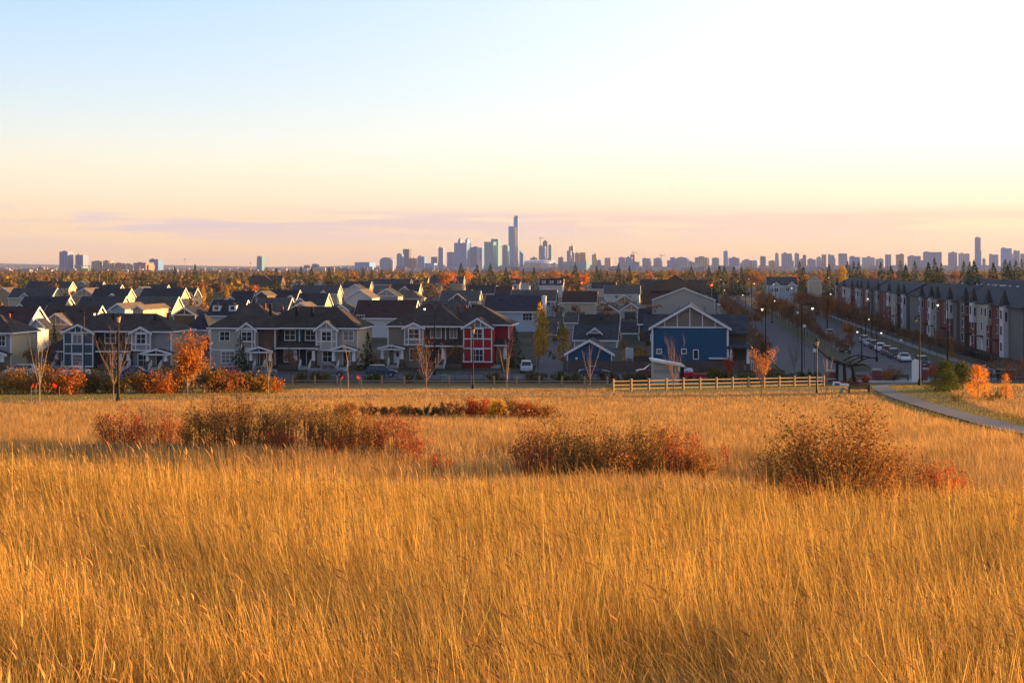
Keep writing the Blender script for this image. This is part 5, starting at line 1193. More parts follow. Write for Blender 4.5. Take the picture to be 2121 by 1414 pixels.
# ------------------------------------------------------------------ park shrubs, saplings and hedge
def shrub(label, x, y, H, Rr, leaf, n, seed, stems=16, size=.035, cat='shrub', name='shrub', group=None, dense=1.0, z=None, low=0.0):
    n = int(n*1.35)
    """many stems fanning from the ground with leaves along and beyond them"""
    t = thing(name, label, cat, (x, y, (g1(x, y) if z is None else z)), 0, group); rr = random.Random(seed); rg = np.random.default_rng(seed); mb = MB(); tips = []
    for i in range(stems):
        a = rr.uniform(0, 6.28); f = rr.random()**.6; e = (1.2*Rr*f*math.cos(a), 1.2*Rr*f*math.sin(a)); h = H*(1-.45*f*f)*rr.uniform(.7, 1.05)
        p0 = np.array([e[0]*.5, e[1]*.5, -.05]); p2 = np.array([e[0], e[1], h]); p1 = (p0+p2)/2+np.array([-e[0]*.12, -e[1]*.12, h*.06])
        r0 = .006*H+.004; mb.tube(p0, p1, r0, r0*.7, 4, cap=False); mb.tube(p1, p2, r0*.7, .003, 4, cap=False)
        for j in range(5):
            u = rr.uniform(.06, .95); b = p0*(1-u)**2+2*u*(1-u)*p1+u*u*p2 if False else (p0+(p1-p0)*2*u if u < .5 else p1+(p2-p1)*(2*u-1))
            d = np.array([rr.gauss(e[0]*.2, .35), rr.gauss(e[1]*.2, .35), rr.uniform(.3, 1)]); d /= np.linalg.norm(d); L = H*rr.uniform(.12, .28)
            mb.tube(b, b+d*L, r0*.4, .002, 3, cap=False); tips += [b+d*L*v for v in (.4, .7, 1.0)]
        tips += [p2, p1*.4+p2*.6]
    mb.build('stems', M_bark, t)
    T_ = np.array(tips); T_ = T_[T_[:, 2] > low*H]; k = rg.integers(0, len(T_), n)
    P = T_[k]+rg.normal(0, .065*H*dense, (n, 3)); P[:, 2] = np.maximum(P[:, 2], .03)
    V, Q = quads(P, rg.normal(size=(n, 3)), size*rg.uniform(.5, 1.3, n), .55, rg); np_mesh('foliage', V, Q, ML[leaf], t); return t
def sx(px, Y): return (px-CX)/F*Y
# big shrub group at right
shrub('largest rusty brown shrub with tall twiggy crown, right of centre', sx(1738, 27), 27, 2.3, 1.15, 'shrub1', 8000, 1, 60, .032, dense=1.2)
shrub('green topped shrub behind the left side of the largest shrub', sx(1630, 33), 33, 1.55, .95, 'shrub3', 2600, 2, 26, .032)
shrub('twiggy pinkish bare shrub left of the green topped one', sx(1590, 37), 37, 1.5, .8, 'rust', 420, 3, 26, .025)
shrub('small deep red shrub at the left foot of the largest shrub', sx(1655, 25.5), 25.5, .95, .42, 'shrub2', 1100, 4, 14, .026)
shrub('low rusty shrub just right of the largest shrub', sx(1830, 30), 30, 1.35, .8, 'shrub1', 2000, 5, 22, .03)
shrub('wide low reddish brown shrub at the right end of the group', sx(1945, 32.5), 32.5, 1.15, .62, 'shrub2', 1800, 6, 22, .03)
shrub('brownish shrub between the low rusty and the reddish one', sx(1885, 33), 33, 1.3, .7, 'shrub1', 1500, 7, 20, .03)
shrub('tiny orange plant at the left end of the big shrub group', sx(1572, 38), 38, .75, .3, 'shrub2', 300, 8, 8, .03)
shrub('tiny rusty seedling shrub in front of the big group', sx(1583, 24), 24, .42, .22, 'shrub2', 220, 9, 7, .02)
shrub('small red twig plant left of the dark mulch patch', sx(1505, 44), 44, .95, .25, 'shrub2', 260, 10, 6, .028)
# middle right bed
mid = [(1105, 41, 1.75, .75, 'shrub2'), (1140, 42.5, 2.05, .9, 'shrub1'), (1185, 41, 1.95, .9, 'shrub3'), (1230, 42, 1.75, .9, 'shrub1'), (1275, 40.5, 1.7, .85, 'shrub1'), (1320, 41.5, 1.75, .9, 'shrub3'), (1362, 41, 1.7, .8, 'shrub1'), (1405, 42, 1.8, .85, 'shrub2'), (1445, 41, 1.6, .75, 'shrub1')]
nm = ['leftmost, red tinged', 'tallest, rusty', 'olive green topped', 'rusty, fourth from its left end', 'middle, brown', 'olive, sixth from its left end', 'brown, seventh from its left end', 'reddish, next to last', 'rightmost, thin brown']
for i, (px, Y, H, r, l) in enumerate(mid):
    shrub(f'{nm[i]} shrub of the dense row at centre right', sx(px, Y), Y, H*(1.2, 1.35, 1.1, 1.25, .95, 1.15, 1.0, .95, .7)[i], r*1.1, l, 2100, 20+i, 24, .036)
# left bed
lf = [(240, 54, 1.55, .7, 'shrub2', 1200), (272, 53, 1.3, .5, 'shrub2', 900), (312, 54.5, 1.75, .8, 'rust', 380), (352, 53.5, 1.5, .6, 'shrub2', 1000), (412, 52.5, 1.6, .75, 'shrub3', 1600), (455, 52, 1.85, .95, 'shrub1', 2000), (500, 51.5, 1.9, .95, 'shrub1', 2000),
      (548, 51, 1.5, .85, 'shrub3', 1700), (590, 51.5, 1.8, .9, 'shrub3', 1500), (635, 51, 1.75, 1.0, 'rust', 900), (680, 50.5, 1.7, .95, 'shrub3', 1800), (725, 50, 1.7, .9, 'shrub1', 1700), (768, 49.5, 1.3, .75, 'shrub1', 1300), (815, 49, 1.55, .8, 'shrub2', 1200), (855, 48, 1.05, .6, 'shrub2', 700), (905, 47, .55, .45, 'shrub2', 400), (575, 49, .95, .6, 'shrub2', 900), (700, 48.5, .8, .6, 'shrub2', 800)]
nl = ['dark red shrub at the left end of the left bed', 'small crimson shrub second in the left bed', 'bare grey twiggy shrub third in the left bed', 'crimson shrub fourth in the left bed', 'olive shrub at the left end of the dense thicket', 'broad rusty shrub second in the dense thicket', 'tall rusty shrub third in the dense thicket', 'low olive shrub in the middle of the left thicket',
      'olive shrub right of the low one in the left thicket', 'twiggy see-through shrub of the left thicket', 'olive shrub right of the see-through one', 'rusty shrub near the right end of the left thicket', 'low rusty shrub in the dip near the thicket end', 'pointed reddish shrub standing out at the right end of the left thicket', 'small sparse red shrub right of the pointed one', 'tiny trailing red shrub at the very end of the left bed', 'low red bush in front of the left thicket', 'second low red bush in front of the left thicket, farther right']
for i, (px, Y, H, r, l, n) in enumerate(lf): shrub(nl[i], sx(px, Y), Y, H*(1.1, 1.0, 1.1, 1.0, .95, 1.2, 1.3, 1.0, 1.25, 1.2, 1.1, 1.05, .85, 1.2, 1, 1, 1, 1)[i], r*1.15, l, int(n*1.3), 40+i, 28, .036)
# upper bed
ub = [(708, 84, .75, .5, 'shrub2'), (722, 85, .9, .6, 'shrub1'), (765, 84, .8, .5, 'rust'), (800, 84, .7, .5, 'shrub1'), (835, 84, .8, .6, 'shrub1'), (878, 84, .8, .8, 'hedge3'), (925, 84, 1.0, .7, 'rust'), (966, 83, 1.35, .8, 'red'), (1000, 84, 1.05, .7, 'shrub2'), (1028, 83, 1.15, .6, 'gold'), (1064, 82, 1.2, .8, 'shrub1'), (1095, 81, 1.15, .8, 'shrub2'), (1122, 80, 1.0, .8, 'shrub1')]
nu = ['small dark red shrub at the left end of the upper bed', 'little rusty shrub second in the upper bed', 'pale twiggy shrub third in the upper bed', 'low brown shrub fourth in the upper bed', 'low brown shrub fifth in the upper bed', 'dark green low shrub in the upper bed', 'pale twiggy shrub left of the bright red one', 'bright red shrub in the middle of the upper bed', 'dull red shrub right of the bright red one', 'yellowish upright shrub of the upper bed', 'rusty shrub third from the right end of the upper bed', 'reddish shrub second from the right end of the upper bed', 'brown shrub at the right end of the upper bed']
for i, (px, Y, H, r, l) in enumerate(ub): shrub(nu[i], sx(px, Y), Y, H, r*1.2, l, 1500, 70+i, 20, .05)
# hedge row at left by the lawn
hd = [(8, 140, 'hedge1', 2.6, 2.4), (45, 139, 'hedge1', 2.8, 2.4), (88, 138, 'hedge1', 2.9, 2.4), (120, 139, 'hedge2', 2.6, 2.4), (142, 138, 'hedge2', 2.5, 1.6), (178, 141, 'hedge3', 2.1, 1.8), (203, 141, 'hedge3', 2.7, 2.0), (235, 142, 'hedge1', 2.1, 1.6), (272, 141, 'hedge1', 2.4, 2.0), (298, 142, 'hedge1', 2.0, 1.6), (330, 141, 'hedge2', 2.3, 2.1), (365, 143, 'hedge1', 2.9, 2.2), (405, 143, 'hedge1', 3.4, 2.4), (440, 144, 'hedge3', 2.4, 1.8), (468, 144, 'hedge2', 2.5, 1.8), (495, 145, 'hedge3', 2.1, 1.7), (520, 146, 'hedge1', 2.0, 1.6), (545, 146, 'hedge1', 1.8, 1.4), (568, 147, 'hedge2', 1.5, .9)]
nh = ['first, cut by the left edge', 'second from the left edge, yellow tipped', 'third from the left edge, tall and yellow', 'fourth from the left edge, orange red', 'fifth from the left edge, bright red', 'sixth from the left edge, small and dark', 'seventh from the left edge, dark green', 'eighth, just left of the tall lamp', 'ninth, right behind the tall lamp post', 'tenth, small orange', 'eleventh, round and orange red', 'twelfth, beside the orange tree', 'thirteenth, tall behind the orange tree', 'fourteenth, dark', 'fifteenth, reddish', 'sixteenth, dark and low', 'seventeenth, orange', 'eighteenth, low orange', 'last, small and red']
for i, (px, Y, l, H, r) in enumerate(hd):
    shrub(f'{nh[i]} bush of the autumn hedge at left', sx(px, Y), Y, H, r, l, 1500, 100+i, 18, .11, cat='bush', name='hedge_bush', dense=1.5)
# dark bushes along the street behind the fence
db = [(1030, 'hedge3'), (1110, 'hedge3'), (1168, 'green'), (1196, 'hedge3'), (1262, 'hedge3'), (1300, 'hedge3'), (1335, 'green'), (1480, 'hedge3'), (1505, 'hedge3'), (1535, 'hedge3'), (1560, 'green'), (1600, 'hedge3'), (1625, 'green'), (1655, 'green'), (1680, 'hedge3'), (860, 'hedge3'), (780, 'green'), (660, 'hedge3'), (620, 'hedge3')]
_seen = set()
for i, (px, l) in enumerate(db):
    Y = 181+(i % 3)*1.5; lb = (('dark green ' if l == 'green' else 'dark brownish ')+'low bush '+('beside the pickup truck' if px < 700 else 'below the taupe house' if px < 900 else 'at the lane mouth' if px < 1150 else 'in front of the blue garage' if px < 1290 else 'left of the shelter' if px < 1400 else 'under the red leafed sapling' if px < 1570 else 'left of the black pergola')+f', {["nearer the fence", "nearer the street", "between fence and street"][i % 3]}')
    if lb in _seen: lb = lb.replace('low bush', 'low round bush')
    _seen.add(lb); shrub(lb, sx(px, Y), Y, 1.35, 1.6, l, 700, 140+i, 12, .12, cat='bush', name='street_bush', dense=1.5, group='dark bushes between fence and street')
for i, (px, Y, H, l, lb) in enumerate([(1478, 196, 1.5, 'olive', 'pale grass clump beside the blue house fence'), (1605, 186, 2.0, 'bare', 'beige ornamental grass left of the tall lamp'), (1820, 190, 1.6, 'shrub1', 'brown shrub right of the brick pillar'), (1850, 188, 1.9, 'bare', 'bare brownish shrub before the white sign'), (1838, 186, 1.3, 'shrub1', 'low brown shrub on the plaza edge'), (1945, 200, 2.2, 'bare', 'bare reddish shrub behind the pines'), (2000, 200, 2.2, 'rust', 'tan ornamental grass behind the orange larch'), (2095, 188, 3.6, 'rust', 'rusty shrub cut by the right edge'), (2112, 180, 3.2, 'shrub2', 'deep red shrub at the right edge'), (1795, 178, 1.0, 'shrub2', 'low red shrub at the foot of the pergola'), (1770, 177, .9, 'shrub1', 'low brown shrub under the pergola'), (1935, 196, 1.7, 'shrub2', 'dark red mound of shrub behind the pines')]):
    shrub(lb, sx(px, Y), Y, H, H*.75, l, 900, 180+i, 18, .09, dense=1.4)

def sapling(label, px, Y, top, style, seed, leaf=None, flags=0, bark=None, R_=.5):
    x = sx(px, Y); z = g1(x, Y); H = zpy(top, Y)-z; t = thing('sapling_tree' if H < 6 else 'young_tree', label, 'young tree', (x, Y, z))
    if style in ('oval', 'mid'): H *= .80
    if style == 'v': mb, tips = limb_mesh(H, .045, seed, .30, .42, 3, 3, up=1.2, twist=.1, leader=False)
    elif style == 'wide': mb, tips = limb_mesh(H, .055, seed, .26, .62, 3, 4, up=.7, twist=.3, leader=False)
    elif style == 'oval': mb, tips = limb_mesh(H, .06, seed, .24, .50, 3, 4, up=.8, twist=.3, leader=False)
    elif style == 'mid': mb, tips = limb_mesh(H, .055, seed, .24, .36, 3, 4, up=.8, twist=.25, leader=False)
    else: mb, tips = limb_mesh(H, .05, seed, .3, .45, 2, 4, up=.8, twist=.15, leader=True)
    mb.build('trunk', bark or M_barkl, t)
    if leaf:
        l, per, size, sp = leaf; V, Q = leaves_on(tips, per, size, sp, seed); np_mesh('crown', V, Q, ML[l], t)
    if flags:
        for i in range(flags):
            a = 2.2*i+.4; ex, ey = 1.5*math.cos(a)*(1 if i != 1 else .7), 1.2*math.sin(a); zz = g1(x+ex, Y+ey)-z
            s = thing('tree_stake', f'thin stake with red flag {["right behind", "left of", "in front of"][i]} the {" ".join(label.split(",")[0].split()[:4])}', 'stake', (x+ex, Y+ey, z+zz), 0, 'stakes with red flags around the saplings')
            MB().tube((0, 0, -.1), (0, 0, 1.55), .03, n=5).build('post', mat('stake_green', (.10, .10, .06), .7), s)
            MB().tube((0, 0, 1.5), (-ex*.95, -ey*.95, 2.2-zz), .008, n=3).build('tie_wire', M_metalb, s)
            MB().add([(-ex*.1, -ey*.1, 1.62), (-ex*.32, -ey*.32-.02, 1.84), (-ex*.34, -ey*.34-.06, 1.56), (-ex*.15, -ey*.15-.05, 1.4)], [(0, 1, 2, 3)]).build('flag', mat('red_flag', (.75, .03, .015), .6, trans=.3), s)
    return t
M_barkr = mat('reddish_bark', (.20, .13, .10), .85, var=.3, scale=6)
sapling('tall slim bare sapling, first from the left, with three staked flags', 82, 104, 697, 'v', 1, flags=3)
sapling('spreading reddish bare young tree left of the tall left lamp', 235, 117, 688, 'wide', 2, bark=M_barkr)
sapling('bright orange leafed young tree in front of the hedge', 388, 123, 703, 'oval', 9, leaf=('orange', 15, .12, .22))
sapling('bare pinkish sapling before the middle townhouse, left one', 556, 140, 728, 'v', 4, leaf=('bare', 2, .05, .1))
sapling('very thin bare sapling right of the pickup, with red flags', 721, 146, 722, 'l', 5, flags=2)
sapling('spreading bare sapling with few orange leaves before the taupe house', 883, 140, 708, 'wide', 6, leaf=('rust', 1, .07, .12), bark=M_barkr)
sapling('yellowish bare sapling, straight branches, right of the red house', 1050, 140, 712, 'v', 7)
sapling('bare sapling with upright twigs in front of the blue garage', 1222, 141, 700, 'v', 8, bark=M_barkr)
sapling('bare bushy sapling standing before the shelter', 1396, 138, 712, 'wide', 14, bark=M_barkr)
sapling('small round red leafed sapling behind the lit fence', 1511, 176, 745, 'v', 10, leaf=('red', 14, .10, .20))
sapling('orange leafed sapling on the lawn in front of the lit fence', 1577, 131, 708, 'mid', 12, leaf=('orange', 4, .09, .14))
sapling('pale bare sapling beside the thin path lamp', 1713, 130, 735, 'v', 13)
sapling('thin bare whip sapling on the lawn between lamp and orange sapling', 1538, 140, 795, 'l', 17)
sapling('thin bare street sapling behind the bench', 1645, 196, 700, 'wide', 15, bark=M_bark)
# pines and larches on the right mound
def conifer(label, px, Y, H, Rr, m, seed, n, name, cat='tree', gap=0, size=1.0, droop=-.35):
    x = sx(px, Y); H = zpy(H, Y)-g1(x, Y); t = thing(name, label, cat, (x, Y, g1(x, Y)-.05)); V, Q = conecl_mesh(H, Rr, n, seed, clumps=46 if m == 'pine' else 34, size=.032 if m == 'pine' else .026, w=.4 if m == 'pine' else .28); np_mesh('crown', V, Q, ML[m], t)
    MB().tube((0, 0, -.1), (0, 0, H*.92), .09, .02).build('trunk', M_bark, t); return t
conifer('tallest green pine on the right mound, behind', 1957, 134, 750, 1.5, 'pine', 1, 4200, 'pine_tree')
conifer('low broad green pine at the left of the mound group', 1938, 131, 778, 1.3, 'pine', 2, 3200, 'pine_tree')
conifer('shorter green pine in front of the tallest one', 1968, 129, 768, 1.25, 'pine', 3, 3600, 'pine_tree')
conifer('green pine right of the group beside the orange larch', 1994, 132, 752, 1.5, 'pine', 4, 4200, 'pine_tree')
conifer('larger glowing orange larch on the right mound', 2026, 116, 757, 1.25, 'larch', 5, 3000, 'larch_tree', gap=0, size=.9)
conifer('thin orange larch behind the larger one', 2040, 121, 762, .6, 'larch', 6, 1300, 'larch_tree', gap=0, size=.9)
conifer('narrow orange larch near the right edge', 2084, 112, 774, .65, 'larch', 7, 1900, 'larch_tree', gap=0, size=.9)
for i, (px, Y, lb) in enumerate([(2050, 108, 'grey green tuft on the right mound'), (2062, 112, 'small grey bush between the two larches'), (1985, 110, 'low grey bush on the mound slope')]): shrub(lb, sx(px, Y), Y, .8, .5, 'olive', 300, 300+i, 10, .05)

# ------------------------------------------------------------------ dry grass
rng = np.random.default_rng(7)
def gmat(name, cols, tr=.4):
    m = bpy.data.materials.new(name); m.use_nodes = True; t = m.node_tree; t.nodes.clear()
    ge = N(t, 'ShaderNodeNewGeometry'); n = len(cols)
    c = ramp_node(t, ge.outputs['Random Per Island'], [((i+.5)/n, x) for i, x in enumerate(cols)])
    tcn = N(t, 'ShaderNodeTexCoord'); no = N(t, 'ShaderNodeTexNoise'); no.inputs['Scale'].default_value = .45; no.inputs['Detail'].default_value = 4
    t.links.new(tcn.outputs['Object'], no.inputs['Vector'])
    f = N(t, 'ShaderNodeMapRange'); t.links.new(no.outputs[0], f.inputs[0]); f.inputs[1].default_value = .3; f.inputs[2].default_value = .7; f.inputs[3].default_value = .62; f.inputs[4].default_value = 1.15
    c = mix_rgb(t, 1.0, c, f.outputs[0], 'MULTIPLY')
    d = N(t, 'ShaderNodeBsdfDiffuse'); tr_ = N(t, 'ShaderNodeBsdfTranslucent'); t.links.new(c, d.inputs[0]); t.links.new(c, tr_.inputs[0])
    mx = N(t, 'ShaderNodeMixShader'); mx.inputs[0].default_value = tr; t.links.new(d.outputs[0], mx.inputs[1]); t.links.new(tr_.outputs[0], mx.inputs[2])
    o_ = N(t, 'ShaderNodeOutputMaterial'); t.links.new(mx.outputs[0], o_.inputs[0]); return m
STRAW = [(.66, .38, .10), (.92, .58, .15), (.46, .24, .06), (.80, .46, .10), (.22, .11, .03), (.95, .68, .22), (.60, .33, .08), (.13, .11, .02)]
M_grass = gmat('dry_grass', STRAW, .45)
M_gfar = gmat('dry_grass_far', [(.70, .41, .15), (.58, .32, .10), (.84, .52, .20), (.46, .25, .08)], .45)
M_head = gmat('seed_heads', [(.52, .30, .11), (.38, .21, .11), (.62, .38, .13), (.30, .17, .10)], .3)
def scatter(y0, y1, dens, marg=3.0, slope=.42):
    """random points in the view wedge between two distances"""
    A = slope*(y1*y1-y0*y0) + 2*marg*(y1-y0); n = int(A*dens)
    y = rng.uniform(y0, y1, n*3); x = rng.uniform(-1, 1, n*3)*(slope*y1+marg)
    k = np.abs(x) < slope*y+marg
    return x[k][:n], y[k][:n]
def clumpy(x, y, s=1.0):
    return .5+.5*np.sin(x*2.1*s+1.7*np.sin(y*1.3*s))*np.sin(y*2.7*s+1.3*np.sin(x*1.9*s))
def tufty(x, y):
    a = clumpy(x, y, 1.0); b = .5+.5*np.sin(x*7.3+2*np.sin(y*3.1))*np.sin(y*6.1+2*np.sin(x*4.3)); c = .5+.5*np.sin(x*.9+y*.5+1)*np.sin(y*.8-x*.4)
    g = np.clip(.38*a+.42*b+.30*c, 0, 1)
    for gx, gy, r in ((.95, 5.0, .5), (1.3, 7.6, .45), (-.3, 6.4, .3), (.75, 7.2, .55), (1.0, 6.2, .45), (-1.9, 8.2, .4), (-.9, 5.6, .3), (2.2, 8.8, .5), (-2.9, 11, .6), (.3, 11.5, .5)): g = g*(1-.9*np.exp(-((x-gx)**2+((y-gy)*.6)**2)/r**2))
    return g
def leanf(x, y, s):
    n = len(x); fx = -.13+.08*np.sin(x*1.1+y*.7)+.06*np.sin(x*3.3-y*2.1); fy = .08*np.sin(x*1.7+y*1.9)
    return np.stack([fx+rng.normal(0, s, n), fy+rng.normal(-.02, s*.8, n)], 1)
def blades(x, y, h, w, lean, segs, curve=1.4, az=None, z=None, t0=0.0):
    """ribbons standing at x,y: h height, w width, lean (n,2) horizontal tip offset"""
    n = len(x); z0 = gz(x, y)-.02 if z is None else z
    t = np.linspace(0, 1, segs+1)
    cx = x[:, None]+lean[:, 0:1]*t**curve; cy = y[:, None]+lean[:, 1:2]*t**curve
    L2 = (lean**2).sum(1)
    hh = np.sqrt(np.maximum(h*h-L2*.8, .05*h*h))
    cz = z0[:, None]+hh[:, None]*t
    a = rng.uniform(0, math.pi, n) if az is None else az
    ww = w[:, None]*(1-.75*t**2)/2
    dx, dy = np.cos(a)[:, None]*ww, np.sin(a)[:, None]*ww
    P = np.empty((n, segs+1, 2, 3)); P[:, :, 0, 0] = cx-dx; P[:, :, 1, 0] = cx+dx; P[:, :, 0, 1] = cy-dy; P[:, :, 1, 1] = cy+dy; P[:, :, :, 2] = cz[:, :, None]
    b = (np.arange(n)*(segs+1)*2)[:, None] + (np.arange(segs)*2)[None]
    b = b.ravel(); Q = np.stack([b, b+1, b+3, b+2], 1)
    tip = np.stack([cx[:, -1], cy[:, -1], cz[:, -1]], 1); d = np.stack([cx[:, -1]-cx[:, -2], cy[:, -1]-cy[:, -2], cz[:, -1]-cz[:, -2]], 1)
    return P.reshape(-1, 3), Q, tip, d/np.linalg.norm(d, axis=1)[:, None]
def heads(tip, d, L, w):
    """nodding spindle-shaped seed heads: two crossed ribbons each"""
    n = len(tip); prof = np.array([.25, .8, 1., .8, .5, .12]); k = len(prof); t = np.linspace(0, 1, k)
    nod = np.stack([-rng.uniform(.0, 1.2, n), rng.uniform(-.5, .5, n), -rng.uniform(-.2, .6, n)], 1)
    c = tip[:, None]+d[:, None]*(t[None, :, None]*L[:, None, None])+nod[:, None]*(t[None, :, None]**1.8*L[:, None, None]*.55)
    Vs, Qs = [], []
    for s in range(2):
        side = np.array([[0, 0, 1.]]) if s else np.stack([rng.normal(0, .3, n), np.ones(n), np.zeros(n)], 1)
        if s == 0:
            side /= np.linalg.norm(side, axis=1)[:, None]
        off = side[:, None]*(prof[None, :, None]*w[:, None, None]/2)
        P = np.stack([c-off, c+off], 2).reshape(-1, 3)
        b = ((np.arange(n)*k*2)[:, None]+(np.arange(k-1)*2)[None]).ravel()
        Qs.append(np.stack([b, b+1, b+3, b+2], 1)+len(P)*s); Vs.append(P)
    return np.concatenate(Vs), np.concatenate(Qs)
def leanv(n, s, mean=-.12):
    return np.stack([rng.normal(mean, s, n), rng.normal(-.02, s*.8, n)], 1)
def keep_grass(x, y):
    """no tall grass on paths, lawns and shrub beds"""
    k = np.ones(len(x), bool)
    for q, w in ((PQ, 1.9), (PL, 1.6)):
        px, py_ = q[:, 0], q[:, 1]
        for i in range(0, len(q)):
            k &= (x-px[i])**2+(y-py_[i])**2 > w*w
    k &= ~inside(x, y, LAWN); k &= ~inside(x, y, LAWN2)
    for bx, by, rx, ry in BEDS:
        k &= ((x-bx)/rx)**2+((y-by)/ry)**2 > 1+.25*np.sin(x*3)+.2*np.sin(y*5)
    k &= ~((x > 50) & (y > 165)); k &= y < 168
    k &= ~((y > 157) & (x > -26) & (x < 15))
    return k
# shrub beds (centre x, y, radii): bare mulch under the shrubs
BEDS = [(-14.8, 53.2, 3.6, 1.9), (-9.5, 51.6, 4.0, 1.7), (-5.4, 49.6, 2.8, 1.4), (-4.6, 83, 7.4, 1.5), (3.3, 41.2, 3.3, 1.2), (6.8, 40.0, 1.5, .6), (7.6, 34.5, 1.8, 1.6)]
VA, QA, HV, HQ = [], [], [], []
def put(L, LQ, V, Q):
    LQ.append(Q+sum(len(v) for v in L)); L.append(V)
# nearest stalks
x, y = scatter(1.6, 9.5, 1250, 1.6)
c = tufty(x, y); k = rng.random(len(x)) < .12+1.0*c; x, y, c = x[k], y[k], c[k]; n = len(x)
h = rng.normal(.60, .13, n)*(.62+.50*c); ln = leanf(x, y, .13)*(1+1.2*(rng.random(n) < .12))[:, None]
V, Q, tip, d = blades(x, y, h, rng.uniform(.0022, .0052, n)*np.where(rng.random(n) < .10, 1.7, 1), ln, 5, curve=1.2); put(VA, QA, V, Q)
k = (rng.random(n) < .10) & (y > 3.6); V, Q = heads(tip[k], d[k], rng.uniform(.05, .10, k.sum()), rng.uniform(.007, .012, k.sum())); put(HV, HQ, V, Q)
# arching broad leaves and trampled, matted stalks between the upright ones
x, y = scatter(3.2, 14, 75, 1.6); n = len(x); h = rng.uniform(.25, .5, n); a = rng.uniform(0, 6.28, n); r_ = rng.uniform(.5, .95, n)*h
V, Q, tip, d = blades(x, y, h, rng.uniform(.004, .008, n), np.stack([np.cos(a)*r_-.1, np.sin(a)*r_*.8], 1), 5, curve=2.4); put(VA, QA, V, Q)
x, y = scatter(1.8, 16, 420, 1.6); c = clumpy(x+3.3, y+1.7, .55)*clumpy(x, y, 1.7); k = c > .42; x, y = x[k], y[k]; n = len(x)
fx = np.sin(x*.8+y*.6)
V, Q, tip, d = blades(x, y, rng.uniform(.45, .8, n), rng.uniform(.002, .0045, n), np.stack([-.38+.22*fx+rng.normal(0, .16, n), rng.normal(-.1, .16, n)], 1), 4, curve=1.15); put(VA, QA, V, Q)
k = (rng.random(n) < .10) & (y > 3.6); V, Q = heads(tip[k], d[k], rng.uniform(.05, .10, k.sum()), rng.uniform(.008, .014, k.sum())); put(HV, HQ, V, Q)
x, y = scatter(9.5, 30, 330, 3)
c = tufty(x, y); k = rng.random(len(x)) < .25+.9*c; x, y, c = x[k], y[k], c[k]
kk = keep_grass(x, y); x, y, c = x[kk], y[kk], c[kk]; n = len(x)
h = rng.normal(.62, .12, n)*(.72+.42*c)*np.where(rng.random(n) < .025*(1+3*(clumpy(x, y, .4) > .75)), 1.5, 1)
V, Q, tip, d = blades(x, y, h, rng.uniform(.003, .006, n)*(1+(y-10)/22), leanf(x, y, .12), 3); put(VA, QA, V, Q)
k = rng.random(n) < .12; V, Q = heads(tip[k], d[k], rng.uniform(.06, .10, k.sum()), rng.uniform(.008, .014, k.sum())*(1+(y[k]-10)/30)); put(HV, HQ, V, Q)
# tall flowering stalks standing above the rest in loose groups
for px_, Y_, cn in ((1145, 14, 5), (1250, 15, 7), (1210, 17, 26), (1235, 18, 22), (1385, 14, 5), (1300, 19, 6), (620, 17, 26), (650, 18, 20), (590, 19, 14), (395, 17, 20), (255, 16, 16), (215, 18, 10), (120, 14, 9), (30, 15, 8), (780, 18, 10), (850, 17, 12), (960, 15, 6), (1030, 18, 8), (1480, 17, 12), (1560, 19, 10), (1880, 16, 8), (2020, 18, 10), (740, 13, 4), (1620, 12, 4), (320, 18, 14), (480, 19, 12), (540, 16, 9)):
    x = (px_-CX)/F*Y_+rng.normal(0, .32, cn); y = Y_+rng.normal(0, .7, cn); h = rng.uniform(.9, 1.2, cn)
    V, Q, tip, d = blades(x, y, h, np.full(cn, .007), np.stack([rng.normal(-.06, .09, cn), rng.normal(0, .05, cn)], 1), 5); put(VA, QA, V, Q)
    V, Q = heads(tip-d*.05, d, rng.uniform(.09, .16, cn), rng.uniform(.014, .024, cn)); put(HV, HQ, V, Q)
o = np_mesh('dry_grass', np.concatenate(VA), np.concatenate(QA), M_grass); tag(o, 'tall golden dry grass covering the near hilltop', 'grass', kind='stuff')
o = np_mesh('seed_heads', np.concatenate(HV), np.concatenate(HQ), M_head); tag(o, 'nodding brown seed heads over the near golden grass', 'seed heads', kind='stuff')
VA, QA = [], []
for (ya, yb, dn, w0, hh, sg) in ((30, 48, 120, .010, .50, 2), (48, 75, 60, .017, .40, 2), (75, 110, 30, .028, .34, 1), (110, 170, 15.0, .045, .30, 1)):
    x, y = scatter(ya, yb, dn, 5); k = keep_grass(x, y); x, y = x[k], y[k]; n = len(x); c = clumpy(x, y, .5)
    tf0 = np.clip((y-60)/90, 0, 1)
    V, Q, tip, d = blades(x, y, rng.normal(hh, hh*.2, n)*(.9+.18*c)*(1-.25*tf0), rng.uniform(.6, 1.5, n)*w0, leanv(n, .13, -.08), sg, az=rng.uniform(-.7, .7, n)); put(VA, QA, V, Q)
o = np_mesh('meadow_grass', np.concatenate(VA), np.concatenate(QA), M_gfar); tag(o, 'dry golden meadow grass sloping down to the fence', 'grass', kind='stuff')
for bx, by, rx, ry in BEDS:
    a = np.linspace(0, 2*math.pi, 20)[:-1]
    patch('mulch_bed', [(bx+rx*1.15*math.cos(t), by+ry*1.2*math.sin(t)) for t in a], M_mulch, .05, .5)
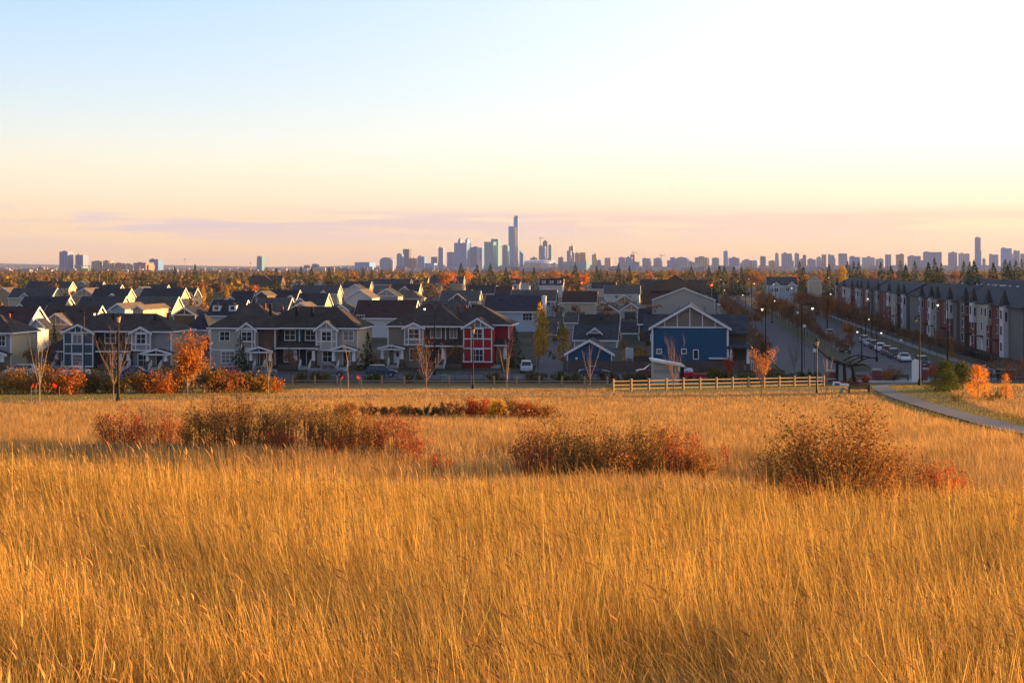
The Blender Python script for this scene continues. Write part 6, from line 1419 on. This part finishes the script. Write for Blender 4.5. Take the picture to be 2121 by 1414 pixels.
# short mown grass on the lawns
M_mown = gmat('mown_grass', [(.42, .28, .06), (.30, .22, .045), (.50, .34, .08), (.24, .20, .035)], .4)
VA, QA = [], []
for ya, yb, dn, sl in ((40, 90, 22, .42), (90, 185, 12, .45)):
    x, y = scatter(ya, yb, dn, 6, sl); k = inside(x, y, LAWN) | inside(x, y, LAWN2)
    for q, w in ((PQ, 1.25), (PL, 1.4)):
        for i in range(len(q)): k &= (x-q[i, 0])**2+(y-q[i, 1])**2 > w*w
    x, y = x[k], y[k]; n = len(x)
    V, Q, tip, d = blades(x, y, rng.uniform(.09, .2, n), rng.uniform(.03, .07, n), leanv(n, .05, 0), 1, az=rng.uniform(-.9, .9, n)); put(VA, QA, V, Q)
o = np_mesh('lawn_grass', np.concatenate(VA), np.concatenate(QA), M_mown); tag(o, 'short yellow green mown grass along the park paths', 'grass', kind='stuff')

# ------------------------------------------------------------------ vehicles
def paint(n, c): return mat('paint_'+n, c, .3, spec=.6)
PAINT = dict(white=paint('white', (.70, .70, .72)), black=paint('black', (.02, .02, .025)), grey=paint('grey', (.14, .15, .17)), silver=paint('silver', (.38, .40, .42)), blue=paint('blue', (.025, .05, .12)), red=paint('red', (.25, .02, .03)), maroon=paint('maroon', (.14, .02, .04)), lblue=paint('light_blue', (.22, .32, .42)), beige=paint('beige', (.40, .36, .32)))
M_tyre = mat('tyre', (.015, .015, .015), .9); M_rim = mat('rim', (.35, .35, .37), .35, metal=.6)
M_lampc = mat('headlamp', (.6, .6, .58), .2); M_tail = mat('tail_lamp', (.35, .01, .01), .3); M_tailon = mat('tail_lamp_lit', (.8, .02, .01), .4, emit=(1, .03, .01), estr=9)
M_plate = mat('number_plate', (.6, .6, .6), .5)
PROF = dict(  # body side outline and glasshouse outline, (x,z) from nose to tail
 sedan=(4.7, 1.8, [(0, .35), (.05, .62), (.5, .80), (1.35, .95), (3.75, 1.0), (4.55, .98), (4.7, .75), (4.68, .35)], [(1.3, .95), (2.05, 1.42), (3.15, 1.45), (4.0, 1.02)], (.9, 3.75), .32),
 suv=(4.6, 1.85, [(0, .4), (.03, .8), (.4, 1.0), (1.25, 1.1), (4.45, 1.15), (4.6, .95), (4.58, .4)], [(1.2, 1.1), (1.85, 1.66), (4.1, 1.70), (4.5, 1.15)], (.85, 3.65), .36),
 hatch=(4.2, 1.75, [(0, .35), (.04, .65), (.45, .85), (1.15, .98), (4.0, 1.05), (4.2, .85), (4.18, .35)], [(1.1, .98), (1.8, 1.45), (3.6, 1.48), (4.1, 1.05)], (.8, 3.35), .32),
 pickup=(5.8, 1.95, [(0, .5), (.03, .95), (.4, 1.12), (1.4, 1.18), (3.7, 1.2), (3.72, 1.18), (5.7, 1.2), (5.8, 1.1), (5.78, .5)], [(1.4, 1.18), (2.05, 1.80), (3.45, 1.84), (3.72, 1.2)], (1.05, 4.65), .42))
def car(style, col, label, x, y, rz, lit=False, group=None, z=None):
    """nose points to local -x"""
    L, Wd, body, gh, ax, wr = PROF[style]; t = thing('parked_car' if not lit else 'car', label, 'pickup truck' if style == 'pickup' else 'car', (x, y, (g1(x, y) if z is None else z)+.06), rz, group)
    hw = Wd/2; b = MB(); poly = [(p[0]-L/2, p[1]) for p in body]; n = len(poly)
    rings = [(-hw, .03, .30), (-hw+.10, 0, 0), (hw-.10, 0, 0), (hw, .03, .30)]
    vs = []
    for (yy, ins, zz) in rings:
        for (px_, pz) in poly: vs.append((px_*(1-ins*.6), yy, pz-(.10 if (ins and pz > .7) else 0)))
    fs = [tuple(range(n-1, -1, -1)), tuple(range(3*n, 4*n))]+[(r*n+i, r*n+(i+1) % n, (r+1)*n+(i+1) % n, (r+1)*n+i) for r in range(3) for i in range(n)]
    b.add(vs, fs)
    g = [(p[0]-L/2, p[1]) for p in gh]; m = len(g); tp = .17
    # roof and pillars
    rp = [(g[1][0]+.06, g[1][1]-.02), (g[2][0]-.04, g[2][1]-.02)]
    b.box(rp[0][0], rp[1][0], -hw+tp+.06, hw-tp-.06, min(g[1][1], g[2][1])-.03, max(g[1][1], g[2][1])+.035)
    for i, (lo, hi) in enumerate(((g[0], g[1]), (g[3], g[2]))):
        for sg in (-1, 1): b.tube((lo[0], sg*(hw-.14), lo[1]-.03), (hi[0], sg*(hw-tp-.08), hi[1]), .045, n=4)
    xm = (g[1][0]+g[2][0])/2
    for sg in (-1, 1): b.tube((xm, sg*(hw-.12), g[0][1]-.02), (xm, sg*(hw-tp-.08), g[1][1]), .05, n=4); b.box(g[0][0]+.25, g[0][0]+.45, sg*hw-.02 if sg > 0 else sg*hw-.16, sg*hw+.16 if sg > 0 else sg*hw+.02, g[0][1], g[0][1]+.14)
    if style == 'pickup': b.box(3.8-L/2, 5.65-L/2, -hw+.1, hw-.1, 1.19, 1.205)
    b.build('body', PAINT[col], t, smooth=False)
    w = MB(); vs = [(p[0], s*(hw-(.13 if i in (0, 3) else tp+.1)), p[1]-.01) for s in (-1, 1) for i, p in enumerate(g)]
    w.add(vs, [(3, 2, 1, 0), (4, 5, 6, 7)]+[(i, (i+1) % 4, (i+1) % 4+4, i+4) for i in range(4)]); w.build('windows', M_glass, t)
    for xx in ax:
        for sg in (-1, 1):
            cx, yy = xx-L/2, sg*(hw-.10)
            tm = MB(); tm.tube((cx, yy-.11, wr), (cx, yy+.12, wr), wr, n=14); to = tm.build('wheel', M_tyre, t)
            MB().tube((cx, yy+sg*.121-.005, wr), (cx, yy+sg*.121+.005, wr), wr*.62, n=10).build('rim', M_rim, to)
    zl = body[2][1]-.14; zt = body[-2][1]-.10
    for sg in (-1, 1):
        MB().box(-L/2-.02+.02, -L/2+.10, sg*hw*.72-.18, sg*hw*.72+.18, zl-.12, zl+.03).build('headlight', M_lampc, t)
        MB().box(L/2-.10, L/2+.02, sg*hw*.76-.14, sg*hw*.76+.14, zt-.08, zt+.14).build('tail_light', M_tailon if lit else M_tail, t)
    MB().box(L/2-.02, L/2+.025, -.26, .26, .62, .74).box(-L/2-.025, -L/2+.02, -.26, .26, .45, .57).build('number_plate', M_plate, t)
    return t
def carp(style, col, label, px, Y, rz, **k):
    x = (px-CX)/F*Y; return car(style, col, label, x, Y, rz, **k)
carp('pickup', 'grey', 'dark grey blue pickup truck parked in front of the middle townhouses', 678, 194.5, R(182))
carp('suv', 'blue', 'dark blue hatchback parked before the taupe townhouse end', 790, 194.8, R(180))
carp('sedan', 'grey', 'grey sedan behind the bare sapling at the middle townhouses', 540, 196, R(0))
carp('hatch', 'red', 'red and white car half hidden by the hedge end', 468, 194, R(0))
carp('sedan', 'white', 'white sedan seen over the hedge below the teal bay', 152, 196, R(0))
carp('sedan', 'blue', 'blue sedan seen over the hedge right of the tall lamp', 284, 196, R(180))
carp('suv', 'silver', 'silver car seen over the yellow hedge near the left edge', 42, 197, R(0))
carp('sedan', 'blue', 'deep blue sedan parked before the blue garage', 1232, 196.5, R(182))
carp('suv', 'silver', 'grey sport utility car on the side lane, facing the park', 1090, 207, R(90))
carp('suv', 'maroon', 'maroon car with white roof left of the shelter', 1350, 196, R(0))
carp('sedan', 'white', 'white sedan mostly hidden behind the shelter', 1402, 200, R(0))
# red utility trailer on the street right of the shelter
x = sx(1438, 186.5); t = thing('trailer', 'long low red trailer standing right of the shelter', 'trailer', (x, 186.5, g1(x, 186.5)+.05), 0)
MB().box(-2.3, 2.2, -.7, .7, .45, .95).box(-2.3, -.2, -.72, .72, .951, 1.15).build('trailer_bed', paint('bright_red', (.50, .012, .02)), t)
for wx in (-.6, .6):
    for sg in (-1, 1): MB().tube((wx, sg*.78-.1, .3), (wx, sg*.78+.1, .3), .3, n=12).build('wheel', M_tyre, t)
MB().tube((2.2, 0, .5), (3.1, 0, .45), .05).build('drawbar', M_metalb, t)
# avenue cars
AV = R(90)-TH
carp('hatch', 'lblue', 'pale blue car at the near end of the left kerb line', 1569, 283, AV)
carp('suv', 'white', 'white car second in the left kerb line', 1563, 300, AV)
carp('sedan', 'lblue', 'light car third in the left kerb line', 1556, 313, AV)
carp('sedan', 'grey', 'dark grey car at the far end of the left kerb line', 1549, 330, AV)
carp('suv', 'white', 'white car driving away far up the left roadway', 1593, 500, AV)
carp('suv', 'black', 'dark car with glowing red brake lights beside the median', 1750, 262, AV, lit=True)
carp('suv', 'silver', 'silver car driving on the right roadway past the first bare trees', 1718, 325, AV+math.pi)
carp('pickup', 'blue', 'blue pickup truck far up the right roadway', 1678, 380, AV)
for px, Y, st, c, lb in ((1873, 236, 'sedan', 'white', 'white sedan at the near end of the right kerb line'), (1851, 246, 'suv', 'black', 'black sport utility car, second in the right kerb line'), (1838, 256, 'suv', 'maroon', 'maroon car, third in the right kerb line'), (1824, 266, 'suv', 'white', 'white sport utility car, fourth in the right kerb line'),
                      (1811, 276, 'suv', 'black', 'dark car, fifth in the right kerb line'), (1800, 286, 'sedan', 'silver', 'silver car, sixth in the right kerb line'), (1791, 296, 'suv', 'beige', 'beige car at the far end of the right kerb line')):
    carp(st, c, lb, px, Y, AV)
carp('suv', 'black', 'dark car parked behind the white sign column', 1910, 222, AV)
carp('pickup', 'white', 'white pickup truck by the red traffic light', 1482, 560, R(170))

# ------------------------------------------------------------------ lamps
M_lit = mat('lit_lamp_glass', (.9, .8, .6), .4, emit=(1, .58, .22), estr=.55); M_litw = mat('lit_lamp_glass_white', (.9, .9, .8), .4, emit=(1, .86, .62), estr=.35)
M_lglass = mat('lamp_glass', (.30, .24, .18), .2, spec=.6)
def post_lamp(label, px, Y, top, r=.075, lit=False, group=None):
    x = sx(px, Y); z = g1(x, Y); H = zpy(top, Y)-z; t = thing('street_lamp', label, 'lamp post', (x, Y, z), 0, group)
    MB().lathe([(r*2.6, -.1), (r*2.4, .25), (r*1.5, .5), (r*1.2, 1.2), (r, 1.25), (r*.75, H-.95), (r*1.6, H-.9), (r*1.6, H-.82)], n=10).build('post', M_metalb, t)
    MB().box(-.4, .4, -.4, .4, -.12, .06).build('footing', M_conc, t)
    h = MB().lathe([(.10, H-.82), (.15, H-.75), (.23, H-.35), (.25, H-.33)], n=8).build('lantern', M_lit if lit else M_lglass, t)
    MB().lathe([(.29, H-.33), (.24, H-.22), (.08, H-.06), (.03, H+.12)], n=8).build('lantern_cap', M_metalb, h); return t
def arm_lamp(label, px, Y, top, side=1, lit=True, drop=.9, reach=1.5, extra=None, H=None, grp=None, white=False):
    x = sx(px, Y); z = g1(x, Y); H = H or zpy(top, Y)-z; t = thing('street_lamp', label, 'lamp post', (x, Y, z), 0, grp); r = .10
    MB().lathe([(r*2.4, -.1), (r*2, .8), (r*1.1, 1.0), (r*.6, H)], n=8).build('post', M_metalb, t)
    a = MB(); pts = [(0, 0, H-.35), (side*reach*.4, 0, H-.05), (side*reach*.85, 0, H-.1), (side*reach, 0, H-.35)]
    a.path(pts, [.045]*4, 5); a.tube((0, 0, H-1.0), (side*reach*.5, 0, H-.1), .025, n=4); a.build('arm', M_metalb, t)
    h = MB().lathe([(.03, H-.35), (.16, H-.5), (.26, H-.62)][::-1] and [(.20, H-.62), (.13, H-.5), (.03, H-.35)], c=(side*reach, 0, 0), n=10).build('lamp_hood', M_metalb, t)
    MB().lathe([(.03, H-.92), (.11, H-.87), (.16, H-.75), (.17, H-.62)], c=(side*reach, 0, 0), n=10).build('lamp_globe', (M_litw if white else M_lit) if lit else M_lglass, h); return t
post_lamp('tall black lamp post with square lantern in front of the left townhouses', 245, 112, 648, .10)
arm_lamp('black arm lamp rising from the hedge before the teal bay', 174, 190, 640, 1, True)
arm_lamp('black street lamp with bright globe before the taupe bay', 900, 200, 630, -1, True, white=True)
post_lamp('black lamp post before the red house', 980, 158, 676, .09)
post_lamp('slim lit black lamp post beside the end of the log fence', 1692, 134, 700, .07)
arm_lamp('tall black lamp with glowing globe left of the avenue', 1586, 188, 630, -1, True, reach=.5)
arm_lamp('tall black lamp with white globe over the avenue median', 1661, 188, 628, 1, True, white=True, reach=1.5)
arm_lamp('tall black lamp before the nearest townhouse block', 1963, 200, 622, -1, True, white=True)
arm_lamp('thin tall black lamp post beside the white sign column', 1905, 160, 652, -1, False, reach=.5)
arm_lamp('glowing lamp in front of the second townhouse block', 1806, 290, 612, -1, True, reach=.9)
for i, (px, Y, top, wh, lb) in enumerate([(1599, 400, 618, 0, 'at the bright orange tree'), (1645, 430, 592, 0, 'right of the pale blue craftsman house'), (1557, 470, 583, 0, 'left of the big rusty tree'), (1505, 500, 597, 0, 'beside the traffic light'), (1713, 600, 572, 0, 'above the first townhouse roof'), (1544, 400, 606, 1, 'above the small rusty trees'), (1714, 340, 603, 1, 'over the first townhouse bay'),
                     (1606, 560, 585, 0, 'in front of the craftsman gable'), (1490, 700, 576, 0, 'among the trees above the traffic light'), (1412, 740, 576, 0, 'behind the dark brown hall'), (1548, 760, 575, 1, 'in the treeline left of the avenue end'), (1531, 800, 580, 1, 'beside a tall pale pole'), (1793, 330, 655, 1, 'low among the townhouse trees'), (1785, 240, 679, 1, 'at the right kerb line'), (1816, 236, 681, 1, 'above the row of parked cars')]):
    arm_lamp(f'lit street lamp {lb}', px, Y, top, -1 if i % 2 else 1, True, reach=.8, white=bool(wh))
# traffic lights and poles
def signal(px, Y, top, label, arm=3.0):
    x = sx(px, Y); z = g1(x, Y); H = zpy(top, Y)-z+.5; t = thing('traffic_light', label, 'traffic light', (x, Y, z))
    MB().tube((0, 0, 0), (0, 0, H), .12, .08).build('post', mat('galvanised', (.3, .3, .3), .5), t); MB().box(-.28, .28, -.2, .1, H-1.1, H+.1).build('signal_head', M_metalb, t)
    MB().lathe([(.05, 0), (.24, .02), (.24, .06)], c=(0, 0, 0), n=10).build('red_lens', M_tailon, t).matrix_local
    l = kids(t)[-1]; l.rotation_euler = (R(90), 0, 0); l.location = (0, -.2, H-.25)
signal(1474, 470, 592, 'red traffic light beside the dark brown hall')
signal(1205, 620, 587, 'small red traffic light left of the white gabled house')
for px, Y, top, lb in ((1531, 900, 557, 'tall pale pole in the treeline above the avenue'), (1498, 520, 585, 'grey pole beside the red traffic light'), (860, 1000, 561, 'pale pole in the treeline left of downtown'), (724, 1000, 562, 'pale pole under the pale blue office slab'), (206, 900, 567, 'pinkish utility pole under the round towers'), (222, 900, 568, 'curved grey lamp pole left of the spruce clump'), (1600, 900, 548, 'thin pole above the craftsman house')):
    x = sx(px, Y); H = zpy(top, Y); t = thing('utility_pole', lb, 'pole', (x, Y, 0)); MB().tube((0, 0, 0), (0, 0, H), .28, .2).build('post', M_barkl, t); MB().box(-1.4, 1.4, -.1, .1, H-1.2, H-.9).build('crossarm', M_barkl, t)

# ------------------------------------------------------------------ fences of the park
def log_fence(label, a, b, n, mt, hh=1.35, r=.11, rails=3):
    """posts and rails; each post a part"""
    t = thing('log_fence', label, 'fence', (a[0], a[1], g1(*a)), 0); z0 = g1(*a); P = []
    for i in range(n+1):
        f = i/n; x, y = a[0]+(b[0]-a[0])*f, a[1]+(b[1]-a[1])*f; P.append((x-a[0], y-a[1], g1(x, y)-z0))
    for p in P:
        MB().lathe([(r, -.3), (r, hh), (r*.7, hh+.05)], c=p, n=8).build('fence_post', mt, t)
    rl = MB()
    for k in range(rails):
        zz = hh*(.24+.30*k)
        for p, q in zip(P[:-1], P[1:]): rl.tube((p[0], p[1]-.0, p[2]+zz), (q[0], q[1], q[2]+zz), .062, n=5)
    rl.build('rails', mt, t); return t
M_log = mat('peeled_log', (.30, .22, .14), .85, var=.3, scale=3)
log_fence('sunlit wooden log rail fence on the lawn right of the shelter', (sx(1270, 146), 146), (sx(1706, 164), 164), 13, M_log, 1.42, .13)
log_fence('shaded grey log rail fence running along the back edge of the meadow', (sx(560, 170), 170), (sx(1258, 168), 168), 15, M_wood, 1.30, .12, 2)
# thin dark metal railing behind
t = thing('metal_fence', 'thin black metal railing between the street and the dark bushes', 'fence', (-42, 186, 0)); f = MB(); z0 = 0
for i in range(37):
    x = i*2.0; z = g1(-42+x, 186); f.tube((x, 0, z-.1), (x, 0, z+1.15), .03, n=4)
    if i: f.tube((x-2, 0, g1(-44+x, 186)+1.1), (x, 0, z+1.1), .02, n=4); f.tube((x-2, 0, g1(-44+x, 186)+.3), (x, 0, z+.3), .02, n=4)
f.build('railing', M_metalb, t)

# ------------------------------------------------------------------ shelter, pergola, sign column, benches
Y = 172; x = sx(1386, Y); z = g1(x, Y); t = thing('shelter', 'small beige brick shelter with tilted white slab roof', 'shelter', (x, Y, z), 0)
b = MB(); b.prism([(-2.0, 0), (1.3, 0), (1.3, 2.45), (-2.0, 3.05)], 'y', 0, 3).build('wall', WALL['beige'], t)
MB().box(-2.01+.0, 1.31, -.02, -.002, 1.55, 2.1).build('wall_band', WALL['grey'], t)
MB().prism([(-2.25, 3.12), (1.9, 2.38), (1.9, 2.66), (-2.25, 3.42)], 'y', -.6, 3.4).build('roof', M_trim, t)
MB().box(1.5, 2.0, .5, .7, 0, 2.42).build('post', M_metalb, t)
Y = 172; x = sx(1757, Y); z = g1(x, Y); t = thing('pergola', 'black steel pergola with curved wing beams on three leaning posts', 'pergola', (x, Y, z), 0)
for i, (bx, tx) in enumerate(((-1.3, -1.15), (-.4, -.5), (.75, .25))):
    MB().tube((bx, i*-.9+1, -.1), (tx, i*-.9+1, 2.75), .26, .2, n=8).build('post', M_metalb, t); MB().box(bx-.5, bx+.5, i*-.9+.5, i*-.9+1.5, -.1, .5).build('plinth', M_brick, t)
def curve(x0, x1, zf, y, r, m, nm='beam', n=12):
    b = MB(); xs_ = np.linspace(x0, x1, n)
    for a, c in zip(xs_[:-1], xs_[1:]): b.tube((a, y, zf(a)), (c, y, zf(c)), r, n=5)
    b.build(nm, m, t)
M_sl = mat('weathered_slat', (.22, .18, .15), .7)
for i, y in enumerate((1.2, .2, -.8)):
    curve(-4.3+.5*i, .6+.3*i, lambda a, i=i: 2.75-.12*i+.13*(a-.2)**2*.9, y, .11, M_metalb)
    curve(-.9+.55*i, 2.5+.45*i, lambda a, i=i: 2.6-.1*i+1.35*math.sin(max(0, min(1, (a+.9-.55*i)/3.5))*2.2)*.85, y-.15, .08, M_metalb, 'wing')
s = MB()
for i in range(4): s.tube((-1.6+i*.9, 1.3, 3.0-.0+.25*(i > 1)), (-.4+i*.9, -1.0, 2.55+.35*(i > 1)), .06, n=4)
s.build('cross_slats', M_sl, t)
# plaza things
def pillar(px, Y, w, h, label, top=True):
    x = sx(px, Y); t = thing('brick_pillar', label, 'pillar', (x, Y, g1(x, Y)-.05)); MB().box(-w/2, w/2, -w/2, w/2, 0, h).build('pillar_shaft', M_brick, t); MB().box(-w/2-.12, w/2+.12, -w/2-.12, w/2+.12, h+.002, h+.22).build('cap', M_conc, t)
pillar(1720, 180, 1.0, 1.5, 'red brick pillar left behind the pergola'); pillar(1816, 186, 1.0, 1.5, 'red brick pillar right of the pergola'); pillar(1913, 186, .9, 1.6, 'red brick pillar right of the white sign column'); pillar(2086, 190, 1.6, 1.3, 'wide brick pillar with pale cap beside the two walkers')
Y = 178; x = sx(1899, Y); t = thing('sign_column', 'tall white curved information sign column beside the lamp post', 'sign', (x, Y, g1(x, Y)))
MB().prism([(-.65, .1), (.55, .1), (.55, 2.95), (.0, 3.15), (-.45, 3.1), (-.65, 2.8)], 'y', -.12, .12).build('sign_panel', M_trim, t); MB().box(.56, .75, -.15, .15, 0, 3.0).build('sign_post', paint('navy', (.03, .03, .09)), t)
def bench(label, px, Y, rz, w=1.85):
    x = sx(px, Y); t = thing('park_bench', label, 'bench', (x, Y, g1(x, Y)+.08), rz)
    s = MB(); [s.box(-w/2, w/2, -.25+i*.13, -.15+i*.13, .43, .47) for i in range(4)]; s.build('seat', M_bench, t)
    s = MB(); [s.box(-w/2, w/2, .27+i*.02, .31+i*.02, .52+i*.13, .62+i*.13) for i in range(3)]; s.build('backrest', M_bench, t)
    for sg in (-1, 1): MB().box(sg*w/2-.04, sg*w/2+.04, -.25, -.18, 0, .62).box(sg*w/2-.04, sg*w/2+.04, .26, .34, 0, .92).box(sg*w/2-.04, sg*w/2+.04, -.25, .3, .60, .65).build('leg', M_metalb, t)
M_bench = mat('dark_bench_slats', (.05, .035, .025), .7)
bench('dark slatted bench beside the path junction', 1779, 130.5, R(178), 1.9); bench('dark bench behind the pergola at the plaza', 1778, 184, R(170)); bench('dark bench left of the white sign column', 1866, 184, R(180))
# wooden wedge frame left of the bench
x = sx(1747, 131); t = thing('trestle', 'low yellow wooden wedge trestle left of the bench', 'trestle', (x, 131, g1(x, 131)+.05))
MB().prism([(-.45, 0), (-.30, 0), (.02, .52), (-.05, .62)], 'y', -.3, .3).build('leg', M_log, t); MB().prism([(-.06, .62), (-.02, .50), (.80, 0), (.95, 0)], 'y', -.3, .3).build('ramp_board', M_log, t)
# low fence rail and white litter bin by the pergola
t = thing('picnic_table', 'long pale table behind the end of the log fence', 'table', (sx(1712, 172), 172, g1(sx(1712, 172), 172))); MB().box(-1.2, 1.2, -.4, .4, .72, .80).build('table_top', M_conc, t)
for sg in (-1, 1): MB().box(sg*.9-.06, sg*.9+.06, -.35, .35, 0, .72).build('leg', M_metalb, t)
for px, Y, lb in ((1733, 166, 'small blue and white painted stone block by the log fence end'), (1750, 165, 'low pale stone block next to the painted one')):
    x = sx(px, Y); t = thing('stone_block', lb, 'stone block', (x, Y, g1(x, Y))); MB().prism([(-.5, 0), (.5, 0), (.45, .55 if px < 1740 else .35), (-.4, .62 if px < 1740 else .38)], 'y', -.3, .3).build('block', M_trim, t)
    if px < 1740: MB().box(-.3, .3, -.32, -.303, .12, .45).build('painted_mark', paint('sign_blue', (.05, .10, .35)), t)
# utility boxes by the street
for px, lb in ((919, 'small grey green utility box before the brown townhouse part'), (1197, 'low grey utility box before the blue garage')):
    x = sx(px, 183); t = thing('utility_box', lb, 'utility box', (x, 183, g1(x, 183)-.02)); MB().box(-.4, .4, -.3, .3, 0, .95).box(-.43, .43, -.33, .33, .951, 1.0).build('cabinet', mat('cabinet_green', (.20, .25, .22), .6), t); MB().box(-.35, -.02, -.32, -.301, .1, .85).box(.02, .35, -.32, -.301, .1, .85).build('door', mat('cabinet_door', (.17, .22, .19), .6), t)
# street signs
for px, Y, top, wdt, lb in ((1652, 300, 645, .5, 'pale blank back of a sign above the avenue'), (1866, 230, 702, .45, 'white no parking sign over the parked cars'), (1687, 200, 722, .5, 'round backed white sign at the avenue corner'), (1666, 215, 672, .45, 'white square lane sign beside the tall median lamp')):
    x = sx(px, Y); z = g1(x, Y); H = max(2.2, zpy(top, Y)-z); t = thing('street_sign', lb, 'street sign', (x, Y, z)); MB().tube((0, 0, 0), (0, 0, H), .04, n=6).build('post', M_metalb, t); MB().box(-wdt/2, wdt/2, -.08, -.045, H-wdt, H).build('sign_panel', M_trim, t)
# white door-like panel behind the yard fence, and dark green bins
x = sx(1304, 226); t = thing('storage_box', 'white box panel standing in the yard left of the blue house', 'panel', (x, 226, g1(x, 226))); MB().box(-.65, .65, -.3, .3, 1.2, 2.9).box(-.6, -.5, -.2, .2, 0, 1.2).box(.5, .6, -.2, .2, 0, 1.2).build('panel', M_trim, t)

# ------------------------------------------------------------------ two walkers
M_skin = mat('skin', (.45, .26, .18), .6); 
def person(label, px, Y, coat, trous, hair, stride=.25, rz=0.0, H=1.74):
    x = sx(px, Y); t = thing('person', label, 'person', (x, Y, g1(x, Y)+.13), rz); s = H/1.75
    v = [(0, 0, .95), (-.10, 0, .90), (.10, 0, .90), (-.11, -stride*.45, .50), (.12, stride*.35, .50), (-.11, -stride, .08), (.12, stride*.95, .10), (-.11, -stride-.17, .03), (.12, stride*.95-.16, .04),
         (0, .01, 1.15), (0, .0, 1.40), (0, -.01, 1.50), (0, -.02, 1.58), (0, -.03, 1.70), (-.19, 0, 1.40), (.19, 0, 1.40), (-.25, .10, 1.14), (.25, -.10, 1.14), (-.24, -.02, .90), (.24, -.20, .92), (-.235, -.05, .82), (.235, -.24, .85)]
    e = [(0, 1), (0, 2), (1, 3), (2, 4), (3, 5), (4, 6), (5, 7), (6, 8), (0, 9), (9, 10), (10, 11), (11, 12), (12, 13), (10, 14), (10, 15), (14, 16), (15, 17), (16, 18), (17, 19), (18, 20), (19, 21)]
    rad = [.15, .11, .11, .075, .075, .05, .05, .035, .035, .15, .155, .06, .09, .075, .075, .075, .055, .055, .038, .038, .03, .03]
    def skin(nm, idx, m, grow=0.0):
        mp = {o: i for i, o in enumerate(idx)}; me = bpy.data.meshes.new(nm); me.from_pydata([tuple(c*s for c in v[i]) for i in idx], [(mp[a], mp[b_]) for a, b_ in e if a in mp and b_ in mp], []); me.materials.append(m)
        o = link(nm, me, t); mo = o.modifiers.new('Skin', 'SKIN'); o.modifiers.new('Sub', 'SUBSURF').levels = 1; o.modifiers['Sub'].render_levels = 1
        for k, i in enumerate(idx): r = (rad[i]+grow)*s; me.skin_vertices[0].data[k].radius = (r, r*.8)
        me.skin_vertices[0].data[mp.get(0, mp.get(10, 0))].use_root = True; return o
    skin('body', list(range(22)), M_skin); skin('trousers', [0, 1, 2, 3, 4, 5, 6], trous, .018); skin('jacket', [0, 9, 10, 14, 15, 16, 17, 18, 19], coat, .022)
    hz = 1.70*s; MB().lathe([(.03, hz+.075), (.085, hz+.05), (.10, hz), (.098, hz-.06), (.08, hz-.10)][::-1], c=(0, .005, 0), n=10).build('hair', hair, t)
    for sg, j in ((-1, 7), (1, 8)): p = v[j]; MB().box(p[0]-.05, p[0]+.05, p[1]-.05, p[1]+.24, p[2]-.035, p[2]+.06).build('shoe', M_metalb, t)
    return t
person('person in dark blue jacket and dark trousers walking on the path, left one', 2052, 186, paint('jacket_navy', (.02, .03, .07)), mat('denim', (.03, .05, .09), .9), M_metalb, .2, R(15))
person('person in black coat and brown hat walking on the path, right one', 2067, 185, mat('coat_black', (.015, .012, .015), .9), mat('dark_trousers', (.03, .02, .025), .9), mat('hat_brown', (.25, .13, .06), .9), .24, R(-10))

# ------------------------------------------------------------------ haze
hm = bpy.data.materials.new('haze'); hm.use_nodes = True; t = hm.node_tree; t.nodes.clear()
pv = N(t, 'ShaderNodeVolumePrincipled'); pv.inputs['Color'].default_value = (.44, .57, 1.0, 1); pv.inputs['Density'].default_value = 4.2e-5; pv.inputs['Anisotropy'].default_value = .1
ou = N(t, 'ShaderNodeOutputMaterial'); t.links.new(pv.outputs[0], ou.inputs['Volume'])
o = MB().box(-6500, 6500, -450, 12800, -20, 330).build('haze', hm); tag(o, kind='stuff'); o['label'] = 'thin evening haze over the whole plain'
for k_, lst in PROTO.items():
    for p in lst:
        if p.name not in USED:
            for c_ in kids(p): bpy.data.objects.remove(c_)
            bpy.data.objects.remove(p)
print('OBJECTS', len(bpy.data.objects))
